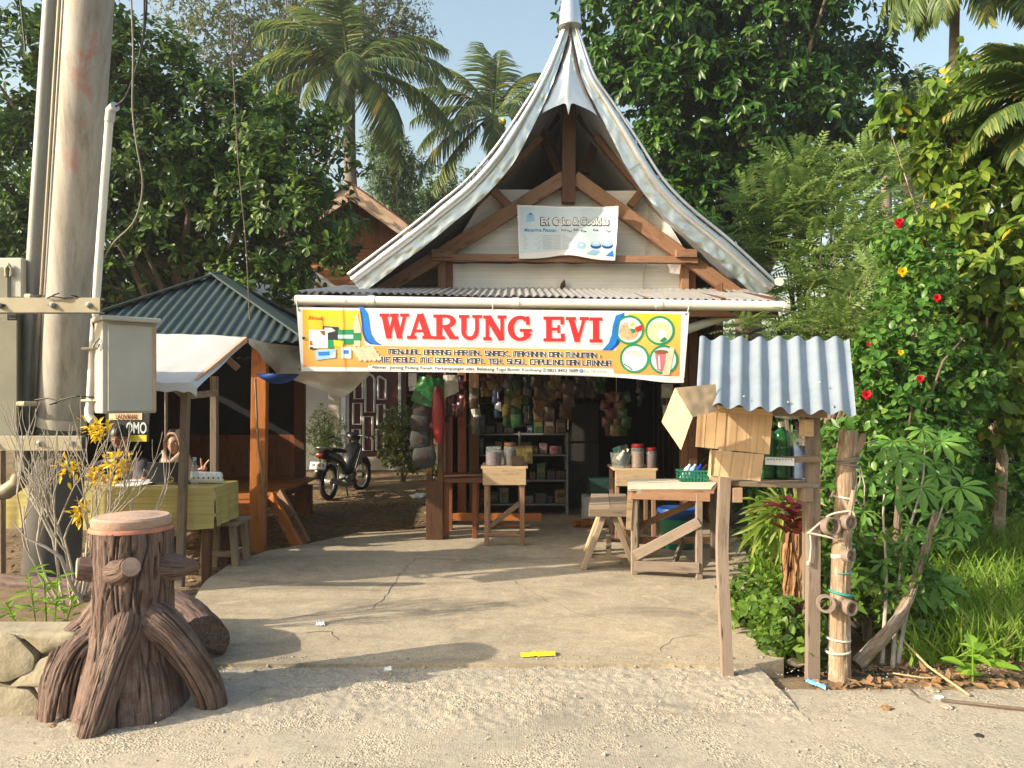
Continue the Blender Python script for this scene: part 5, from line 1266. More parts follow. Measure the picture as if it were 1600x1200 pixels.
# --- planter: log kerb, stones, soil
pl_ = thing('stone_planter', 'low stone-faced planter bed with log-shaped kerb behind the stump', 'planter', (-3.0, 4.6, 0))
groovy('log_kerb', [W(312, 1012, 4.55), W(270, 985, 4.75), (-2.6, 5.0, .2), (-3.2, 5.1, .2)], [.19, .235, .22, .16, .15], pl_, n=180, ng=26, depth=.011, seed=44)
groovy('log_kerb', [(-4.6, 5.35, .26), (-3.6, 5.3, .27), (-2.7, 5.15, .25), (-2.2, 5.0, .22)], [.13, .13, .13, .12], pl_, n=48, ng=10, depth=.008, seed=47)
mb = MB()
def soilf(u, v): x = -5.2 + 3.0 * u; y = 3.95 + 1.3 * v; return Vector((x, y, .32 + .03 * nz(x * 3, y * 3) + .015 * nz(x * 11, y * 11)))
MB().grid(soilf, 40, 20).build('soil', 'soil', pl_)
stones = [[(-40, 985), (30, 985), (66, 1020), (62, 1042), (20, 1062), (-40, 1050)], [(38, 985), (126, 984), (140, 1000), (75, 1016)], [(72, 1024), (128, 1010), (150, 1060), (145, 1100), (92, 1112), (62, 1068), (24, 1066)], [(-40, 1056), (18, 1068), (58, 1072), (88, 1116), (50, 1122), (-40, 1118)], [(-200, 985), (-44, 985), (-44, 1118), (-200, 1118)]]
for k, poly in enumerate(stones):
    c = Vector((sum(p[0] for p in poly) / len(poly), sum(p[1] for p in poly) / len(poly))); V = []; F = []; n = 28; rings = 6
    # stone face as rings from the rounded rim to a bulged middle
    per = []
    for i in range(n):
        t = i / n * len(poly); a = poly[int(t) % len(poly)]; b = poly[(int(t) + 1) % len(poly)]; f = t - int(t); per.append(Vector((a[0] + (b[0] - a[0]) * f, a[1] + (b[1] - a[1]) * f)))
    for r_ in range(rings + 1):
        s_ = (1, .985, .93, .8, .6, .3, .02)[r_]
        for i, p in enumerate(per):
            q2 = c + (p - c) * s_ * .988; q = P(q2.x, q2.y, 3.95); bul = .0 if r_ == 0 else .016 * (1 - s_ ** 3) + .05
            q.y -= bul + .012 * nz(q.x * 6, q.z * 6, k); V.append(q)
    for r_ in range(rings):
        for i in range(n): F.append((r_ * n + i, r_ * n + (i + 1) % n, (r_ + 1) * n + (i + 1) % n, (r_ + 1) * n + i))
    F.append(tuple(rings * n + i for i in range(n)))
    MB().add(V, F).build('stone', 'stone', pl_, ang=50)
mb = MB(); mb.cbox((-3.72, 4.06, .17), (3.0, .24, .42)); mb.build('wall_core', 'mortar', pl_)
mb = MB(); mb.cbox((-3.72, 4.02, .395), (3.0, .22, .03), None, .01); mb.build('coping', 'stone', pl_)
# --- small green herb in the planter
hb = thing('green_herb', 'small bright green leafy herb growing in the stone planter', 'plant', (-2.72, 4.3, .33))
L_ = [[], [], [], [], []]; hr = np.random.default_rng(5)
mb = MB()
for s_ in range(5):
    b = Vector((-2.75 + .06 * s_ + .02 * (s_ % 2), 4.28 + .03 * (s_ % 3), .33)); hgt = .15 + .05 * ((s_ * 3) % 4)
    if s_ == 3: hgt = .30
    tp = b + Vector((.03 * (s_ - 2), -.02, hgt)); mb.tube([b, tp], .004, 5)
    for i in range(9):
        t = .25 + .75 * i / 8; p = b.lerp(tp, t); a = i * 2.4 + s_
        L_[0].append(p); L_[1].append((math.cos(a), math.sin(a), .45)); L_[2].append((0, 0, 1)); L_[3].append(.085 + .03 * (i % 3)); L_[4].append(.032 + .01 * (i % 2))
mb.build('stems', 'lf_bright', hb); leaf_objs('lance', [np.array(x, float) for x in L_], 'lf_bright', hb)
# --- bare croton shrub with yellow tufts
sh = thing('bare_shrub', 'nearly leafless grey-twigged shrub with yellow leaf tufts behind the stump', 'shrub', (-2.82, 4.9, .32))
br = random.Random(4); tips = []
def grow(mb, p, d, L, r, depth):
    pts = [p]; dd = d.copy(); n = 4
    for i in range(n):
        dd = (dd + Vector((br.uniform(-.16, .16), br.uniform(-.12, .12), br.uniform(-.02, .16)))).normalized(); pts.append(pts[-1] + dd * L / n)
    mb.tube(pts, [r * (1 - .4 * i / n) for i in range(n + 1)], 6)
    if depth == 0: tips.append(pts[-1]); return
    for k in range(br.choice((2, 2, 3))):
        az = br.uniform(0, 6.28); nd = (dd + Vector((math.cos(az) * .55, math.sin(az) * .35, br.uniform(0, .3)))).normalized(); grow(mb, pts[br.choice((3, 4))], nd, L * br.uniform(.6, .92), r * .66, depth - 1)
stm = [(-.62, .52), (-.35, .6), (-.1, .7), (.15, .75), (.4, .62), (.65, .50), (.9, .42), (-.8, .40), (.05, .62), (.28, .66), (-.22, .6)]
for k, (lean, zl) in enumerate(stm):
    mb = MB(); d = Vector((lean * .68, br.uniform(-.25, .2), 1)).normalized(); grow(mb, Vector((-2.80 + lean * .10, 4.88 + br.uniform(-.06, .06), .30)), d, .42 * (.85 + zl * .3), .0095, 3); mb.build('branch', 'twig', sh)
mb = MB(); mb.tube([P(130, 945, 4.85), P(112, 915, 4.8), P(95, 870, 4.75), P(72, 855, 4.72), P(40, 840, 4.7), P(20, 815, 4.7)], [.014, .013, .011, .009, .006, .004], 6); mb.build('branch', 'twig', sh)
lr = np.random.default_rng(9)
for (px, py, n, r) in ((152, 672, 26, .055), (108, 732, 18, .05), (184, 726, 26, .06), (172, 745, 14, .05), (148, 738, 9, .03), (126, 806, 12, .035), (150, 752, 6, .02), (128, 795, 8, .03)):
    n = int(n * 3.6); c = np.array(P(px, py, 4.8)) + lr.normal(size=(n, 3)) * r * .45; d = unit(lr.normal(size=(n, 3))); ax = unit(d + np.array([0, -.2, .25])); Ls = lr.uniform(.028, .058, n)
    leaf_objs('lance', [c + d * r * .35, ax, unit(np.tile([0, -.3, 1.0], (n, 1)) + lr.normal(size=(n, 3)) * .4), Ls, Ls * .38], 'lf_croton_yel', sh)
# --- utility pole
pole = thing('utility_pole', 'thick stained concrete utility pole with pipes strapped to it', 'pole', (-3.66, 6.1, 0))
pb = Vector((-3.69, 6.12, -.05)); pt_ = Vector((-3.02, 5.5, 4.46)); pd = (pt_ - pb)
def pole_at(z): return pb + pd * ((z - pb.z) / pd.z)
mb = MB(); zs = [1.35 + i * .5 for i in range(15)]; mb.tube([pole_at(z) for z in zs], [.160 - .0012 * i for i in range(15)], 40); mb.build('shaft', 'pole_stain', pole, ang=60)
mb = MB(); mb.tube([pole_at(-.05), pole_at(.5), pole_at(1.0), pole_at(1.44)], [.21, .20, .182, .168], 40); mb.build('sleeve', 'sleeve', pole, ang=60)
mb = MB(); mb.tube([pole_at(1.40), pole_at(1.47)], .172, 40); mb.build('sleeve_band', 'concrete_pole_w', pole)
def pp(name, pts, r, mat, n=14, Yo=None): mb = MB(); mb.tube([P(*p) for p in pts], r, n); return mb.build(name, mat, pole, ang=55)
pp('conduit', [(85, -160, 5.4), (79, 0, 5.55), (66, 200, 5.67), (53, 400, 5.81), (45, 560, 5.89), (38, 690, 5.95)], .050, 'galv')
pp('conduit_elbow', [(38, 690, 5.95), (37, 725, 5.95), (28, 755, 5.95), (10, 768, 5.95), (-20, 772, 5.95)], .062, 'galv_dirty')
pp('conduit_collar', [(37.5, 722, 5.95), (37, 735, 5.95)], .070, 'galv')
for k, (x0, x1, r, m_) in enumerate(((93, 50, .014, 'galv_dirty'), (99, 56, .012, 'galv'), (104, 62, .014, 'galv_dirty'), (109, 68, .009, 'black_cable'))):
    pp('rod', [(x0 + 8, -150, 5.38), (x0, 0, 5.5), ((x0 + x1) / 2, 350, 5.7), (x1, 700, 5.95), (x1 - 12, 930, 6.05)], r, m_, 8)
pp('vent_pipe', [(171, 185, 5.42), (163, 290, 5.5), (155, 400, 5.56), (147, 520, 5.64), (140, 640, 5.70)], .028, 'pvc')
pp('vent_elbow', [(171, 190, 5.42), (173, 172, 5.41), (180, 166, 5.38)], .033, 'pvc_grey'); pp('vent_elbow', [(140, 636, 5.70), (139, 650, 5.70), (146, 658, 5.68)], .033, 'pvc')
def channel(y, x0, x1, Y):
    a = P(x0, y, Y); b = P(x1, y, Y - .02); h_ = .105
    mb = MB(); mb.beam(a, b, .012, h_); arm = mb.build('crossarm', 'galv_dirty', pole)
    for dz in (-.048, .048): mb = MB(); mb.beam(a + Vector((0, .03, dz)), b + Vector((0, .03, dz)), .055, .012); mb.build('flange', 'galv', arm)
    for x in (x0 + (x1 - x0) * .36, x0 + (x1 - x0) * .70, x0 + (x1 - x0) * .93):
        q = P(x, y, Y - .02); mb = MB(); mb.lathe([(.0, 0), (.02, 0), (.022, .012), (.012, .018), (.012, .03), (0, .032)], q, 8, Matrix.Rotation(R(90), 3, 'X')); mb.build('bolt', 'galv', arm)
        mb = MB(); mb.cbox(q + Vector((0, .002, 0)), (.075, .003, .02)); mb.build('slot', 'print_dark', arm)
channel(477, -90, 157, 5.36); channel(693, -90, 128, 5.52)
for y, x0, x1, Y in ((631, 22, 55, 5.58), (463, 34, 62, 5.5)): mb = MB(); mb.tube([P(x0 + 8, y, Y + .1), P(x0 + 6, y, Y), P((x0 + x1) / 2, y, Y - .03), P(x1, y, Y), P(x1 + 4, y, Y + .12)], .012, 8, flat=1.6); mb.build('pipe_strap', 'galv_dirty', pole)
mb = MB(); mb.tube([P(55, 625, 5.6), P(75, 622, 5.55), P(90, 625, 5.52), P(88, 630, 5.52), P(78, 632, 5.54), P(95, 625, 5.5), P(120, 619, 5.5), P(148, 621, 5.6), P(165, 622, 5.62)], .006, 6); mb.build('tie_wire', 'black_cable', pole)
mb = MB(); mb.tube([P(74, 466, 5.33), P(86, 460, 5.3), P(92, 458, 5.3), P(80, 463, 5.32), P(100, 466, 5.33), P(115, 464, 5.33), P(118, 460, 5.33), P(110, 461, 5.33), P(128, 466, 5.36), P(140, 466, 5.4)], .005, 6); mb.build('tie_wire', 'black_cable', pole)
tx = thing('transformer_box', 'grey-green ribbed equipment box mounted left of the utility pole', 'equipment box', (-3.95, 5.9, 1.2))
a_ = P(-22, 548, 5.9); mb = MB(); mb.cbox((a_.x - .42, 5.9, a_.z - .05), (1.46, .4, 1.32), None, .015); mb.build('housing', 'box_green', tx)  # stretched leftwards out of view to widen its shadow on the drive
mb = MB(); mb.cbox(P(-20, 435, 5.75), (.56, .06, .30), None, .01); mb.build('lid_panel', 'box_grey', tx)
for y in (492, 498, 504, 650, 656, 662): mb = MB(); mb.cbox(P(20, y, 5.69), (.055, .01, .010)); mb.build('vent_slot', 'print_dark', tx)
mb = MB(); mb.tube([P(10, 432, 5.7), P(9, 420, 5.7), P(14, 413, 5.7), P(18, 420, 5.7), P(17, 432, 5.7)], .010, 8); mb.build('lifting_eye', 'galv_dirty', tx)
mb = MB(); mb.cbox(P(-25, 596, 5.68), (.5, .02, .9), None, .004); mb.build('door', 'box_green', tx)
# cables
def cable(label, pts, r=.008, m_='black_cable'): mb = MB(); mb.tube(curve_res([P(*p) for p in pts], 30), r, 6); return tag(mb.build('cable', m_), label, 'cable')
cable('black cable rising from the white pipe elbow', [(181, 166, 5.38), (196, 152, 5.36), (212, 110, 5.34), (224, 55, 5.32), (226, -30, 5.3)], .007)
cable('second black cable beside the first above the white pipe', [(181, 167, 5.38), (200, 145, 5.36), (216, 95, 5.34), (228, 30, 5.32), (229, -30, 5.3)], .006)
cable('grey cable looping down from above and back behind the white pipe', [(204, -30, 5.3), (208, 80, 5.3), (207, 170, 5.3), (214, 230, 5.3), (223, 290, 5.35), (210, 345, 5.45), (175, 382, 5.55), (148, 430, 5.6)], .006, 'rope_grey')
cable('black cable dropping behind the cabinet by the pole', [(150, 395, 5.6), (142, 470, 5.6), (145, 505, 5.6), (158, 535, 5.62), (165, 520, 5.6)], .006)
cable('thin dark line hanging in front of the left tree', [(357, -30, 7.5), (365, 120, 7.5), (372, 250, 7.5), (384, 380, 7.5), (390, 500, 7.5)], .005, 'bark')
cable('short dark cable at the upper left corner', [(30, -20, 6.5), (36, 40, 6.5), (40, 80, 6.5)], .008)
# --- meter cabinet
mc = P(196, 575, 5.62)
bxr = thing('meter_cabinet', 'grey metal meter cabinet with overhanging lid mounted beside the pole', 'cabinet', mc, rotz=R(41), local=True)
mb = MB(); mb.cbox((0, 0, 0), (.36, .22, .66), None, .006); mb.build('housing', 'box_grey', bxr)
mb = MB(); mb.cbox((.01, -.118, -.005), (.31, .012, .62), None, .004); mb.build('door', 'box_grey', bxr)
mb = MB(); mb.cbox((0, -.02, .345), (.40, .30, .035), None, .006); mb.build('lid', 'box_grey', bxr)
mb = MB(); mb.beam((.165, -.13, -.32), (.165, -.13, .30), .02, .015, up=(0, 1, 0)); mb.build('hinge_strip', 'wood_fascia', bxr)
for z in (.14, -.24): mb = MB(); mb.tube([(-.17, .05, z), (-.20, .12, z), (-.24, .2, z)], .012, 8); mb.build('bracket', 'galv_dirty', bxr)
mb = MB(); mb.tube([(-.19, -.08, .20), (-.22, -.10, .17), (-.23, -.07, .14), (-.20, -.05, .13), (-.19, -.08, .16)], .008, 6); mb.build('latch', 'galv', bxr)

# ================================================================ tarp stall
stall = thing('tarp_stall', 'lean-to market stall with white tarp roof on rough timber posts', 'stall', (-2.9, 7.0, 0))
def post(t, a, b, w_=.06, m_='wood_grey', nm='post'): mb = MB(); mb.beam(a, b, w_, w_, up=(0, 1, 0)); return mb.build(nm, m_, t)
p1 = G(281, 912); ptop = P(291, 596, p1.y + .02)
post(stall, Vector((p1.x, p1.y, -.03)), ptop, .065, 'wood_grey')
p2_ = Vector((P(335, 600, 7.75).x, 7.75, -.03)); post(stall, p2_, P(335, 588, 7.75), .065)
post(stall, Vector((-4.4, 6.6, -.03)), Vector((-4.4, 6.6, 1.75)), .065); post(stall, Vector((-4.4, 7.75, -.03)), Vector((-4.4, 7.75, 2.2)), .065)
mb = MB(); mb.beam(P(298, 618, 6.75), P(338, 614, 7.7), .03, .06); mb.build('rail', 'wood_grey', stall)
mb = MB(); mb.beam(P(262, 598, 6.72), P(288, 618, 6.72), .03, .06); mb.build('brace', 'wood_grey', stall)
mb = MB(); mb.beam(P(350, 556, 7.2), P(372, 576, 7.2), .03, .06); mb.build('brace', 'wood_beam', stall)
mb = MB(); mb.beam((-4.6, 6.55, 1.74), P(300, 597, 6.55), .05, .05); mb.build('eave_pole', 'wood_beam', stall); mb = MB(); mb.beam((-4.6, 7.45, 2.19), P(388, 532, 7.45), .05, .05); mb.build('ridge_pole', 'wood_beam', stall)
mb = MB(); mb.beam(P(304, 598, 6.5), P(384, 530, 7.45), .04, .05); mb.build('end_rafter', 'wood_fascia', stall)
def tarpf(u, v):
    a = P(120 + 188 * u, 592 + 8 * u, 6.42); b = P(150 + 236 * u, 519 + 7 * u, 7.45)
    q = a.lerp(b, v); q.z += -.03 * math.sin(v * math.pi) * (1 - u * .4) + .012 * nz(u * 6, v * 3) + (.02 * nz(u * 9) if v < .05 else 0)
    if u > .93: q.z -= (u - .93) * .9 * (.6 - .4 * v)
    return q
MB().grid(tarpf, 50, 20, (0, 0, .003)).build('tarp_roof', 'tarp_white', stall)
def drop(u, v): 
    q = tarpf(u, 0); q.z -= .07 * v + .02 * v * nz(u * 14, 2); q.y -= .01 * v + .01 * v * nz(u * 10, 5); return q
MB().grid(drop, 50, 4, (0, .003, 0)).build('tarp_valance', 'tarp_white', stall)
dA = [(386, 528), (420, 536), (470, 541), (540, 560), (590, 574)]; dB = [(388, 534), (408, 556), (432, 586), (480, 602), (535, 622)]
def drape(u, v):
    def cv(C): x = u * 4; i = min(3, int(x)); f = x - i; return C[i][0] + (C[i + 1][0] - C[i][0]) * f, C[i][1] + (C[i + 1][1] - C[i][1]) * f
    a = cv(dA); b = cv(dB); Y = 7.5 + .78 * min(1, u / .46); q = P(a[0] + (b[0] - a[0]) * v, a[1] + (b[1] - a[1]) * v, Y)
    q.y += .10 * math.sin(v * 5 + u * 4) * (u * .8 + .1) + .05 * nz(u * 5, v * 4, 3) + .03 * math.sin(u * 26 + v * 3) * v; return q
MB().grid(drape, 60, 24, (0, .003, 0)).build('tarp_drape', 'tarp_drape', stall)
def bluef(u, v): 
    x = 403 + 62 * u; yb = 585 + 15 * math.sin(u * math.pi) ** .8; q = P(x, 584 + (yb - 584) * v, 8.0); q.y += -.06 * math.sin(v * 2 + u * 3); return q
mb = MB().grid(bluef, 20, 6, (0, .003, 0)); mb.build('blue_sheet', 'blue_plastic', stall)
# table with yellow cloth
tt = thing('stall_table', 'stall table standing behind the tarp stall post', 'table', (-3.2, 7.0, 0))
TZ2 = .82
TF = 6.78; TBk = 7.35
xr = P(333, 765, TF).x
mb = MB(); mb.cbox(((-4.5 + xr) / 2, (TF + TBk) / 2, TZ2 - .015), (xr + 4.5 - .02, TBk - TF - .02, .03)); mb.build('top', 'wood_grey', tt)
for x, y in ((xr - .08, TF + .06), (xr - .08, TBk - .06), (-4.3, TF + .06), (-4.3, TBk - .06)): post(tt, (x, y, -.03), (x, y, TZ2 - .03), .07, 'wood_dark', 'leg')
mb = MB(); mb.beam((xr - .6, TF + .08, .35), (xr - .08, TF + .08, .50), .03, .06); mb.build('brace', 'wood_grey', tt)
tc = thing('yellow_tablecloth', 'yellow striped tablecloth draped over the stall table', 'tablecloth', (-3.2, 7.0, TZ2))
def clothf(u, v):
    x = -4.55 + (xr + 4.55 + .015) * u
    if v < .5: d = (.5 - v) * 2; return Vector((x, TF - .012 - .02 * abs(math.sin(x * 13)) * d - .012 * d * nz(x * 5), TZ2 + .006 - .36 * d + .008 * d * math.sin(x * 7)))
    return Vector((x, TF - .01 + (TBk - TF) * (v - .5) * 2, TZ2 + .006 + .002 * nz(x * 6, v * 6)))
MB().grid(clothf, 120, 24, (0, .002, .002)).build('front_fall', 'cloth_yellow', tc)
def clothe(u, v): y = TF + (TBk - TF) * u; return Vector((xr + .016 + .02 * v * abs(math.sin(y * 14 + .5)), y, TZ2 + .006 - .34 * v))
MB().grid(clothe, 40, 10, (.002, 0, 0)).build('end_fall', 'cloth_yellow', tc)
# stool under the table end
so_ = thing('wooden_stool', 'rough little wooden stool under the end of the stall table', 'stool', (-2.75, 7.35, 0))
for x, y, dx in ((-2.86, 7.2, -.02), (-2.62, 7.2, .02), (-2.86, 7.5, -.02), (-2.62, 7.5, .02)): post(so_, (x + dx * 2, y, -.03), (x, y, .42), .06, 'wood_grey', 'leg')
mb = MB(); mb.cbox((-2.74, 7.35, .44), (.36, .42, .035)); mb.build('seat', 'wood_grey', so_); mb = MB(); mb.beam((-2.9, 7.2, .16), (-2.6, 7.2, .16), .03, .06); mb.build('stretcher', 'wood_grey', so_)
# things on the table
def on(px, Y, dz=0): return Vector(((px - 800) / FPX * Y, Y, TZ2 + .0085 + dz))
wb = thing('water_bottle', 'clear plastic water bottle with blue cap on the stall table', 'bottle', on(304, 6.95))
c = on(304, 6.95); mb = MB(); mb.lathe([(.03, 0), (.033, .01), (.031, .05), (.033, .07), (.033, .13), (.029, .17), (.013, .21), (.012, .225)], c, 16); mb.build('body', 'clear_plastic', wb); mb = MB(); mb.lathe([(.015, .222), (.016, .225), (.016, .25), (.012, .253)], c, 14); mb.build('cap', 'print_sky', wb); mb = MB(); mb.lathe([(.0335, .075), (.0335, .125)], c, 16); mb.build('label', 'print_pale', wb)
pc = thing('pencil_case', 'white pencil case with black dots on the stall table', 'pouch', on(322, 7.05))
c = on(323, 7.08)
def pcf(u, v):
    a = 2 * math.pi * v; sx = .15 * (1 - .04 * math.cos(a)); e = min(1, min(u, 1 - u) / .06) ** .5
    return c + Vector(((u - .5) * 2 * sx, math.sin(a) * .05 * (.3 + .7 * e), .055 + math.cos(a) * .055 * (.35 + .65 * e)))
MB().grid(pcf, 24, 20).build('body', 'white_paint', pc)
for i in range(6):
    for j in range(3): mb = MB(); a = -2.2 + .5 * j; q = c + Vector((-.12 + .045 * i + .02 * (j % 2), -.047 + .012 * abs(j - 1), .03 + .028 * j)); mb.lathe([(0.0, 0), (.0085, 0), (.0085, .003), (0, .004)], q, 8, Matrix.Rotation(R(90), 3, 'X')); mb.build('dot', 'print_dark', pc)
lp = thing('laptop', 'open dark laptop with a yellow smiley sticker facing away on the stall table', 'laptop', on(262, 7.0))
c = on(262, 6.98); mb = MB(); mb.cbox(c + Vector((0, 0, .10)), (.34, .012, .22), Matrix.Rotation(R(14), 3, 'X'), .004); lid = mb.build('screen_lid', 'print_dark', lp); mb = MB(); mb.cbox(c + Vector((0, .13, .010)), (.34, .24, .018), None, .004); mb.build('base', 'print_dark', lp)
q0 = c + Vector((.035, -.024, .05))
mb = MB(); mb.tube([q0 + Vector((.028 * math.cos(a), .006 * math.sin(a), .025 * math.sin(a))) for a in [i * math.pi / 10 for i in range(20)]], .003, 5, closed=True); mb.build('sticker_ring', 'print_yellow', lid)
mb = MB(); mb.tube([q0 + Vector((.017 * math.cos(a), .004 * math.sin(a), .014 * math.sin(a))) for a in [math.pi + .3 + i * (math.pi - .6) / 8 for i in range(9)]], .0025, 5); mb.build('sticker_mouth', 'print_yellow', lid)
for s_ in (-1, 1): mb = MB(); mb.cbox(q0 + Vector((.010 * s_, .001, .008)), (.006, .004, .006)); mb.build('sticker_eye', 'print_yellow', lid)
for k, nth in enumerate(('lowest', 'second', 'third', 'fourth', 'topmost')):
    cbx = on(205 + 4 * k, 6.96 + .03 * k, .006 * k + .004); o = cb_thing('paper_sheet', f'{nth} sheet of printed paper in the loose pile on the stall table', 'paper', cbx, (.30, .21, .004), 'print_white', 'papers on the stall table', .1 * k - .2, .001)
# menu sign hanging behind
ms_ = thing('menu_sign', 'cream and dark menu poster hanging behind the metal cabinet', 'sign', P(200, 600, 7.6))
mb = MB(); mb.prism([P(163, 575, 7.6), P(236, 575, 7.6), P(232, 690, 7.6), P(166, 690, 7.6)], (0, .004, 0)); mb.build('sheet', 'print_dark', ms_)
mb = MB(); mb.prism([P(170, 645, 7.595), P(222, 645, 7.595), P(222, 656, 7.595), P(170, 656, 7.595)], (0, .002, 0)); mb.build('title_band', 'print_cream', ms_)
mb = MB(); mb.prism([P(195, 680, 7.595), P(229, 680, 7.595), P(229, 690, 7.595), P(195, 690, 7.595)], (0, .002, 0)); mb.build('lower_band', 'gold_leaf_print', ms_)
mb = MB(); mb.prism([P(228, 590, 7.595), P(235, 590, 7.595), P(233, 645, 7.595), P(228, 645, 7.595)], (0, .002, 0)); mb.build('side_picture', 'print_green', ms_)
mb = MB(); mb.prism([P(230, 600, 7.592), P(238, 600, 7.592), P(238, 614, 7.592), P(230, 614, 7.592)], (0, .002, 0)); mb.build('side_picture', 'print_red', ms_)
KS = Banner(ms_, 7.59, lambda a, b: 0); KS.text('lettering', 'LADUMAK', 181, 215, 654.5, 7, 'print_brown', 1, 0, .04); KS.text('lettering', 'OMO', 197, 229, 677, 17, 'print_pale', 1, 0, .02)

# ================================================================ pavilion with green hip roof
gz_ = thing('garden_pavilion', 'raised wooden pavilion with dark green corrugated hip roof', 'pavilion', (-3.6, 9.4, 0))
ap = P(337, 431, 9.4); fc = [Vector((-5.1, 7.9, 2.2)), Vector((-2.08, 7.9, 2.2)), Vector((-2.08, 10.9, 2.2)), Vector((-5.1, 10.9, 2.2))]
for k in range(4):
    a, b = fc[k], fc[(k + 1) % 4]; n_ = Vector((b - a)).cross(ap - a).normalized()
    if n_.z < 0: n_ = -n_
    def face(u, v, a=a, b=b, n_=n_):
        p = a.lerp(b, u); # corrugation runs up the slope: keep u lines parallel by clamping to the triangle
        m_ = (a + b) / 2; up_ = ap - m_; vmax = 1 - abs(2 * u - 1); q = p + up_ * (v * vmax)
        return q + n_ * (.014 * math.sin(u * (b - a).length / .11 * 2 * math.pi))
    MB().grid(face, 240, 10).build('roof_panel', 'zinc_green', gz_, ang=60)
    mb = MB(); mb.beam(a + Vector((0, 0, .03)), ap + Vector((0, 0, .03)), .16, .025); mb.build('hip_cap', 'zinc_green', gz_)
for x, y in ((-2.72, 8.22), (-2.98, 10.8), (-4.75, 10.8)):
    w_ = .16 if y < 9 else .14; mb = MB(); mb.beam((x, y, -.03), (x + (.03 if y < 9 else 0), y, 2.35), w_, .10, up=(0, 1, 0)); mb.build('post', 'wood_orange' if y < 9 else 'wood_dark', gz_)
mb = MB(); mb.beam((-4.9, 8.25, -.03), (-4.9, 8.25, 2.3), .12, .10, up=(0, 1, 0)); mb.build('post', 'wood_dark', gz_)
for i in range(13):
    y = 8.3 + .205 * i; mb = MB(); mb.cbox((-3.85, y, .50), (2.2, .198, .03)); mb.build('floor_board', 'wood_orange', gz_)
mb = MB(); mb.beam((-4.95, 8.2, .44), (-2.78, 8.2, .44), .05, .12); mb.build('floor_beam', 'wood_orange', gz_); mb = MB(); mb.beam((-2.76, 8.2, .44), (-2.92, 10.9, .44), .05, .12); mb.build('floor_beam', 'wood_dark', gz_)
for i in range(11):
    x = -4.85 + .18 * i; mb = MB(); mb.cbox((x, 10.85 + .012 * (i % 2), .80), (.62, .183, .02), Matrix.Rotation(R(90), 3, 'Z') @ Matrix.Rotation(R(90), 3, 'Y')); mb.build('wall_board', 'wood_red', gz_)
for i in range(12):
    y = 8.35 + .215 * i; mb = MB(); mb.cbox((-4.92 + .012 * (i % 2), y, 1.25), (1.5, .22, .02), Matrix.Rotation(R(90), 3, 'Y')); mb.build('wall_board', 'wood_dark_shaded', gz_)
mb = MB(); mb.cbox((-3.95, 10.92, 1.7), (1.95, .02, 1.25)); mb.build('rear_shade_sheet', 'shade_black', gz_)  # near-black sheet: the pavilion's upper shade is put into its colour
for x, y in ((-2.75, 9.5), (-3.9, 9.5), (-3.9, 8.3), (-2.85, 10.7)): post(gz_, (x, y, -.03), (x, y, .42), .12, 'wood_dark', 'floor_pile')
mb = MB(); mb.tube([P(399, 592, 8.1), P(402, 665, 8.1), P(404, 700, 8.12), P(409, 730, 8.14), P(412, 775, 8.16), P(414, 850, 8.2)], .011, 6); mb.build('hanging_cord', 'rope_grey', gz_)
ld = thing('wooden_ladder', 'short wooden step ladder leaning on the pavilion floor', 'ladder', (-2.3, 8.6, 0))
for o_ in (0, .30): mb = MB(); mb.beam(G(461, 857) + Vector((.05, o_, -.02)), P(423, 775, 8.6) + Vector((.0, o_, .0)), .045, .14, up=(0, 0, 1)); mb.build('stringer', 'wood_orange' if o_ == 0 else 'wood_beam', ld)
for t in (.28, .58): a = G(461, 857).lerp(P(423, 775, 8.6), t); mb = MB(); mb.cbox(a + Vector((.02, .16, 0)), (.14, .30, .03)); mb.build('tread', 'wood_beam', ld)

# ================================================================ people at the stall table
def blob_head(c, r, nose=.02, rot=None):
    """head with brow, nose, mouth and chin; faces -Y"""
    V = []; n, m_ = 28, 22
    for j in range(m_ + 1):
        th = math.pi * j / m_
        for i in range(n):
            ph = 2 * math.pi * i / n; d = Vector((math.sin(th) * math.cos(ph), math.sin(th) * math.sin(ph), math.cos(th)))
            s_ = Vector((.78 * r, .93 * r, 1.15 * r)); p = Vector((d.x * s_.x, d.y * s_.y, d.z * s_.z))
            if d.z < -.1: k = (-d.z - .1); p.x *= 1 - .28 * k; p.y *= 1 - .12 * k
            if d.y < 0:
                gx_ = lambda x0, z0, w_: math.exp(-((p.x - x0 * r) ** 2 + (p.z - z0 * r) ** 2) / (w_ * r) ** 2)
                p.y -= nose * 1.0 * math.exp(-(p.x / (.11 * r)) ** 2 - ((p.z + .12 * r) / (.16 * r)) ** 2) * 1.25 + nose * .5 * math.exp(-(p.x / (.07 * r)) ** 2 - ((p.z - .1 * r) / (.22 * r)) ** 2)
                p.y += .014 * (gx_(.3, .1, .17) + gx_(-.3, .1, .17)); p.y -= .006 * (gx_(.3, .28, .2) + gx_(-.3, .28, .2)); p.y -= .007 * gx_(0, -.48, .18); p.y -= .008 * gx_(0, -.95, .25)
            V.append(Vector(c) + (rot @ p if rot is not None else p))
    F = [(j * n + i, (j + 1) * n + i, (j + 1) * n + (i + 1) % n, j * n + (i + 1) % n) for j in range(m_) for i in range(n)]
    return V, F
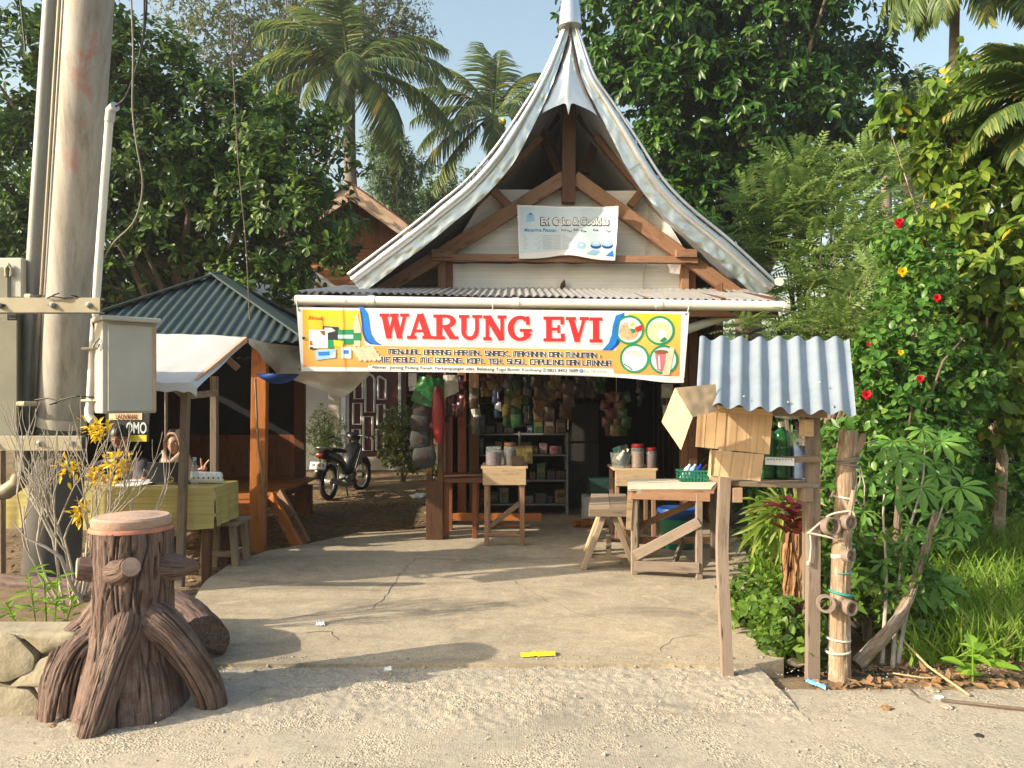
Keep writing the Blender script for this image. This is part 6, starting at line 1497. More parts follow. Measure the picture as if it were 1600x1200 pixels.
def person(label, base, hip, chest, neck, head, hr, arms, hands, skin, cloth, rot=None):
    t = thing('person', label, 'person', base)
    v = [hip, hip.lerp(chest, .5), chest, neck, head]; e = [(0, 1), (1, 2), (2, 3), (3, 4)]; r = [(.15, .12), (.14, .11), (.15, .105), (.055, .055), (.06, .06)]
    for s_, (sh_, el, wr) in zip((-1, 1), arms):
        i = len(v); v += [sh_, el, wr]; e += [(2, i), (i, i + 1), (i + 1, i + 2)]; r += [(.065, .065), (.046, .046), (.030, .030)]
    for s_ in (-1, 1):
        i = len(v); kn = hip + Vector((.10 * s_, -.42, -.02)); ft = kn + Vector((0, .05, -.43)); v += [hip + Vector((.09 * s_, -.03, -.02)), kn, ft, ft + Vector((0, -.14, -.03))]; e += [(0, i), (i, i + 1), (i + 1, i + 2), (i + 2, i + 3)]; r += [(.09, .09), (.065, .065), (.045, .045), (.035, .03)]
    vs, fs = skin_mesh(v, e, r, 0, 2); mb = MB().add(vs, fs)
    hv, hf = blob_head(head, hr, .022, rot); mb.add(hv, hf)
    for chains in hands:
        for (pts_, rad_) in chains: mb.tube(curve_res(pts_, 8), [rad_ * (1 - .25 * i / 8) for i in range(9)], 8)
    mb.build('body', skin, t)
    # clothing: torso and sleeves, a little larger than the body
    n_ = 5 + 6; cv = v[:4] ; ce = [(0, 1), (1, 2), (2, 3)]; cr = [(.19, .15), (.17, .135), (.175, .13), (.075, .075)]
    for (sh_, el, wr) in arms:
        i = len(cv); cv = cv + [sh_, el, el.lerp(wr, .85)]; ce += [(2, i), (i, i + 1), (i + 1, i + 2)]; cr += [(.085, .085), (.066, .066), (.05, .05)]
    vs, fs = skin_mesh(cv, ce, cr, 0, 2); MB().add(vs, fs).build('shirt', cloth, t)
    cv = [hip]; ce = []; cr = [(.17, .15)]
    for s_ in (-1, 1):
        i = len(cv); kn = hip + Vector((.10 * s_, -.42, -.02)); ft = kn + Vector((0, .05, -.38)); cv += [hip + Vector((.09 * s_, -.03, -.02)), kn, ft]; ce += [(0, i), (i, i + 1), (i + 1, i + 2)]; cr += [(.11, .11), (.085, .085), (.075, .075)]
    vs, fs = skin_mesh(cv, ce, cr, 0, 2); MB().add(vs, fs).build('trousers', 'trouser', t)
    # face details
    for s_ in (-1, 1):
        q = Vector((s_ * .3 * hr, -.80 * hr, .1 * hr)); q = head + (rot @ q if rot is not None else q)
        mb = MB(); mb.lathe([(.0, -.006), (.010, -.004), (.012, 0), (.010, .004), (0, .006)], q, 10, Matrix.Diagonal((1, .55, .6)) @ Matrix.Rotation(R(90), 3, 'X')); ey = mb.build('eye', 'eye_white', t)
        mb = MB(); mb.lathe([(.0, 0), (.0055, 0), (.005, .003), (0, .004)], q + (rot @ Vector((0, -.006, 0)) if rot is not None else Vector((0, -.006, 0))), 8, Matrix.Rotation(R(90), 3, 'X')); mb.build('pupil', 'hair', ey)
        b0 = [Vector((s_ * x * hr, y * hr, z * hr)) for x, y, z in ((.14, -.86, .30), (.30, -.84, .36), (.46, -.74, .31))]; mb = MB(); mb.tube([head + (rot @ b if rot is not None else b) for b in b0], .004, 5); mb.build('eyebrow', 'hair', t)
    m0 = [Vector((x * hr, y * hr, z * hr)) for x, y, z in ((-.24, -.80, -.50), (0, -.90, -.53), (.24, -.80, -.50))]; mb = MB(); mb.tube([head + (rot @ b if rot is not None else b) for b in m0], [.004, .008, .004], 6); mb.build('mouth', 'lip', t)
    return t
# woman in a beige headscarf, hand raised in a V sign
hd = P(274, 694, 7.75); nk = hd + Vector((0, .03, -.15)); ch_ = hd + Vector((.02, .05, -.38)); hp = Vector((hd.x + .02, 7.85, .50))
wr = P(318, 742, 7.55); el = Vector((wr.x + .02, 7.66, .78)); wl = Vector((hd.x - .13, 7.35, .87)); ell = Vector((hd.x - .27, 7.62, .88))
def vhand(w_):
    u = Vector((.0, -.02, 1)).normalized(); pm = w_ + u * .05
    ch = [([w_ - u * .03, pm, w_ + u * .085], .036)]
    ch.append(([w_ + Vector((-.012, -.005, .08)), w_ + Vector((-.018, -.008, .115)), w_ + Vector((-.020, -.01, .165))], .0105))
    ch.append(([w_ + Vector((.010, -.005, .08)), w_ + Vector((.030, -.008, .112)), w_ + Vector((.062, -.01, .150))], .0105))
    ch.append(([w_ + Vector((.022, -.008, .07)), w_ + Vector((.030, -.03, .088)), w_ + Vector((.026, -.045, .065)), w_ + Vector((.018, -.04, .045))], .0095))
    ch.append(([w_ + Vector((.032, -.006, .055)), w_ + Vector((.040, -.028, .07)), w_ + Vector((.034, -.04, .052)), w_ + Vector((.026, -.035, .038))], .0085))
    ch.append(([w_ + Vector((-.026, -.005, .03)), w_ + Vector((-.035, -.03, .055)), w_ + Vector((-.010, -.045, .062)), w_ + Vector((.012, -.046, .058))], .0115))
    return ch
def flathand(w_, s_):
    ch = [([w_ + Vector((0, .02, 0)), w_ + Vector((0, -.04, -.005)), w_ + Vector((0, -.08, -.008))], .03)]
    for k in range(4): x = (-.024 + .016 * k); L2 = (.055, .07, .066, .05)[k]; ch.append(([w_ + Vector((x, -.08, -.005)), w_ + Vector((x * 1.2, -.08 - L2 * .6, .0)), w_ + Vector((x * 1.3, -.08 - L2, -.018))], .0095))
    ch.append(([w_ + Vector((-s_ * .028, -.03, -.003)), w_ + Vector((-s_ * .05, -.06, 0)), w_ + Vector((-s_ * .052, -.09, -.008))], .0105)); return ch
wm = person('person in a beige headscarf raising two fingers behind the stall table', (hd.x, 7.85, 0), hp, ch_, nk, hd, .105, [(ch_ + Vector((-.17, .02, .08)), ell, wl), (ch_ + Vector((.18, .02, .08)), el, wr)], [flathand(wl, -1), vhand(wr)], 'skin_tan', 'tunic_beige')
def scarf(u, v):
    a = -2 * math.pi * u + math.pi / 2; th = v
    # hood round the face, falling to a cape over the shoulders
    if v < .5:
        k = v / .5; el_ = k * math.pi * .5; op = .62 + .5 * k                                  # opening half-angle at the face
        ang = (u - .5) * 2 * (math.pi - op * .8); 
        x = math.sin(ang); y = math.cos(ang); rx = .105 * (.35 + .75 * math.sin(el_ + .35)); 
        z = .145 - .20 * k; return hd + Vector((x * (.10 * math.sin(min(1.57, .45 + el_ * 1.1)) + .008), y * (.125 * math.sin(min(1.57, .5 + el_ * 1.1))) - .0, z))
    k = (v - .5) / .5; ang = (u - .5) * 2 * (math.pi - .9 * (1 - k) ** 2 * .9); x = math.sin(ang); y = math.cos(ang)
    r1 = .108 + .13 * k ** 1.1 + .008 * math.sin(u * 40) * k; r2 = .12 + .05 * k + .006 * math.sin(u * 33) * k
    return hd + Vector((x * r1, y * r2 + .02 * k, -.055 - .30 * k))
MB().grid(scarf, 60, 40, (0, .002, .002)).build('headscarf', 'hijab', wm)
mb = MB(); mb.tube(curve_res([hd + Vector((-.08, -.09, -.06)), hd + Vector((-.04, -.125, -.14)), hd + Vector((.01, -.135, -.17)), hd + Vector((.08, -.10, -.10))], 16), .022, 8); mb.build('scarf_fold', 'hijab', wm)
mb = MB(); mb.tube(curve_res([hd + Vector((-.074, -.062, -.06)), hd + Vector((-.069, -.070, .04)), hd + Vector((-.038, -.075, .098)), hd + Vector((0, -.078, .112)), hd + Vector((.038, -.075, .098)), hd + Vector((.069, -.070, .04)), hd + Vector((.074, -.062, -.06)), hd + Vector((.05, -.085, -.12)), hd + Vector((0, -.09, -.14)), hd + Vector((-.05, -.085, -.12)), hd + Vector((-.074, -.062, -.06))], 40), .014, 8); mb.build('scarf_edge', 'hijab', wm)
# second person, looking down, behind the bare shrub
hd2 = P(188, 684, 7.6); rot2 = Matrix.Rotation(R(20), 3, 'X'); nk2 = hd2 + Vector((0, .07, -.13)); ch2 = hd2 + Vector((-.02, .12, -.36)); hp2 = Vector((hd2.x, 7.85, .50))
wl2 = P(178, 752, 7.2); wr2 = P(226, 752, 7.15); el2a = Vector((hd2.x - .28, 7.5, .87)); el2b = Vector((hd2.x + .26, 7.45, .87))
p2p = person('person with dark hair and dark shirt leaning over papers on the stall table', (hd2.x, 7.85, 0), hp2, ch2, nk2, hd2, .103, [(ch2 + Vector((-.19, .0, .08)), el2a, wl2), (ch2 + Vector((.19, .0, .08)), el2b, wr2)], [flathand(wl2, -1), flathand(wr2, 1)], 'skin_brown', 'shirt_dark', rot2)
def hairf(u, v):
    ang = 2 * math.pi * u; th = v * 1.9; front = .5 + .5 * -math.sin(ang); th *= 1 - .42 * front
    d = Vector((math.sin(th) * math.cos(ang), math.sin(th) * math.sin(ang), math.cos(th))); return hd2 + rot2 @ Vector((d.x * .094, d.y * .108, d.z * .132 + .002 * math.sin(u * 90)))
MB().grid(hairf, 48, 16).build('hair', 'hair', p2p)
# benches the two sit on
be = thing('stall_bench', 'low plank bench behind the stall table under the two people', 'bench', (-3.6, 7.95, 0))
mb = MB(); mb.cbox((-3.6, 7.95, .385), (1.3, .26, .04)); mb.build('seat', 'wood_grey', be)
for x in (-4.1, -3.1): mb = MB(); mb.beam((x, 7.95, -.03), (x, 7.95, .365), .06, .2, up=(0, 1, 0)); mb.build('leg', 'wood_grey', be)
# ================================================================ house behind
HY = 17.0
hs = thing('family_house', 'pale house with maroon panelled door and wooden plank gable behind the shop', 'house', (-2.5, HY + 1, 0))
def hb_(name, px0, py0, px1, py1, Y, d, mat, par=None, ch=.01):
    a = P(px0, py0, Y); b = P(px1, py1, Y); mb = MB(); mb.cbox(((a.x + b.x) / 2, Y + d / 2, (a.z + b.z) / 2), (abs(b.x - a.x), d, abs(a.z - b.z)), None, ch); return mb.build(name, mat, par or hs)
hb_('wall', 380, 470, 536, 735, HY, .25, 'white_wall'); hb_('wall', 536, 470, 545, 716, HY + .01, .23, 'white_wall'); hb_('wall', 545, 470, 632, 555, HY + .01, .23, 'white_wall'); hb_('wall', 632, 682, 860, 732, HY, .25, 'cream_wall'); hb_('wall', 632, 470, 860, 560, HY + .01, .23, 'white_wall'); hb_('wall', 720, 560, 860, 684, HY + .01, .23, 'cream_wall')
hb_('plinth', 536, 714, 640, 735, HY - .12, .4, 'cream_wall'); hb_('threshold', 538, 707, 632, 715, HY - .03, .2, 'maroon')
hb_('pillar', 513, 600, 531, 732, HY - .9, .22, 'concrete_pole_w'); hb_('pillar', 531, 600, 540, 732, HY - .88, .2, 'white_wall')
dr = hb_('door', 545, 555, 622, 708, HY + .06, .06, 'maroon')
hb_('door_frame', 622, 555, 627, 708, HY + .02, .14, 'white_paint'); hb_('door_frame', 541.5, 555, 545, 708, HY + .02, .14, 'maroon')
def trim(pts):
    mb = MB(); mb.tube([P(x, y, HY + .05) for x, y in pts], .035, 6, closed=True, flat=.8); mb.build('panel_trim', 'white_paint', dr)
for (x0, x1, yt, yb, kind) in ((554, 567, 587, 623, 0), (552, 565, 630, 663, 2), (551, 563, 671, 703, 2), (571, 585, 586, 644, 1), (568, 582, 651, 704, 2), (591, 603, 588, 624, -0.5), (590, 601, 632, 664, 2), (588, 600, 671, 703, 2)):
    if kind == 1: pts = [(x0, yb), (x0, yt + 6), (x0 + 3, yt + 1), ((x0 + x1) / 2, yt - 1), (x1 - 3, yt + 1), (x1, yt + 6), (x1, yb)]
    elif kind == 0: pts = [(x0, yb), (x0, yt + 7), (x0 + 4, yt + 2), (x1 - 2, yt), (x1, yt + 2), (x1, yb)]
    elif kind == -0.5: pts = [(x0, yb), (x0, yt + 1), (x0 + 2, yt), (x1, yt + 6), (x1, yb)]
    else: pts = [(x0, yb), (x0, yt), (x1, yt), (x1, yb)]
    trim(pts)
mb = MB(); mb.tube([P(601, 637, HY), P(606, 640, HY - .03), P(607, 641, HY - .03)], .015, 6); mb.build('handle', 'chrome', dr)
wf = hb_('window', 632, 560, 720, 682, HY + .10, .04, 'dark_glass')
for x in (633, 652, 676, 698, 717): hb_('mullion', x - 2.2, 560, x + 2.2, 682, HY + .02, .10, 'maroon', wf)
for y in (578, 618, 652, 680): hb_('glazing_bar', 632, y - 1.5, 720, y + 1.5, HY + .04, .08, 'maroon', wf)
hb_('notice', 638, 583, 651, 604, HY - .0, .01, 'print_white', wf); hb_('notice', 639, 605, 649, 611, HY - .0, .01, 'print_pale', wf)
# body, floor line, roof mass behind
mb = MB(); mb.cbox((-3.5, HY + 3.3, 1.9), (7.4, 6, 3.8)); mb.build('body', 'white_wall', hs)
mb = MB(); mb.prism([Vector((-7.6, HY - 1.2, 3.55)), Vector((.9, HY - 1.2, 3.55)), Vector((.9, HY + 2.0, 4.6)), Vector((-7.6, HY + 2.0, 4.6))], (0, 0, .06)); mb.build('porch_roof', 'zinc_old', hs)
# wooden gable above: vertical planks
GY = 18.2
apx, apy = 549, 293
for i in range(28):
    x0 = 487 + 6.2 * i; xm = x0 + 3.1
    sl = 0.70; yt = apy + 6 + abs(xm - apx) * sl; yb = 384
    if yt < yb - 3 and xm < 660:
        a = P(x0 + .25, yb, GY); b = P(x0 + 5.95, yt, GY); mb = MB()
        y_l = apy + 6 + abs(x0 - apx) * sl; y_r = apy + 6 + abs(x0 + 6 - apx) * sl
        mb.prism([P(x0 + .2, yb, GY), P(x0 + 6, yb, GY), P(x0 + 6, y_r, GY), P(x0 + .2, y_l, GY)], (0, .03 + .012 * (i % 2), 0)); mb.build('plank', 'wood_orange', hs, smooth=False)
mb = MB(); mb.prism([P(480, 384, GY + .06), P(662, 384, GY + .06), P(549, 296, GY + .06)], (0, .02, 0)); mb.build('plank_backing', 'wood_dark', hs)
mb = MB(); mb.cbox(((P(470, 400, GY).x + P(715, 400, GY).x) / 2, GY + .15, P(0, 425, GY).z), (P(715, 400, GY).x - P(470, 400, GY).x, .04, 1.5)); mb.build('upper_wall', 'wood_dark', hs)
# flared boards below the gable
for i in range(12):
    y0 = 383 + i * 6.2; o0 = (i * 4.4); mb = MB(); a = P(567 - o0 * .9 if i < 5 else 470, y0, GY - .02 - .06 * i); b = P(720, y0, GY - .02 - .06 * i)
    mb.cbox(((a.x + b.x) / 2, a.y, a.z - .045), (b.x - a.x, .022, .098), Matrix.Rotation(R(-18), 3, 'X'), .004); mb.build('skirt_board', 'wood_orange', hs)
for sgn, x1, y1 in ((1, 700, 399), (-1, 447, 356)):
    a = P(apx - 3 * sgn, apy - 4, GY - .85); b = P(x1, y1, GY - .85); mb = MB(); mb.beam(a + Vector((0, 0, -.13)), b + Vector((0, 0, -.13)), .035, .30); mb.build('bargeboard', 'wood_fascia', hs)
    mb = MB(); e = Vector((0, 4.5, 0)); n_ = Vector((0, 0, .035)); mb.prism([a + Vector((0, -.06, .05)), b + Vector((0, -.06, .05)), b + e + Vector((0, 0, .05)), a + e + Vector((0, 0, .05))], n_); mb.build('gable_roof', 'maroon', hs)
mb = MB(); mb.prism([P(apx - 9, apy + 16, GY - .9), P(apx, apy - 4, GY - .9), P(apx + 9, apy + 16, GY - .9)], (0, .03, 0)); mb.build('apex_board', 'wood_fascia', hs)
# little side roof with orange cloth at the left
a = P(476, 419, 16.0); b = P(522, 452, 16.0); mb = MB(); mb.beam(a, b, .05, .16); mb.build('side_fascia', 'zinc_old', hs)
a = P(470, 434, 16.1); b = P(510, 460, 16.1); mb = MB(); mb.beam(a, b, .05, .26); mb.build('side_fascia', 'wood_fascia', hs)
mb = MB(); mb.lathe([(.03, .13), (.11, .08), (.13, 0), (.12, -.10), (.04, -.14)], P(471, 456, 15.9), 14); tag(mb.build('orange_lantern', 'pk_orange'), 'round orange cloth lantern under the side roof of the house', 'lantern')

# ================================================================ motorcycle
mo = thing('motorcycle', 'black underbone motorcycle with white plate parked before the maroon door', 'motorcycle', (G(515, 783).x + .0, 12.1, .02), rotz=R(77), local=True)
# local axes: +X is forward, rear wheel at x=0
WR = .285
def wheel(x, steer=0.0):
    mb = MB(); R_ = Matrix.Rotation(steer, 3, 'Z')
    ring = [Vector((x, 0, WR)) + R_ @ Vector((math.cos(a) * (WR - .04), 0, math.sin(a) * (WR - .04))) for a in [2 * math.pi * i / 36 for i in range(36)]]
    wl_ = MB(); wl_.tube(ring, .043, 10, closed=True); tyre = wl_.build('wheel', 'rubber', mo)
    mb.tube([Vector((x, 0, WR)) + R_ @ Vector((math.cos(a) * (WR - .082), 0, math.sin(a) * (WR - .082))) for a in [2 * math.pi * i / 36 for i in range(36)]], .016, 8, closed=True); mb.build('rim', 'chrome', tyre)
    mb = MB()
    for i in range(14):
        a = 2 * math.pi * i / 14; mb.tube([Vector((x, .02 * (-1) ** i, WR)) + R_ @ Vector((.03 * math.cos(a + .4), 0, .03 * math.sin(a + .4))), Vector((x, 0, WR)) + R_ @ Vector((math.cos(a) * (WR - .085), 0, math.sin(a) * (WR - .085)))], .003, 4)
    mb.build('spokes', 'chrome', tyre); mb = MB(); mb.lathe([(.03, -.05), (.055, -.045), (.055, .045), (.03, .05)], (x, 0, WR), 14, R_ @ Matrix.Rotation(R(90), 3, 'X')); mb.build('hub', 'galv', tyre)
wheel(0); wheel(1.22, R(-8))
def mpart(name, mat, fn, sm=60): mb = MB(); fn(mb); return mb.build(name, mat, mo, ang=sm)
def loft(mb, secs, n=14):
    """secs: (x, z, halfwidth, halfheight) super-ellipse sections"""
    V = []; 
    for (x, z, hw, hh) in secs:
        for i in range(n):
            a = 2 * math.pi * i / n; c, s_ = math.cos(a), math.sin(a); V.append(Vector((x, hw * math.copysign(abs(c) ** .7, c), z + hh * math.copysign(abs(s_) ** .7, s_))))
    k = len(secs); F = [(j * n + i, j * n + (i + 1) % n, (j + 1) * n + (i + 1) % n, (j + 1) * n + i) for j in range(k - 1) for i in range(n)] + [tuple(range(n))[::-1], tuple((k - 1) * n + i for i in range(n))]
    mb.add(V, F)
mpart('tail_fairing', 'black_plastic', lambda m: loft(m, [(-.30, .74, .03, .03), (-.22, .73, .085, .065), (0, .70, .10, .075), (.25, .62, .10, .10), (.45, .50, .085, .11), (.6, .40, .06, .07)]))
mpart('side_stripe', 'galv', lambda m: [m.beam((-.2, s_ * .098, .74), (.34, s_ * .108, .58), .006, .035) for s_ in (-1, 1)])
mpart('seat', 'rubber', lambda m: loft(m, [(-.26, .80, .05, .012), (-.15, .81, .10, .03), (.1, .79, .12, .035), (.35, .76, .11, .035), (.52, .73, .07, .02)]))
mpart('grab_rail', 'chrome', lambda m: m.tube([(-.12, -.11, .80), (-.27, -.10, .845), (-.31, 0, .85), (-.27, .10, .845), (-.12, .11, .80)], .012, 8))
mpart('tail_light', 'red_plastic', lambda m: m.cbox((-.305, 0, .73), (.03, .13, .06), None, .012))
npl = mpart('number_plate', 'print_white', lambda m: m.cbox((-.36, 0, .575), (.006, .27, .115), Matrix.Rotation(R(15), 3, 'Y'), .001))
vs, fs = text_mesh('BA 4127 SJ', .062, .002); mb = MB(); rt = Matrix.Rotation(R(15), 3, 'Y'); xs_ = [v[0] for v in vs]; mxx = (min(xs_) + max(xs_)) / 2
mb.add([Vector((-.36, 0, .575)) + rt @ Vector((-.0055, -(v[0] - mxx) * .72, v[1] - .012)) for v in vs], fs); mb.build('plate_text', 'print_dark', npl, smooth=False)
mpart('rear_mudguard', 'black_plastic', lambda m: m.grid(lambda u, v: Vector((math.cos(R(40 + 130 * u)) * .335, (v - .5) * .11, WR + math.sin(R(40 + 130 * u)) * .335)), 16, 4, (0, 0, .004)))
mpart('mud_flap', 'black_plastic', lambda m: m.cbox((-.37, 0, .46), (.01, .12, .18), Matrix.Rotation(R(12), 3, 'Y')))
mpart('reflector', 'pk_yellow', lambda m: m.cbox((-.385, 0, .47), (.01, .07, .04)))
mpart('leg_shield', 'black_plastic', lambda m: loft(m, [(.62, .42, .05, .10), (.72, .52, .13, .17), (.84, .62, .16, .20), (.94, .68, .15, .19), (1.0, .72, .08, .10)]))
mpart('shield_graphic', 'print_white', lambda m: [m.beam((.60, s_ * .155, .40), (.84, s_ * .166, .76), .004, .016) for s_ in (-1, 1)] + [m.beam((.66, s_ * .158, .38), (.90, s_ * .166, .73), .004, .010) for s_ in (-1, 1)] + [m.beam((.84, s_ * .167, .76), (.91, s_ * .167, .73), .004, .012) for s_ in (-1, 1)])
mpart('handlebar_cover', 'black_plastic', lambda m: loft(m, [(.78, .98, .05, .03), (.86, .99, .12, .055), (.96, .96, .11, .07), (1.02, .92, .06, .05)]))
mpart('handlebar', 'chrome', lambda m: m.tube([(.72, -.34, .95), (.80, -.25, .98), (.88, -.08, .99), (.88, .08, .99), (.80, .25, .98), (.72, .34, .95)], .012, 8))
for s_ in (-1, 1):
    mpart('grip', 'rubber', lambda m: m.tube([(.70, s_ * .37, .945), (.77, s_ * .27, .975)], .018, 8)); mpart('brake_lever', 'chrome', lambda m: m.tube([(.82, s_ * .25, .97), (.80, s_ * .38, .94)], .006, 6))
    mpart('fork_leg', 'chrome', lambda m: m.tube([(1.0, s_ * .075, .66), (1.22, s_ * .07, WR)], .02, 8)); mpart('shock', 'chrome', lambda m: m.tube([(.10 + .012 * (i % 2), s_ * .11, .30 + .03 * i) for i in range(10)], .018, 8)); mpart('swing_arm', 'galv', lambda m: m.beam((0, s_ * .08, WR), (.5, s_ * .08, .32), .02, .04))
mpart('front_mudguard', 'black_plastic', lambda m: m.grid(lambda u, v: Vector((1.22 + math.cos(R(20 + 140 * u)) * .325, (v - .5) * .11, WR + math.sin(R(20 + 140 * u)) * .325)), 16, 4, (0, 0, .004)))
mpart('engine', 'galv', lambda m: (m.cbox((.52, 0, .28), (.28, .20, .16), None, .03), m.lathe([(.07, -.12), (.075, -.1), (.075, .1), (.07, .12)], (.45, 0, .27), 14, Matrix.Rotation(R(90), 3, 'X'))))
mpart('exhaust', 'galv', lambda m: m.tube([(.75, -.06, .22), (.6, -.11, .18), (.4, -.13, .20), (.2, -.14, .24), (-.12, -.15, .32)], [.018, .02, .03, .045, .048], 12))
mpart('footrest', 'red_plastic', lambda m: m.tube([(.62, -.20, .24), (.62, .20, .24)], .018, 8)); [mpart('stand_leg', 'black_plastic', lambda m: m.tube([(.42, s_ * .09, .25), (.36, s_ * .16, 0.0)], .012, 6)) for s_ in (-1, 1)]
for s_ in (-1, 1): mpart('mirror', 'black_plastic', lambda m: (m.tube([(.84, s_ * .20, .98), (.80, s_ * .26, 1.10)], .007, 6), m.cbox((.79, s_ * .28, 1.13), (.012, .10, .06), None, .005)) if s_ < -9 else m.tube([(.84, s_ * .20, .98), (.83, s_ * .21, .99)], .007, 6))
# shrubs in front of the house
def bush(name, label, c, rad, n, k, L, Wr, mat, kind='small', nind=0, seed=1, stemn=6, cat='shrub', **kw):
    rg_ = np.random.default_rng(seed); t = thing(name, label, cat, c)
    blobs = [((c[0] + rad[0] * .45 * math.sin(i * 2.4), c[1] + rad[1] * .4 * math.cos(i * 2.4), c[2] + rad[2] * (.55 + .5 * i / 5)), (rad[0] * .62, rad[1] * .62, rad[2] * .5)) for i in range(6)]
    lv, tips_ = crown(rg_, blobs, n, k, L, Wr, **kw); keep = lv[0][:, 2] > c[2] + .02; lv = [x[keep] for x in lv]
    mb = MB()
    for i in range(stemn):
        tp = Vector(tips_[i * 3]); b = Vector(c) + Vector((rg_.uniform(-.1, .1) * rad[0], rg_.uniform(-.1, .1), 0)); mb.tube([b, b.lerp(tp, .5) + Vector((0, 0, .1)), tp], [.018, .012, .005], 5)
    mb.build('stems', 'bark', t)
    plant_leaves(kind, lv, mat, t, nind); return t
bush('garden_shrub', 'leafy green shrub right of the motorcycle before the door', P(632, 752, 14.2), (.55, .45, 1.0), 520, 6, .09, .5, 'lf_shrub', seed=31)
bush('yellowish_shrub', 'sparse yellow-green shrub left of the motorcycle', P(508, 742, 14.6), (.42, .4, .9), 330, 6, .085, .3, 'lf_fern', seed=33)
bush('low_weed', 'low weed patch beside the porch post behind the shop corner', P(690, 758, 12.5), (.35, .3, .28), 150, 5, .07, .45, 'lf_shrub', seed=35, cat='weed')
def crumple(name, label, c, r, mat, cat, seed, flat=.6):
    rr_ = random.Random(seed); mb = MB()
    def f(u, v):
        a = 2 * math.pi * u; th = math.pi * v; k = 1 + .45 * nz(math.cos(a) * 2 + seed, math.sin(a) * 2, v * 4); return Vector((r * k * math.sin(th) * math.cos(a), r * k * math.sin(th) * math.sin(a), r * flat * (1 + k * math.cos(th)) * .5))
    mb.grid(f, 16, 10); o = mb.build(name, mat, None, smooth=False); o.location = c; return tag(o, label, cat)
crumple('plastic_bag', 'crumpled pale plastic bag on the dirt behind the porch post', Vector((-1.45, 12.2, .02)), .16, 'print_pale', 'bag', 3)
# ================================================================ roadside kiosk stand (right)
KY = 4.46
ks = thing('fuel_stand', 'small roadside bottle stand with pale corrugated zinc roof on wooden posts', 'stand', (1.5, KY, 0))
ra = [P(1087, 632, 4.12), P(1338, 648, 4.12)]; rb = [P(1093, 528, 4.78), P(1327, 529, 4.78)]
def roofk(u, v):
    q = ra[0].lerp(ra[1], u).lerp(rb[0].lerp(rb[1], u), v); n_ = Vector((0, -.55, .83)); q = q + n_ * (.017 * math.sin(u * 7.9 * 2 * math.pi + .6)) ; q.z += .010 * nz(u * 4, v * 4) + .008 * nz(u * 9, 3) * (1 - v) ** 6; return q
MB().grid(roofk, 160, 14, (0, .0008, -.0012)).build('roof_sheet', 'zinc_blue', ks, ang=60)
for u, v in ((.10, .12), (.78, .32), (.58, .10), (.86, .07), (.3, .12)):
    q = roofk(u, v) + Vector((0, -.006, .012)); mb = MB(); mb.lathe([(.0, 0), (.009, 0), (.006, .005), (0, .006)], q, 10, Matrix.Rotation(R(33), 3, 'X')); mb.build('roof_nail', 'galv', ks)
def kpost(pts, w_, m_, nm='post'): 
    pts = [Vector(p) for p in pts]; mb = MB(); C_ = curve_res(pts, 16); n = len(C_); V = []; Gc = []
    for i, p in enumerate(C_):
        for dx, dy in ((-1, -1), (1, -1), (1, 1), (-1, 1)): V.append(p + Vector((dx * w_ / 2 * (1 + .05 * nz(i * .8)), dy * w_ * .4, 0))); Gc.append((p.z + 9, dx * .04 + w_, dy * .04))
    F = [(4 * i + a, 4 * i + (a + 1) % 4, 4 * i + 4 + (a + 1) % 4, 4 * i + 4 + a) for i in range(n - 1) for a in range(4)] + [(3, 2, 1, 0), tuple(4 * n - 4 + a for a in range(4))]
    mb.add(V, F, Gc); return mb.build(nm, m_, ks, ang=30)
pL = G(1137, 1061); kpost([(pL.x, pL.y, -.03), P(1133, 980, pL.y), P(1128, 860, pL.y + .01), P(1132, 745, pL.y + .02), P(1134, 640, pL.y + .03)], .062, 'wood_post')
pR = G(1269, 1056); kpost([(pR.x, pR.y, -.03), P(1270, 900, pR.y), P(1270, 760, pR.y), P(1269, 642, pR.y)], .068, 'wood_post')
for px in (1262,): q = P(px, 640, 4.85); kpost([(q.x, 4.85, -.04), (q.x, 4.85, .9), (q.x, 4.85, 1.85)], .055, 'wood_grey')
def kb(name, a, b, w_, h_, m_='wood_grey'): mb = MB(); mb.beam(a, b, w_, h_); return mb.build(name, m_, ks)
kb('rail', P(1196, 719, 4.40), P(1283, 717, 4.40), .03, .035); kb('shelf_board', P(1120, 751, 4.60), P(1262, 754, 4.60), .36, .03)
kb('roof_batten', P(1120, 640, 4.30), P(1290, 646, 4.30), .05, .05); kb('roof_batten', P(1120, 560, 4.72), P(1300, 560, 4.72), .05, .05)
mb = MB(); mb.cbox(P(1260, 668, 4.44), (.05, .1, .10)); mb.build('bracket_block', 'wood_pale', ks); mb = MB(); mb.cbox(P(1258, 771, 4.46), (.055, .12, .085)); mb.build('bracket_block', 'wood_grey', ks); mb = MB(); mb.cbox(P(1148, 772, 4.46), (.06, .12, .085)); mb.build('bracket_block', 'wood_fascia', ks)
kb('side_rail', P(1262, 765, 4.46), P(1258, 765, 4.85), .05, .06); 
mb = MB(); mb.prism([P(1196, 714, 4.37), P(1241, 716, 4.37), P(1241, 728, 4.37), P(1196, 726, 4.37)], (0, .003, 0)); pa = mb.build('price_paper', 'print_white', ks)
mb = MB(); 
for i in range(9): x = 1199 + i * 4.6; mb.tube([P(x, 716.5, 4.366), P(x + 1.2, 719 - (i % 2), 4.366), P(x + 2.6, 717 + (i % 3), 4.366)], .0016, 4)
mb.build('handwriting', 'print_dark', pa)
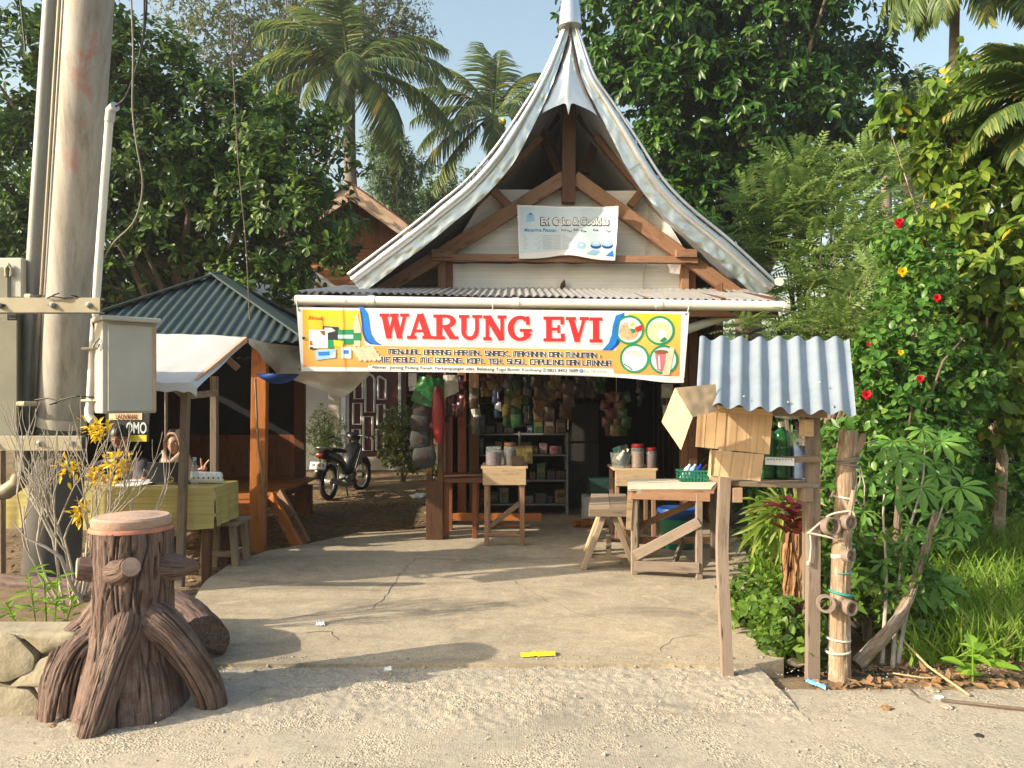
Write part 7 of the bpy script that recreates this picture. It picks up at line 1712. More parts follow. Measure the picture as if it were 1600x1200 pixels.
# big bottles
def demijohn(label, px, jar_m, liq_m, level, cap=True, pale=False):
    c = P(px, 748, 4.62); t = thing('fuel_bottle', label, 'bottle', c)
    prof = [(.047, 0), (.055, .012)] + [(.053 + .003 * math.sin(i * 1.57), .02 + .012 * i) for i in range(17)] + [(.052, .24), (.050, .262), (.040, .285), (.018, .300), (.016, .315)]
    mb = MB(); mb.lathe(prof, c, 20); mb.build('glass', jar_m, t, ang=60); mb = MB(); mb.lathe([(.043, .006), (.046, .02), (.046, level)], c, 16); mb.build('liquid', liq_m, t)
    mb = MB(); mb.lathe([(.019, .312), (.02, .318), (.02, .338), (.016, .342)], c, 12); mb.build('cap', 'white_cap' if not pale else 'pk_brown', t); return t, c
demijohn('green glass fuel bottle on the stand shelf', 1221, 'green_jar', 'green_liquid', .19)
bt, c = demijohn('tall bottle half full of blue liquid at the right end of the stand shelf', 1247, 'clear_plastic', 'blue_liquid', .20, True, True)
mb = MB(); mb.prism([c + Vector((-.03, -.054, .225)), c + Vector((.03, -.054, .225)), c + Vector((.03, -.054, .245)), c + Vector((-.03, -.054, .245))], (0, .002, 0)); mb.build('label', 'print_white', bt)
demijohn('dark green bottle partly hidden behind the cardboard', 1197, 'green_jar', 'green_liquid', .12)
# cardboard hung on the stand
cd = thing('cardboard_box', 'flattened brown cardboard carton hung open on the front of the bottle stand', 'cardboard', P(1140, 690, 4.3))
PF = {}
def panel(name, quad, Ys, mat='cardboard', n=20, m_=12, curl=0.0, par=None, rib=True):
    q = [P(x, y, Y) for (x, y), Y in zip(quad, Ys)]
    def f(u, v):
        p = q[0].lerp(q[1], u).lerp(q[3].lerp(q[2], u), v); p.y += .006 * nz(u * 4, v * 4, len(name)) + curl * math.sin(u * math.pi) + (.0022 * (math.sin(u * 19) > .93) if rib else 0); return p
    PF[name] = f
    return MB().grid(f, n * 3, m_, (0, .005, 0)).build(name, mat, par or cd)
panel('panel', [(1091, 634), (1208, 641), (1202, 710), (1087, 698)], [4.26, 4.27, 4.25, 4.25])
panel('lower_flap', [(1112, 703), (1194, 710), (1188, 752), (1106, 742)], [4.245, 4.25, 4.19, 4.19], curl=-.01)
panel('top_flap', [(1055, 606), (1118, 600), (1122, 642), (1082, 652)], [4.05, 4.22, 4.14, 3.98], 'cardboard_light', rib=False)
panel('side_flap', [(1055, 606), (1082, 652), (1064, 703), (1034, 659)], [4.05, 3.98, 4.04, 4.12], 'cardboard_light', rib=False)
panel('edge_flap', [(1110, 702), (1113, 704), (1110, 748), (1106, 742)], [4.24, 4.235, 4.17, 4.185], 'cardboard_light', 4, 10, 0, None, False)
mb = MB(); mb.tube([P(1106, 634, 4.24), P(1150, 637, 4.245), P(1195, 640, 4.25), P(1207, 648, 4.25)], .007, 6); mb.build('paper_roll', 'cardboard_light', cd)
for nm_, us in (('panel', (.11, .25, .38, .53, .67, .82, .91)), ('lower_flap', (.2, .41, .62, .8))):
    for u_ in us:
        mb = MB(); mb.tube([PF[nm_](u_ + .004 * math.sin(v_ * 9), v_ / 20) + Vector((0, -.0012, 0)) for v_ in range(21)], .0009, 5); mb.build('crease', 'cardboard_dark', cd)
mb = MB(); mb.grid(lambda u, v: PF['panel'](.02 + .96 * u, .02 + .10 * v) + Vector((0, -.002, 0)), 30, 2); mb.build('packing_tape', 'cardboard_light', cd)
# crumpled foil under the roof
fo = crumple('foil_packet', 'crumpled silver and orange packet stuffed under the stand roof', P(1232, 655, 4.5), .075, 'zinc_wrinkle', 'packet', 5, .5)
# --- log post with rope
lg = thing('log_post', 'rough bark log post beside the bottle stand with ropes tied round it', 'log post', (G(1312, 1056).x, 4.45, 0))
LY = 4.45
groovy('log', [P(1311, 1065, LY), P(1312, 960, LY), P(1315, 850, LY), P(1320, 760, LY), P(1326, 672, LY)], [.064, .058, .055, .052, .052], lg, 'bark_light', 48, 9, .006, 61)
groovy('side_branch', [P(1332, 710, LY), P(1342, 695, LY - .02), P(1350, 678, LY - .03)], [.035, .026, .014], lg, 'bark_light', 24, 5, .003, 62)
groovy('split_branch', [P(1318, 850, LY - .06), P(1326, 812, LY - .07), P(1334, 766, LY - .06)], [.018, .020, .012], lg, 'bark_light', 20, 5, .002, 63)
def coil(y, m_, tilt=0.0, r=.062, turns=1, th=.006, nm='rope'):
    x = 1312 + (960 - y) * .05; c = P(x, y, LY); mb = MB(); mb.tube([c + Vector((r * math.cos(a), r * math.sin(a), .012 * a / 6.28 + tilt * math.cos(a))) for a in [2 * math.pi * turns * i / (20 * turns) for i in range(20 * turns + 1)]], th, 6); mb.build(nm, m_, lg)
coil(722, 'rope_grey', .01, .064, 2, .006); coil(728, 'rope_grey', -.01, .066); coil(780, 'rope_white', -.012, .060); coil(868, 'rope_white', .015, .062, 2); coil(895, 'rope_teal', .004, .060, 1, .004); coil(928, 'rope_teal', -.015, .066, 1, .008); coil(1000, 'rope_white', -.008, .064); coil(1019, 'rope_white', .002, .066, 1, .007)
mb = MB(); mb.tube(curve_res([P(1262, 834, 4.40), P(1280, 818, 4.39), P(1296, 805, 4.38), P(1315, 800, 4.37), P(1332, 800, 4.37), P(1334, 815, 4.37), P(1322, 838, 4.38), P(1310, 842, 4.38), P(1290, 838, 4.39), P(1262, 832, 4.40)], 40), .006, 6); mb.build('rope', 'rope_white', lg)
mb = MB(); mb.tube(curve_res([P(1266, 834, 4.41), P(1267, 855, 4.41), P(1265, 878, 4.41)], 12), .005, 6); mb.build('rope_tail', 'rope_white', lg); mb = MB(); mb.lathe([(0, -.012), (.009, -.008), (.009, .008), (0, .012)], P(1263, 880, 4.41), 8); mb.build('rope_knot', 'rope_white', lg)
for i, (x0, y0, x1, y1) in enumerate(((1344, 728, 1350, 790), (1338, 735, 1330, 800), (1342, 730, 1338, 770))): mb = MB(); mb.tube([P(x0, y0, 4.42), P((x0 + x1) / 2 + 4, (y0 + y1) / 2, 4.42), P(x1, y1, 4.42)], .004, 5); mb.build('rope_tail', 'twig', lg)
# hollow rings (pipe offcuts / tape rolls) tied on
def ringobj(label, px, py, Y, r, th, L, ax, m_='tape_brown'):
    c = P(px, py, Y); d = Vector(ax).normalized(); q = d.to_track_quat('Z', 'Y').to_matrix(); mb = MB()
    n = 26; V = []; prof = [(r, -L / 2), (r, L / 2), (r - th, L / 2), (r - th, -L / 2)]
    for (rr_, z) in prof:
        for i in range(n): a = 2 * math.pi * i / n; V.append(c + q @ Vector((rr_ * math.cos(a), rr_ * math.sin(a), z)))
    F = [(j * n + i, j * n + (i + 1) % n, ((j + 1) % 4) * n + (i + 1) % n, ((j + 1) % 4) * n + i) for j in range(4) for i in range(n)]
    mb.add(V, F); o = recenter(mb.build('pipe_ring', m_, None, ang=40), c); tag(o, label, 'ring')
ringobj('largest pale ring tied left of the log below the rope', 1298, 822, 4.36, 0.052, .010, .05, (.3, -1, .1)); ringobj('brown ring tied right of the log at the rope loop', 1325, 816, 4.36, .042, .010, .05, (.4, -1, 0)); ringobj('single brown ring on the right of the log between two ropes', 1325, 868, 4.37, .038, .010, .045, (.6, -1, .1))
ringobj('pale ring tied left of the log by the teal cord', 1290, 943, 4.37, .050, .014, .05, (-.25, -1, .1)); ringobj('brown ring tied right of the log by the teal cord', 1327, 949, 4.36, .043, .013, .05, (.35, -1, 0)); 
# --- fallen diagonal trunk
dt = thing('leaning_deadwood', 'short leaning grey tree trunk behind the log post under the cassava', 'dead wood', G(1362, 1050))
groovy('stem', [G(1350, 1048) + Vector((0, .1, .0)), P(1385, 990, 4.7), P(1415, 945, 4.85), P(1445, 860, 5.1), P(1462, 800, 5.2)], [.042, .036, .03, .024, .015], dt, 'bark_light', 40, 8, .010, 71)
# --- litter and twigs along the edge
mb = MB()
def twig(label, pts, r, m_='straw', cat='twig'): mb = MB(); mb.tube([p + Vector((0, 0, .012)) for p in pts], r, 6); tag(mb.build('fallen_twig', m_), label, cat)
twig('long pale dry stalk lying in the grass edge at the right', [G(1412, 1030) + Vector((0, 0, .10)), G(1450, 1055) + Vector((0, 0, .04)), G(1515, 1090)], .007); twig('long brown stick on the road edge at the far right', [G(1470, 1097), G(1530, 1104), G(1600, 1112), G(1640, 1116)], .009, 'bark')
twig('thin twig on the dirt left of the long stick', [G(1415, 1075), G(1432, 1092), G(1450, 1100)], .004, 'bark'); twig('short straw beside the log post foot', [G(1395, 1055), G(1440, 1062), G(1462, 1062)], .005)
for (px, py, r, lb, m_, ct) in ((1468, 1090, .022, 'white pebble on the right road edge', 'print_white', 'pebble'), (1480, 1106, .03, 'grey stone beside the long stick', 'pebble', 'stone'), (1456, 1080, .035, 'tan stone in the dry litter', 'stone', 'stone'), (1385, 1107, .03, 'flat brown scrap on the road edge', 'dry_leaf', 'scrap'), (1530, 1150, .02, 'dark pebble on the road at the right', 'charcoal', 'pebble'), (265, 1101, .03, 'pale stone chip at the stump foot', 'print_grey', 'stone'), (95, 1128, .03, 'dark pebble in front of the planter', 'charcoal', 'pebble'), (82, 1135, .02, 'brown seed husk in front of the planter', 'dry_leaf', 'husk'), (1118, 1045, .035, 'pale rubble piece at the bent post foot', 'stone', 'stone'), (1265, 1010, .07, 'grey rock behind the stand post', 'stone', 'stone'), (1245, 1040, .06, 'small rock beside the driveway corner', 'stone', 'stone'), (1288, 1030, .05, 'white rock between stand post and log', 'print_grey', 'stone')):
    o = crumple('stone', lb, G(px, py) + Vector((0, 0, -.005)), r, m_, ct, int(px), .7)
def wrapper(name, label, pts, m_, cat, z=.05):
    q = [G(*p) + Vector((0, 0, z)) for p in pts]; mb = MB()
    def f(u, v): p = q[0].lerp(q[1], u).lerp(q[3].lerp(q[2], u), v); p.z += .012 * abs(nz(u * 6, v * 6, len(label))) + .012 * math.sin(v * 3.1); return p
    mb.grid(f, 14, 8, (0, 0, .001)); tag(mb.build(name, m_), label, cat)
wrapper('wrapper', 'bright yellow wrapper lying on the driveway edge', [(814, 1040), (868, 1038), (866, 1031), (813, 1034)], 'yellow_wrap', 'wrapper'); wrapper('paper_scrap', 'small white paper scrap on the driveway left of centre', [(493, 989), (508, 989), (504, 982), (496, 982)], 'print_white', 'paper scrap'); wrapper('plastic_scrap', 'light blue plastic scrap on the dirt below the stand', [(1258, 1066), (1290, 1078), (1292, 1073), (1264, 1062)], 'blue_scrap', 'plastic scrap', 0); wrapper('paper_scrap', 'tiny white paper bit near the road seam', [(600, 1062), (612, 1061), (610, 1057), (601, 1058)], 'print_white', 'paper scrap')

# ================================================================ near plants on the right
rg6 = np.random.default_rng(66)
# cassava with hand-shaped leaves: every leaf is a part with its lobes
cs = thing('cassava_plant', 'cassava plant with hand-shaped seven-lobed green leaves behind the log post', 'plant', G(1392, 1040))
def cassava_mesh(nl, seed):
    rr_ = random.Random(seed); V = []; F = []
    for i in range(nl):
        a = R(-115 + 230 * i / (nl - 1)); L = 1 - .32 * abs(i - (nl - 1) / 2) / ((nl - 1) / 2); w_ = .30 * L; d = Vector((math.cos(a), math.sin(a), 0)); s_ = Vector((-d.y, d.x, 0)); n0 = len(V)
        rows = [(0.03, .0), (.3, .55), (.62, 1.0), (.85, .6), (1.0, 0)]; idx = []
        for t, wd in rows:
            z = .10 * math.sin(t * 2.2) - .28 * t * t
            if wd == 0: idx.append([len(V)]); V.append(d * L * t + Vector((0, 0, z)))
            else: idx.append([len(V), len(V) + 1, len(V) + 2]); V += [d * L * t - s_ * w_ * wd * .5 + Vector((0, 0, z + .03)), d * L * t + Vector((0, 0, z)), d * L * t + s_ * w_ * wd * .5 + Vector((0, 0, z + .03))]
        F += [(idx[0][0], idx[1][0], idx[1][1]), (idx[0][0], idx[1][1], idx[1][2])]
        for q in (1, 2): a_, b_ = idx[q], idx[q + 1]; F += [(a_[0], b_[0], b_[1], a_[1]), (a_[1], b_[1], b_[2], a_[2])]
        a_ = idx[3]; F += [(a_[0], idx[4][0], a_[1]), (a_[1], idx[4][0], a_[2])]
    me = bpy.data.meshes.new('leaf'); me.from_pydata([tuple(v) for v in V], [], F); me.materials.append(MATS['lf_cassava']); return me
CM = [cassava_mesh(7, 1), cassava_mesh(5, 2), cassava_mesh(6, 3)]
cas = [(1440, 672, 34, 0), (1470, 690, 44, 0), (1395, 690, 40, 0), (1405, 718, 40, 2), (1380, 700, 30, 1), (1452, 720, 44, 0), (1480, 728, 36, 1), (1430, 712, 36, 2), (1500, 762, 48, 0), (1440, 762, 44, 0), (1398, 768, 40, 0), (1465, 745, 32, 2), (1360, 748, 32, 1), (1395, 742, 30, 1), (1505, 795, 34, 1), (1455, 802, 40, 0), (1490, 812, 40, 0), (1375, 838, 34, 1), (1412, 850, 26, 2), (1460, 848, 28, 1), (1410, 900, 40, 0), (1462, 910, 52, 0), (1425, 925, 38, 1), (1385, 952, 34, 2), (1445, 962, 48, 0), (1478, 976, 28, 2), (1350, 800, 30, 1), (1380, 880, 30, 2), (1420, 875, 26, 1), (1478, 775, 30, 2), (1420, 690, 30, 1), (1355, 905, 26, 1), (1488, 840, 26, 1), (1432, 826, 30, 2)]
mb = MB(); b0 = G(1395, 1042)
stems = [[b0, P(1400, 960, 4.9), P(1412, 860, 5.05), P(1440, 760, 5.2), P(1445, 700, 5.25)], [b0 + Vector((.05, .05, 0)), P(1430, 900, 5.05), P(1470, 800, 5.2), P(1485, 745, 5.25)], [b0 + Vector((-.04, .05, 0)), P(1385, 900, 5.0), P(1380, 800, 5.15), P(1388, 720, 5.2)]]
for s_ in stems: mb = MB(); mb.tube(curve_res(s_, 24), [.014 - .009 * i / 24 for i in range(25)], 7); mb.build('stem', 'twig', cs)
allst = [p for s_ in stems for p in curve_res(s_, 24)]
o0 = org(cs)
for k, (px, py, sz, v_) in enumerate(cas):
    Y = 5.0 + .45 * rg6.random(); c = P(px, py, Y); r = sz / FPX * Y * 1.05; near = min(allst, key=lambda q: (q - c).length + (0 if q.z < c.z else .3))
    o = bpy.data.objects.new('leaf', CM[v_]); COL.objects.link(o); o.parent = cs
    nrm = Vector((rg6.uniform(-.45, .25), -.75 + rg6.uniform(-.25, .35), .75)).normalized(); xx = Vector((c.x - near.x + rg6.uniform(-.15, .15), -.35, -.25 + rg6.uniform(-.3, .3))); xx = (xx - nrm * xx.dot(nrm)).normalized(); yy = nrm.cross(xx)
    m = Matrix.Identity(4)
    for i in range(3): m[i][0] = xx[i] * r; m[i][1] = yy[i] * r; m[i][2] = nrm[i] * r; m[i][3] = (c - o0)[i]
    o.matrix_local = m
    mb = MB(); mb.tube([near, near.lerp(c, .5) + Vector((0, 0, .03)), c], .0035, 5); mb.build('leaf_stalk', 'lf_croton_lime', cs)
# grass bank
n = 15000; gx = rg6.uniform(2.5, 5.6, n); gy = 4.75 + 4.2 * rg6.random(n) ** 1.3; keep = (gx > 2.45 + .25 * rg6.random(n)) & (gx / gy > .52 - .06 * rg6.random(n)); gx = gx[keep]; gy = gy[keep]; n = len(gx)
pos = np.column_stack([gx, gy, [gz(a, b) for a, b in zip(gx, gy)]]); ax = unit(np.column_stack([rg6.normal(.05, .35, n), rg6.normal(-.1, .3, n), np.full(n, 1.0)])); Ls = rg6.uniform(.12, .36, n)
up = unit(rg6.normal(size=(n, 3)) * np.array([1, 1, .2])); tag(soup_obj('grass_bank', 'blade', [pos, ax, up, Ls, rg6.uniform(.006, .012, n)], 'grass_mat', None), 'tall green grass on the bank at the right edge', 'grass', kind='stuff')
# young bright plant in front of the grass
yp = thing('bright_seedling', 'small bright green broad-leaved seedling before the grass bank', 'plant', G(1522, 1066)); L_ = [[], [], [], [], []]
for i in range(16):
    b = G(1500 + 9 * (i % 8), 1062) + Vector((0, .05 * (i // 8), .03 + .045 * ((i * 5) % 4))); a = i * 2.4; L_[0].append(b); L_[1].append((math.cos(a), math.sin(a) - .3, .35)); L_[2].append((0, -.3, 1)); L_[3].append(.10 + .03 * (i % 3)); L_[4].append(.06 + .012 * (i % 2))
leaf_objs('oval', [np.array(x, float) for x in L_], 'lf_bright', yp); mb = MB(); mb.tube([G(1520, 1066), G(1520, 1066) + Vector((0, 0, .2))], .005, 5); mb.build('stem', 'lf_bright', yp)
# strip of plants beside the drive
bush('creeper_patch', 'low leafy ground creeper along the driveway edge by the stand posts', (1.78, 5.2, -.08), (.28, .75, .30), 420, 5, .075, .62, 'lf_cover', 'oval', 150, 71, 4, 'ground cover')
bush('fringe_weeds', 'leafy weeds below the stand at the foot of the posts', (1.75, 4.72, -.06), (.25, .2, .22), 160, 5, .06, .6, 'lf_cover', 'oval', 60, 72, 3, 'weed')
bush('drive_edge_bush', 'glossy small bush beside the driveway edge under the stand shelf', (2.30, 6.4, -.08), (.34, .35, .62), 300, 5, .085, .55, 'lf_cover', 'oval', 120, 73, 5)
lc = thing('lime_croton', 'lime green narrow-leaved croton behind the bottle stand', 'plant', (2.05, 5.5, -.05)); n = 130; c = np.array(P(1225, 800, 5.5)); d = unit(rg6.normal(size=(n, 3))); pos = c + d * np.array([.22, .2, .24]) * rg6.random((n, 1)); Ls = rg6.uniform(.12, .26, n)
leaf_objs('lance', [pos, unit(d + np.array([0, -.2, -.15])), unit(np.tile([0, -.4, 1.], (n, 1)) + rg6.normal(size=(n, 3)) * .3), Ls, Ls * .17], 'lf_croton_lime', lc); mb = MB(); mb.tube([Vector((2.05, 5.5, -.08)), Vector((2.0, 5.5, .5)), P(1225, 800, 5.5)], .016, 6); mb.build('stem', 'bark', lc)
rc = thing('red_croton', 'dark red broad-leaved croton with a skirt of dry leaves by the stand post', 'plant', (1.98, 5.05, -.05)); n = 22; L_ = [[], [], [], [], []]
top = P(1240, 835, 5.05)
for i in range(n): a = i * 2.399; L_[0].append(top + Vector((0, 0, .012 * i - .05))); L_[1].append((math.cos(a), math.sin(a) * .8 - .2, .9 - .03 * i)); L_[2].append((-math.cos(a) * .5, -math.sin(a) * .5, 1)); L_[3].append(.16 + .03 * (i % 3)); L_[4].append(.07)
leaf_objs('oval', [np.array(x, float) for x in L_], 'lf_croton_red', rc)
n = 120; zz = rg6.uniform(.12, .78, n); a = rg6.uniform(0, 6.28, n); pos = np.column_stack([top.x + .03 * np.cos(a), 5.05 + .03 * np.sin(a), zz]); leaf_objs('lance', [pos, unit(np.column_stack([np.cos(a) * .45, np.sin(a) * .45, -np.ones(n)])), unit(np.column_stack([np.cos(a), np.sin(a), np.full(n, .4)])), rg6.uniform(.12, .24, n), rg6.uniform(.03, .05, n)], 'lf_dry', rc, 'dry_leaf')
mb = MB(); mb.tube([Vector((top.x, 5.05, -.08)), top], .02, 7); mb.build('stem', 'bark', rc)
yl = thing('yellow_leaf_sprig', 'sprig of pinnate light green leaves arching over the driveway edge', 'plant', (2.2, 5.9, -.05)); L_ = [[], [], [], [], []]
for s_, (x0, y0, x1, y1) in enumerate(((1235, 870, 1188, 838), (1240, 905, 1178, 880), (1232, 850, 1196, 822), (1225, 930, 1185, 912))):
    a_ = P(x0, y0, 5.8); b_ = P(x1, y1, 5.6); mb = MB(); mb.tube([a_, b_], .004, 5); mb.build('stalk', 'lf_bright', yl)
    for i in range(9):
        t = i / 8; p = a_.lerp(b_, t)
        for sd in (-1, 1): d = (b_ - a_).normalized(); L_[0].append(p); L_[1].append(d * .5 + Vector((0, -.3, sd * .8))); L_[2].append((-.3, -1, .2)); L_[3].append(.085); L_[4].append(.032)
leaf_objs('oval', [np.array([tuple(q) for q in x], float) if j < 3 else np.array(x, float) for j, x in enumerate(L_)], 'lf_bright', yl)
# rose bush with red and yellow blooms
rb_ = thing('rose_bush', 'tall glossy flowering bush with red and yellow blooms right of the stand', 'shrub', (2.9, 6.0, .05))
blobs = [(tuple(P(1390, 610, 5.9)), (.38, .4, .38)), (tuple(P(1430, 520, 6.0)), (.42, .4, .42)), (tuple(P(1440, 420, 6.1)), (.30, .3, .38)), (tuple(P(1370, 560, 5.9)), (.25, .3, .3)), (tuple(P(1480, 590, 6.1)), (.4, .4, .45)), (tuple(P(1420, 690, 5.9)), (.5, .4, .4)), (tuple(P(1405, 360, 6.1)), (.16, .2, .2))]
lv, tp = crown(rg6, blobs, 900, 6, .075, .62, droop=.25, spread=1.0, shell=.3); plant_leaves('oval', lv, 'lf_rose', rb_, 300)
trunk_limbs(rg6, (2.95, 6.0, 0), tuple(P(1430, 500, 6.0)), .03, [tuple(tp[i]) for i in range(0, 120, 9)], rb_, 'bark', rl=.5)
def bloom(px, py, Y, s_, m_, mn):
    s_ *= .8; c = P(px, py, Y); n = 16; V = []; L_ = [[], [], [], [], []]
    for i in range(n): a = i * 2.399; e = .15 + .8 * i / n; d = Vector((math.cos(a) * (1 - e * .7), -.75 * e - .25, math.sin(a) * (1 - e * .7))); L_[0].append(c); L_[1].append(tuple(d)); L_[2].append((0, -1, .3)); L_[3].append(s_ * (.6 + .4 * (1 - e))); L_[4].append(s_ * .75)
    tag(soup_obj('flower', 'obov', [np.array([tuple(q) for q in x], float) if j < 3 else np.array(x, float) for j, x in enumerate(L_)], m_, rb_), mn, kind=None)
for b_ in ((1353, 617, 5.4, .055, 'petal_red', 'bright red bloom nearest the stand roof'), (1437, 592, 5.5, .045, 'petal_red', 'dark red bloom low in the bush'), (1463, 466, 5.6, .048, 'petal_red', 'crimson bloom high at the right'), (1403, 350, 5.7, .055, 'petal_red', 'red bloom pair at the top'), (1406, 346, 5.68, .04, 'petal_red', 'red bloom pair at the top'), (1409, 425, 5.6, .058, 'petal_yellow', 'yellow bloom'), (1407, 551, 5.5, .035, 'petal_yellow', 'small yellow bloom'), (1357, 538, 5.5, .025, 'petal_red', 'dull red bud')): bloom(*b_)
# ================================================================ trees and background vegetation
rg7 = np.random.default_rng(77)
def tree(name, label, base, blobs_px, ntip, k, L, Wr, mat, kind, bark='bark', r0=.18, nind=0, group=None, nl=26, cat='tree', **kw):
    t = thing(name, label, cat, base, group)
    blobs = [(tuple(P(x, y, Y)), (r, r * kw.get('ry', 1.0), r * .85)) for x, y, Y, r in blobs_px]; kk = {a: b for a, b in kw.items() if a != 'ry'}
    lv, tips_ = crown(rg7, blobs, ntip, k, L, Wr, **kk)
    tg = [tuple(tips_[i]) for i in range(0, len(tips_), max(1, len(tips_) // nl))]
    c = np.mean([b[0] for b in blobs], 0); trunk_limbs(rg7, base, (base[0] * .5 + c[0] * .5, base[1] * .5 + c[1] * .5, c[2] + .3), r0, tg, t, bark, wob=.25)
    plant_leaves(kind, lv, mat, t, nind, 'crown'); return t
def base_at(px, Y): return ((px - 800) / FPX * Y, Y, -.05)
# left broadleaf tree
tree('broadleaf_tree', 'large broadleaf tree with leaf rosettes rising behind the green-roofed pavilion', base_at(270, 12.6),
     [(40, 130, 11.5, 1.25), (70, 300, 12, 1.4), (215, 130, 12, 1.15), (250, 260, 12.2, 1.45), (330, 200, 12.0, 1.2), (420, 250, 11.6, 1.15), (450, 330, 11.4, 1.0), (505, 375, 11.0, .62), (470, 190, 11.8, .8), (330, 350, 12.5, 1.4), (200, 400, 12.5, 1.5), (420, 420, 12, .9), (40, 430, 12, 1.3), (130, 60, 12, .9), (540, 230, 11.8, .35)],
     5600, 8, .165, .42, 'lf_mango', 'obov', r0=.26, nind=280, droop=.12, spread=1.0, shell=.35, upb=.5, cl=9, cr=.34)
tree('bushy_tree', 'dark bushy tree behind the large broadleaf tree at the left', base_at(60, 15), [(60, 220, 16, 1.7), (230, 260, 16, 1.9), (400, 300, 16, 1.5), (20, 330, 15.5, 1.8), (300, 400, 16, 1.7), (-40, 420, 15, 1.8), (120, 480, 15.5, 1.8), (280, 500, 15.5, 1.6), (380, 560, 15.5, 1.3), (-60, 580, 15, 1.8), (150, 640, 16, 1.7)], 2300, 6, .22, .42, 'lf_mango', 'small', droop=.2, shell=.3)
tree('feathery_tree', 'tall thin-leaved grey-green tree behind the left coconut palm', base_at(430, 30), [(330, 30, 30, 2.4), (430, 10, 30, 2.2), (520, 40, 30, 2.4), (600, 20, 30, 2.0), (640, 55, 30, 1.1), (400, 100, 30, 1.8), (580, 110, 30, 1.5), (330, 120, 30, 1.5)], 2600, 6, .26, .30, 'lf_fine', 'small', r0=.3, droop=.3, shell=.2, clump=.5)
tree('bamboo_clump', 'slender drooping bamboo clump between the two coconut palms', base_at(605, 24), [(600, 220, 24, .8), (615, 270, 24, 1.0), (600, 320, 24, 1.0), (640, 250, 24.5, .6)], 1300, 5, .24, .2, 'lf_far', 'small', r0=.06, droop=.9, shell=.15, nl=30)
tree('roadside_tree', 'low bright green tree seen left of the zinc gable', base_at(690, 27), [(660, 320, 27, 1.2), (700, 300, 27, 1.1), (730, 330, 27, 1.2), (640, 350, 27, 1.2), (760, 290, 28, 1.0)], 1200, 6, .22, .45, 'lf_far', 'small', droop=.3, shell=.3)
# dark glossy tree right of the gable
tree('glossy_tree', 'huge dense dark tree with glossy drooping leaves right of the gable', base_at(1180, 16.5),
     [(975, 40, 15.5, 1.35), (985, 150, 15.4, 1.2), (1030, 250, 15.4, 1.3), (1090, 60, 15.3, 1.6), (1100, 190, 15.2, 1.6), (1200, 40, 15.5, 1.7), (1215, 180, 15.5, 1.6), (1300, 60, 15.8, 1.4), (1325, 150, 15.9, 1.15), (1300, 235, 15.9, 1.1), (1120, 300, 15.4, 1.2), (1210, 300, 15.6, 1.2), (1060, 340, 15.3, .9), (1150, -60, 15.8, 1.8), (1010, -60, 15.8, 1.4), (960, 110, 15.6, .8)],
     5800, 7, .22, .40, 'lf_bigtree', 'oval', r0=.35, nind=260, droop=.75, spread=.9, shell=.6, upb=.3, cl=13, cr=.5)
# right: yellow-green tree with paired drooping leaves
tree('paired_leaf_tree', 'yellow-green tree with hanging paired leaves at the right edge', base_at(1560, 7.2),
     [(1440, 170, 7, .42), (1500, 150, 7, .40), (1470, 250, 6.9, .42), (1540, 220, 7, .5), (1580, 300, 6.8, .6), (1510, 330, 6.8, .5), (1590, 420, 6.6, .6), (1530, 440, 6.7, .5), (1575, 530, 6.6, .55), (1500, 250, 7.1, .4), (1590, 180, 7.1, .5), (1540, 110, 7.2, .4), (1560, 620, 6.8, .5), (1425, 180, 7, .25)],
     1000, 7, .135, .52, 'lf_coffee', 'oval', 'bark_light', r0=.06, nind=300, droop=.95, spread=.9, shell=.2, upb=.1, nl=60)
tree('shade_tree', 'dim leafy tree standing in shade behind the flowering bush', base_at(1560, 9), [(1480, 420, 8.6, .9), (1590, 480, 8.6, 1.0), (1500, 560, 8.4, .8), (1590, 640, 8.2, .9), (1500, 700, 8.4, .7), (1600, 760, 8.2, .8), (1420, 640, 8.6, .7), (1640, 560, 8, .9)], 1300, 6, .16, .45, 'lf_rose', 'small', r0=.1, droop=.6, shell=.2)
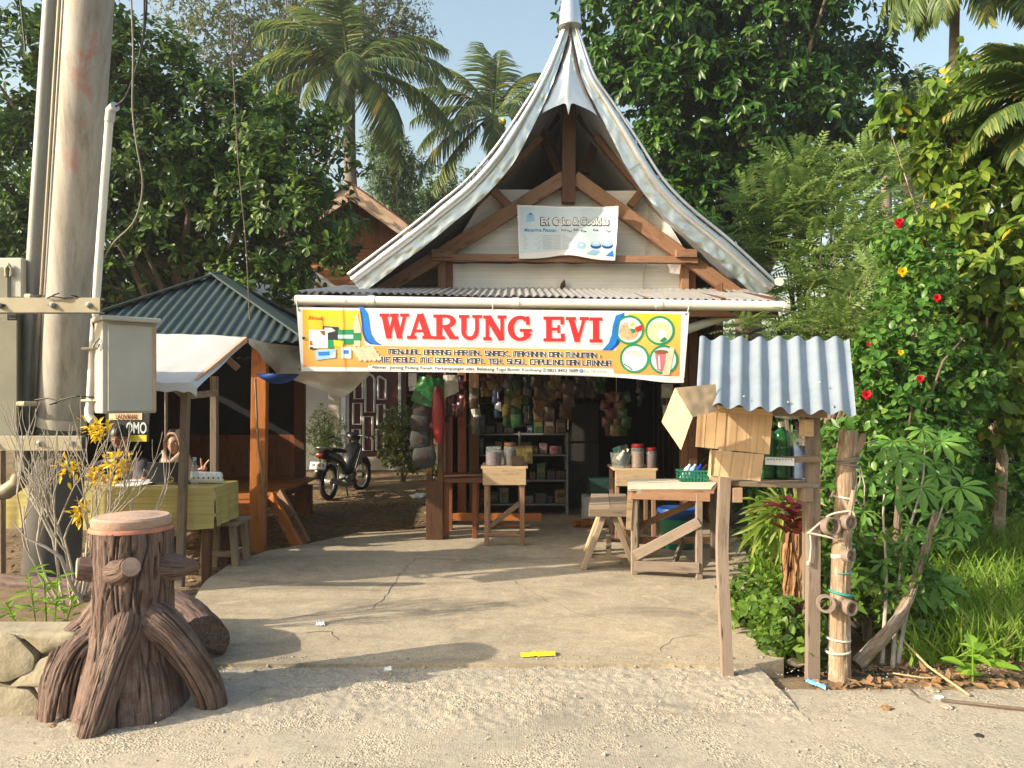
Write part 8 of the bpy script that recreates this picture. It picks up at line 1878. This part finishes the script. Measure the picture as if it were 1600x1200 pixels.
# ferny shrubs: pinnate leaves
def pinnate(tips_, dirs, up, Lf, npair, ll, lw):
    n = len(tips_); t = np.linspace(.12, 1, npair); pos = []; ax = []; upp = []; L = []; Wd = []
    a, y, z = frames(dirs, up)
    for q in t:
        c = tips_ + a * (Lf[:, None] * q) - z * (Lf[:, None] * .25 * q * q)
        for s_ in (-1, 1):
            pos.append(c); ax.append(unit(a * .55 + y * s_ - z * .25 * q)); upp.append(z); k = (1 - .55 * abs(q - .45)) * ll; L.append(Lf * k); Wd.append(Lf * k * lw)
    return [np.concatenate(pos), np.concatenate(ax), np.concatenate(upp), np.concatenate(L), np.concatenate(Wd)]
def ferny(name, label, base, blobs_px, n, Lf, mat, npair=9, nind=0, ll=.30, lw=.36):
    t = thing(name, label, 'shrub', base); blobs = [(np.array(P(x, y, Y)), r) for x, y, Y, r in blobs_px]; w_ = np.array([b[1] ** 2 for b in blobs]); w_ /= w_.sum()
    wh = rg7.choice(len(blobs), n, p=w_); d = unit(rg7.normal(size=(n, 3)) + np.array([0, -.25, .25])); tips_ = np.array([blobs[i][0] + d[j] * blobs[i][1] * (.35 + .65 * rg7.random()) for j, i in enumerate(wh)])
    dirs = unit(d * np.array([1, 1, .5]) + np.array([0, 0, .18]) + rg7.normal(size=(n, 3)) * .3); up = unit(np.tile([0, -.2, 1.0], (n, 1)) + rg7.normal(size=(n, 3)) * .25)
    lv = pinnate(tips_, dirs, up, Lf * rg7.uniform(.7, 1.2, n), npair, ll, lw); plant_leaves('small', lv, mat, t, nind)
    mb = MB()
    for i in range(0, n, max(1, n // 24)): b = Vector(base); tp = Vector(tips_[i]); mb.tube([b, b.lerp(tp, .55) + Vector((0, 0, .2)), tp], [.03, .018, .006], 5)
    mb.build('stems', 'bark', t); return t
ferny('feather_leaf_shrub', 'pale green feather-leaved shrub behind the right end of the porch roof', (4.0, 10.2, 0), [(1200, 350, 10.2, .62), (1260, 330, 10.2, .75), (1310, 390, 10.0, .8), (1235, 425, 10.0, .5), (1280, 460, 9.5, .7), (1350, 300, 10.5, .7), (1360, 450, 9.5, .65), (1190, 395, 10.4, .4), (1240, 290, 10.6, .5), (1330, 500, 9.2, .6)], 900, .42, 'lf_fern', 9)
ferny('feather_leaf_bush', 'feathery bush growing in front of the right gutter end', (2.9, 7.6, 0), [(1165, 525, 7.5, .14), (1205, 522, 7.5, .2), (1255, 512, 7.6, .24), (1300, 520, 7.4, .32), (1345, 480, 7.6, .38), (1330, 540, 7.2, .36), (1370, 520, 7.2, .35), (1400, 570, 7.0, .4)], 420, .27, 'lf_fern', 9)
bush('dark_undergrowth', 'dark undergrowth behind the bottle stand beside the shop wall', (3.3, 9.2, -.1), (.9, 1.0, 1.6), 700, 6, .18, .28, 'lf_rose', 'lance', 0, 91, 8, 'undergrowth', droop=.7)
bush('strap_leaf_clump', 'clump of long strap leaves in the shade behind the stand', (2.55, 7.0, -.08), (.35, .35, .5), 60, 5, .38, .07, 'lf_shrub', 'blade', 60, 92, 3, 'plant', droop=.3, upb=1.0)
bush('shade_bush', 'shaded leafy bush behind the cassava and the log post', (3.3, 6.6, .05), (.8, .6, 1.2), 800, 6, .11, .5, 'lf_rose', 'small', 0, 93, 8)
bush('bank_weeds', 'tangled weeds between the log post and the grass bank', (2.45, 5.3, -.05), (.55, .5, .55), 500, 5, .085, .45, 'lf_cover', 'small', 0, 94, 8, 'weed')
# palms
def frond(parent, c, az, el, L, droop, mat='lf_palm', nl=46, ll=.30, lw=.028, hang=.5, twist=0.0):
    c = Vector(c); n = 16; pts = [c]; h = Vector((math.cos(az), math.sin(az), 0)); tang = []
    for i in range(n): e = el - droop * ((i + .5) / n) ** 1.25; d = h * math.cos(e) + Vector((0, 0, math.sin(e))); tang.append(d); pts.append(pts[-1] + d * L / n)
    tang.append(tang[-1]); side = Vector((-h.y, h.x, 0))
    pos = []; ax = []; up = []; Ls = []; Wd = []
    for q in range(nl):
        t = .14 + .86 * q / (nl - 1); x = t * n; i = min(n - 1, int(x)); p = pts[i].lerp(pts[i + 1], x - i); d = tang[i]; nrm = side.cross(d) * -1
        if nrm.z < 0: nrm = -nrm
        prof = (math.sin(min(1, t * 1.25 + .12) * math.pi * .62)) * (1 - .55 * max(0, t - .6) / .4)
        for s_ in (-1, 1):
            a = d * (.55 + .5 * t) + side * s_ * .95 + nrm * .18 * math.cos(twist) + Vector((0, 0, -hang * random.uniform(.5, 1.3))); pos.append(p); ax.append(a); up.append(nrm + Vector((0, 0, .3))); Ls.append(L * ll * prof * random.uniform(.88, 1.08)); Wd.append(L * lw * (.6 + .4 * prof))
    o = soup_obj('frond', 'blade', [np.array([tuple(v) for v in pos]), np.array([tuple(v) for v in ax]), np.array([tuple(v) for v in up]), np.array(Ls), np.array(Wd)], mat, parent)
    mb = MB(); mb.tube(pts, [L * .014 * (1 - .85 * i / n) for i in range(n + 1)], 5); mb.build('rachis', 'lf_croton_lime' if mat != 'lf_dry' else 'bark', o)
def palm(name, label, cpx, cpy, Y, fr, trunk_px, r=.15, nuts=0, L=3.2, **kw):
    c = P(cpx, cpy, Y); b = Vector(base_at(trunk_px, Y)); t = thing(name, label, 'palm tree', b)
    mb = MB(); pts = curve_res([b, b.lerp(c, .35) + Vector((.15, 0, 0)), b.lerp(c, .7), c], 24); mb.tube(pts, [r * (1.25 - .35 * i / 24) * (1 + .05 * (i % 2)) for i in range(25)], 12); mb.build('trunk', 'bark_palm', t)
    for (az, el, lf, dr_) in fr: frond(t, c + Vector((math.cos(R(az)) * .1, math.sin(R(az)) * .1, 0)), R(az), R(el), L * lf, R(dr_), **kw)
    for i in range(nuts):
        a = i * 2.4; q = c + Vector((.28 * math.cos(a), -.12 + .25 * math.sin(a) * .5, -.22 - .10 * (i % 3))); mb = MB(); mb.lathe([(0, -.13), (.07, -.10), (.105, -.02), (.10, .05), (.05, .12), (0, .14)], q, 10); mb.build('coconut', 'pk_orange' if i % 3 else 'gold_leaf_print', t)
palm('coconut_palm', 'left coconut palm with orange nuts rising above the wooden gable', 545, 105, 20,
     [(180, 60, 1.0, 75), (150, 75, 1.05, 60), (165, 40, 1.05, 75), (190, 22, 1.0, 70), (200, -5, .95, 60), (100, 82, 1.05, 50), (260, 80, 1.0, 60), (20, 55, 1.05, 80), (0, 30, 1.0, 75), (-20, 12, 1.1, 70), (350, -12, 1.25, 50), (-40, -30, 1.1, 45), (330, -45, 1.15, 35), (270, -35, .85, 45), (240, -20, .8, 55), (285, 10, .8, 90), (60, 65, 1.0, 70), (120, 55, 1.0, 70), (225, 35, .95, 80)], 555, .16, 13, 2.75, lw=.02, nl=56)
palm('coconut_palm', 'right coconut palm with drooping yellowing fronds left of the gable peak', 772, 182, 24,
     [(180, 48, 1.0, 70), (165, 68, 1.0, 55), (120, 85, 1.05, 30), (80, 82, 1.05, 35), (40, 70, 1.0, 55), (10, 55, 1.0, 70), (190, 22, .95, 65), (0, 25, .95, 70), (200, -2, 1.0, 60), (175, -15, 1.05, 50), (195, -40, 1.1, 30), (270, -25, .8, 60), (-15, 0, .9, 60), (300, 15, .8, 80), (240, 10, .85, 80), (100, 60, 1.0, 60)], 775, .15, 9, 2.75, lw=.02, nl=56)
palm('areca_palm', 'slim areca palm with hanging fronds near the upper right corner', 1492, -25, 9.5, [(180, 10, .9, 110), (200, 0, .85, 100), (230, -10, .9, 80), (270, -20, .9, 75), (300, -5, .9, 85), (340, 5, .9, 100), (0, 20, .9, 110), (90, 30, .8, 100), (150, 40, .8, 120), (250, 20, .95, 110), (285, 15, .95, 105)], 1490, .06, 0, 1.15, nl=30, ll=.36, lw=.05, hang=.9)
palm('leaning_palm', 'young palm with broad stiff fronds entering at the right edge', 1665, 165, 6.4, [(170, 25, 1.0, 60), (185, 50, 1.0, 70), (195, 5, .95, 55), (205, -25, .9, 40), (160, -5, .9, 50), (240, 10, .8, 60), (180, 70, .9, 60)], 1668, .07, 0, .85, nl=26, ll=.42, lw=.06, hang=.15)
palm('distant_palm', 'far palm half hidden behind the glossy tree', 1385, 150, 22, [(20, 40, 1.0, 70), (0, 15, 1.0, 60), (-20, -10, 1.0, 50), (60, 60, 1.0, 60), (300, 10, .9, 70), (160, 40, 1.0, 60), (-40, 30, .9, 80)], 1385, .14, 0, 2.1)
palm('distant_palm', 'second far palm low between the glossy tree and the right trees', 1420, 265, 20, [(20, 40, 1.0, 70), (170, 30, 1.0, 60), (-20, 5, 1.0, 50), (90, 70, 1.0, 60), (230, 40, .9, 70), (130, 55, 1.0, 60)], 1420, .14, 0, 1.7)
tree('far_tree', 'pale far tree in the sky gap at the right', base_at(1440, 34), [(1440, 130, 34, 1.0), (1425, 180, 34, 1.5), (1400, 260, 34, 2.0), (1460, 240, 34, 2.0), (1390, 330, 33, 2.2), (1470, 340, 33, 2.2)], 1500, 5, .3, .4, 'lf_far', 'small', droop=.4, shell=.3)
# a far wood that reads as one mass
n = 26000; x = rg7.uniform(-52, 52, n); y = rg7.uniform(38, 60, n); hgt = 6.5 + 3.5 * np.array([nz(a * .12, b * .1) for a, b in zip(x, y)]) ; z = hgt * rg7.random(n) ** .6
d = unit(rg7.normal(size=(n, 3)) + np.array([0, -.6, .2])); L = rg7.uniform(.4, .8, n)
tag(soup_obj('distant_wood', 'small', [np.column_stack([x, y, z]), d, unit(rg7.normal(size=(n, 3)) + np.array([0, -.3, 1])), L, L * .5], 'lf_far', None), 'far band of green woodland closing the background', 'woodland', kind='stuff')
# ================================================================ thin morning haze
g = NG('haze_air'); vp = g.n('VolumePrincipled'); vp.inputs['Color'].default_value = (0.86, 0.92, 1.0, 1); vp.inputs['Density'].default_value = 0.0012; vp.inputs['Anisotropy'].default_value = 0.3
g.t.links.new(vp.outputs[0], g.out.inputs['Volume']); g.t.nodes.remove(g.b); MATS['haze_air'] = g.m
mb = MB(); mb.cbox((0, 31.5, 10.4), (146, 95, 23.2)); tag(mb.build('haze', 'haze_air', smooth=False), 'thin morning haze between the trees', 'haze', kind='stuff')
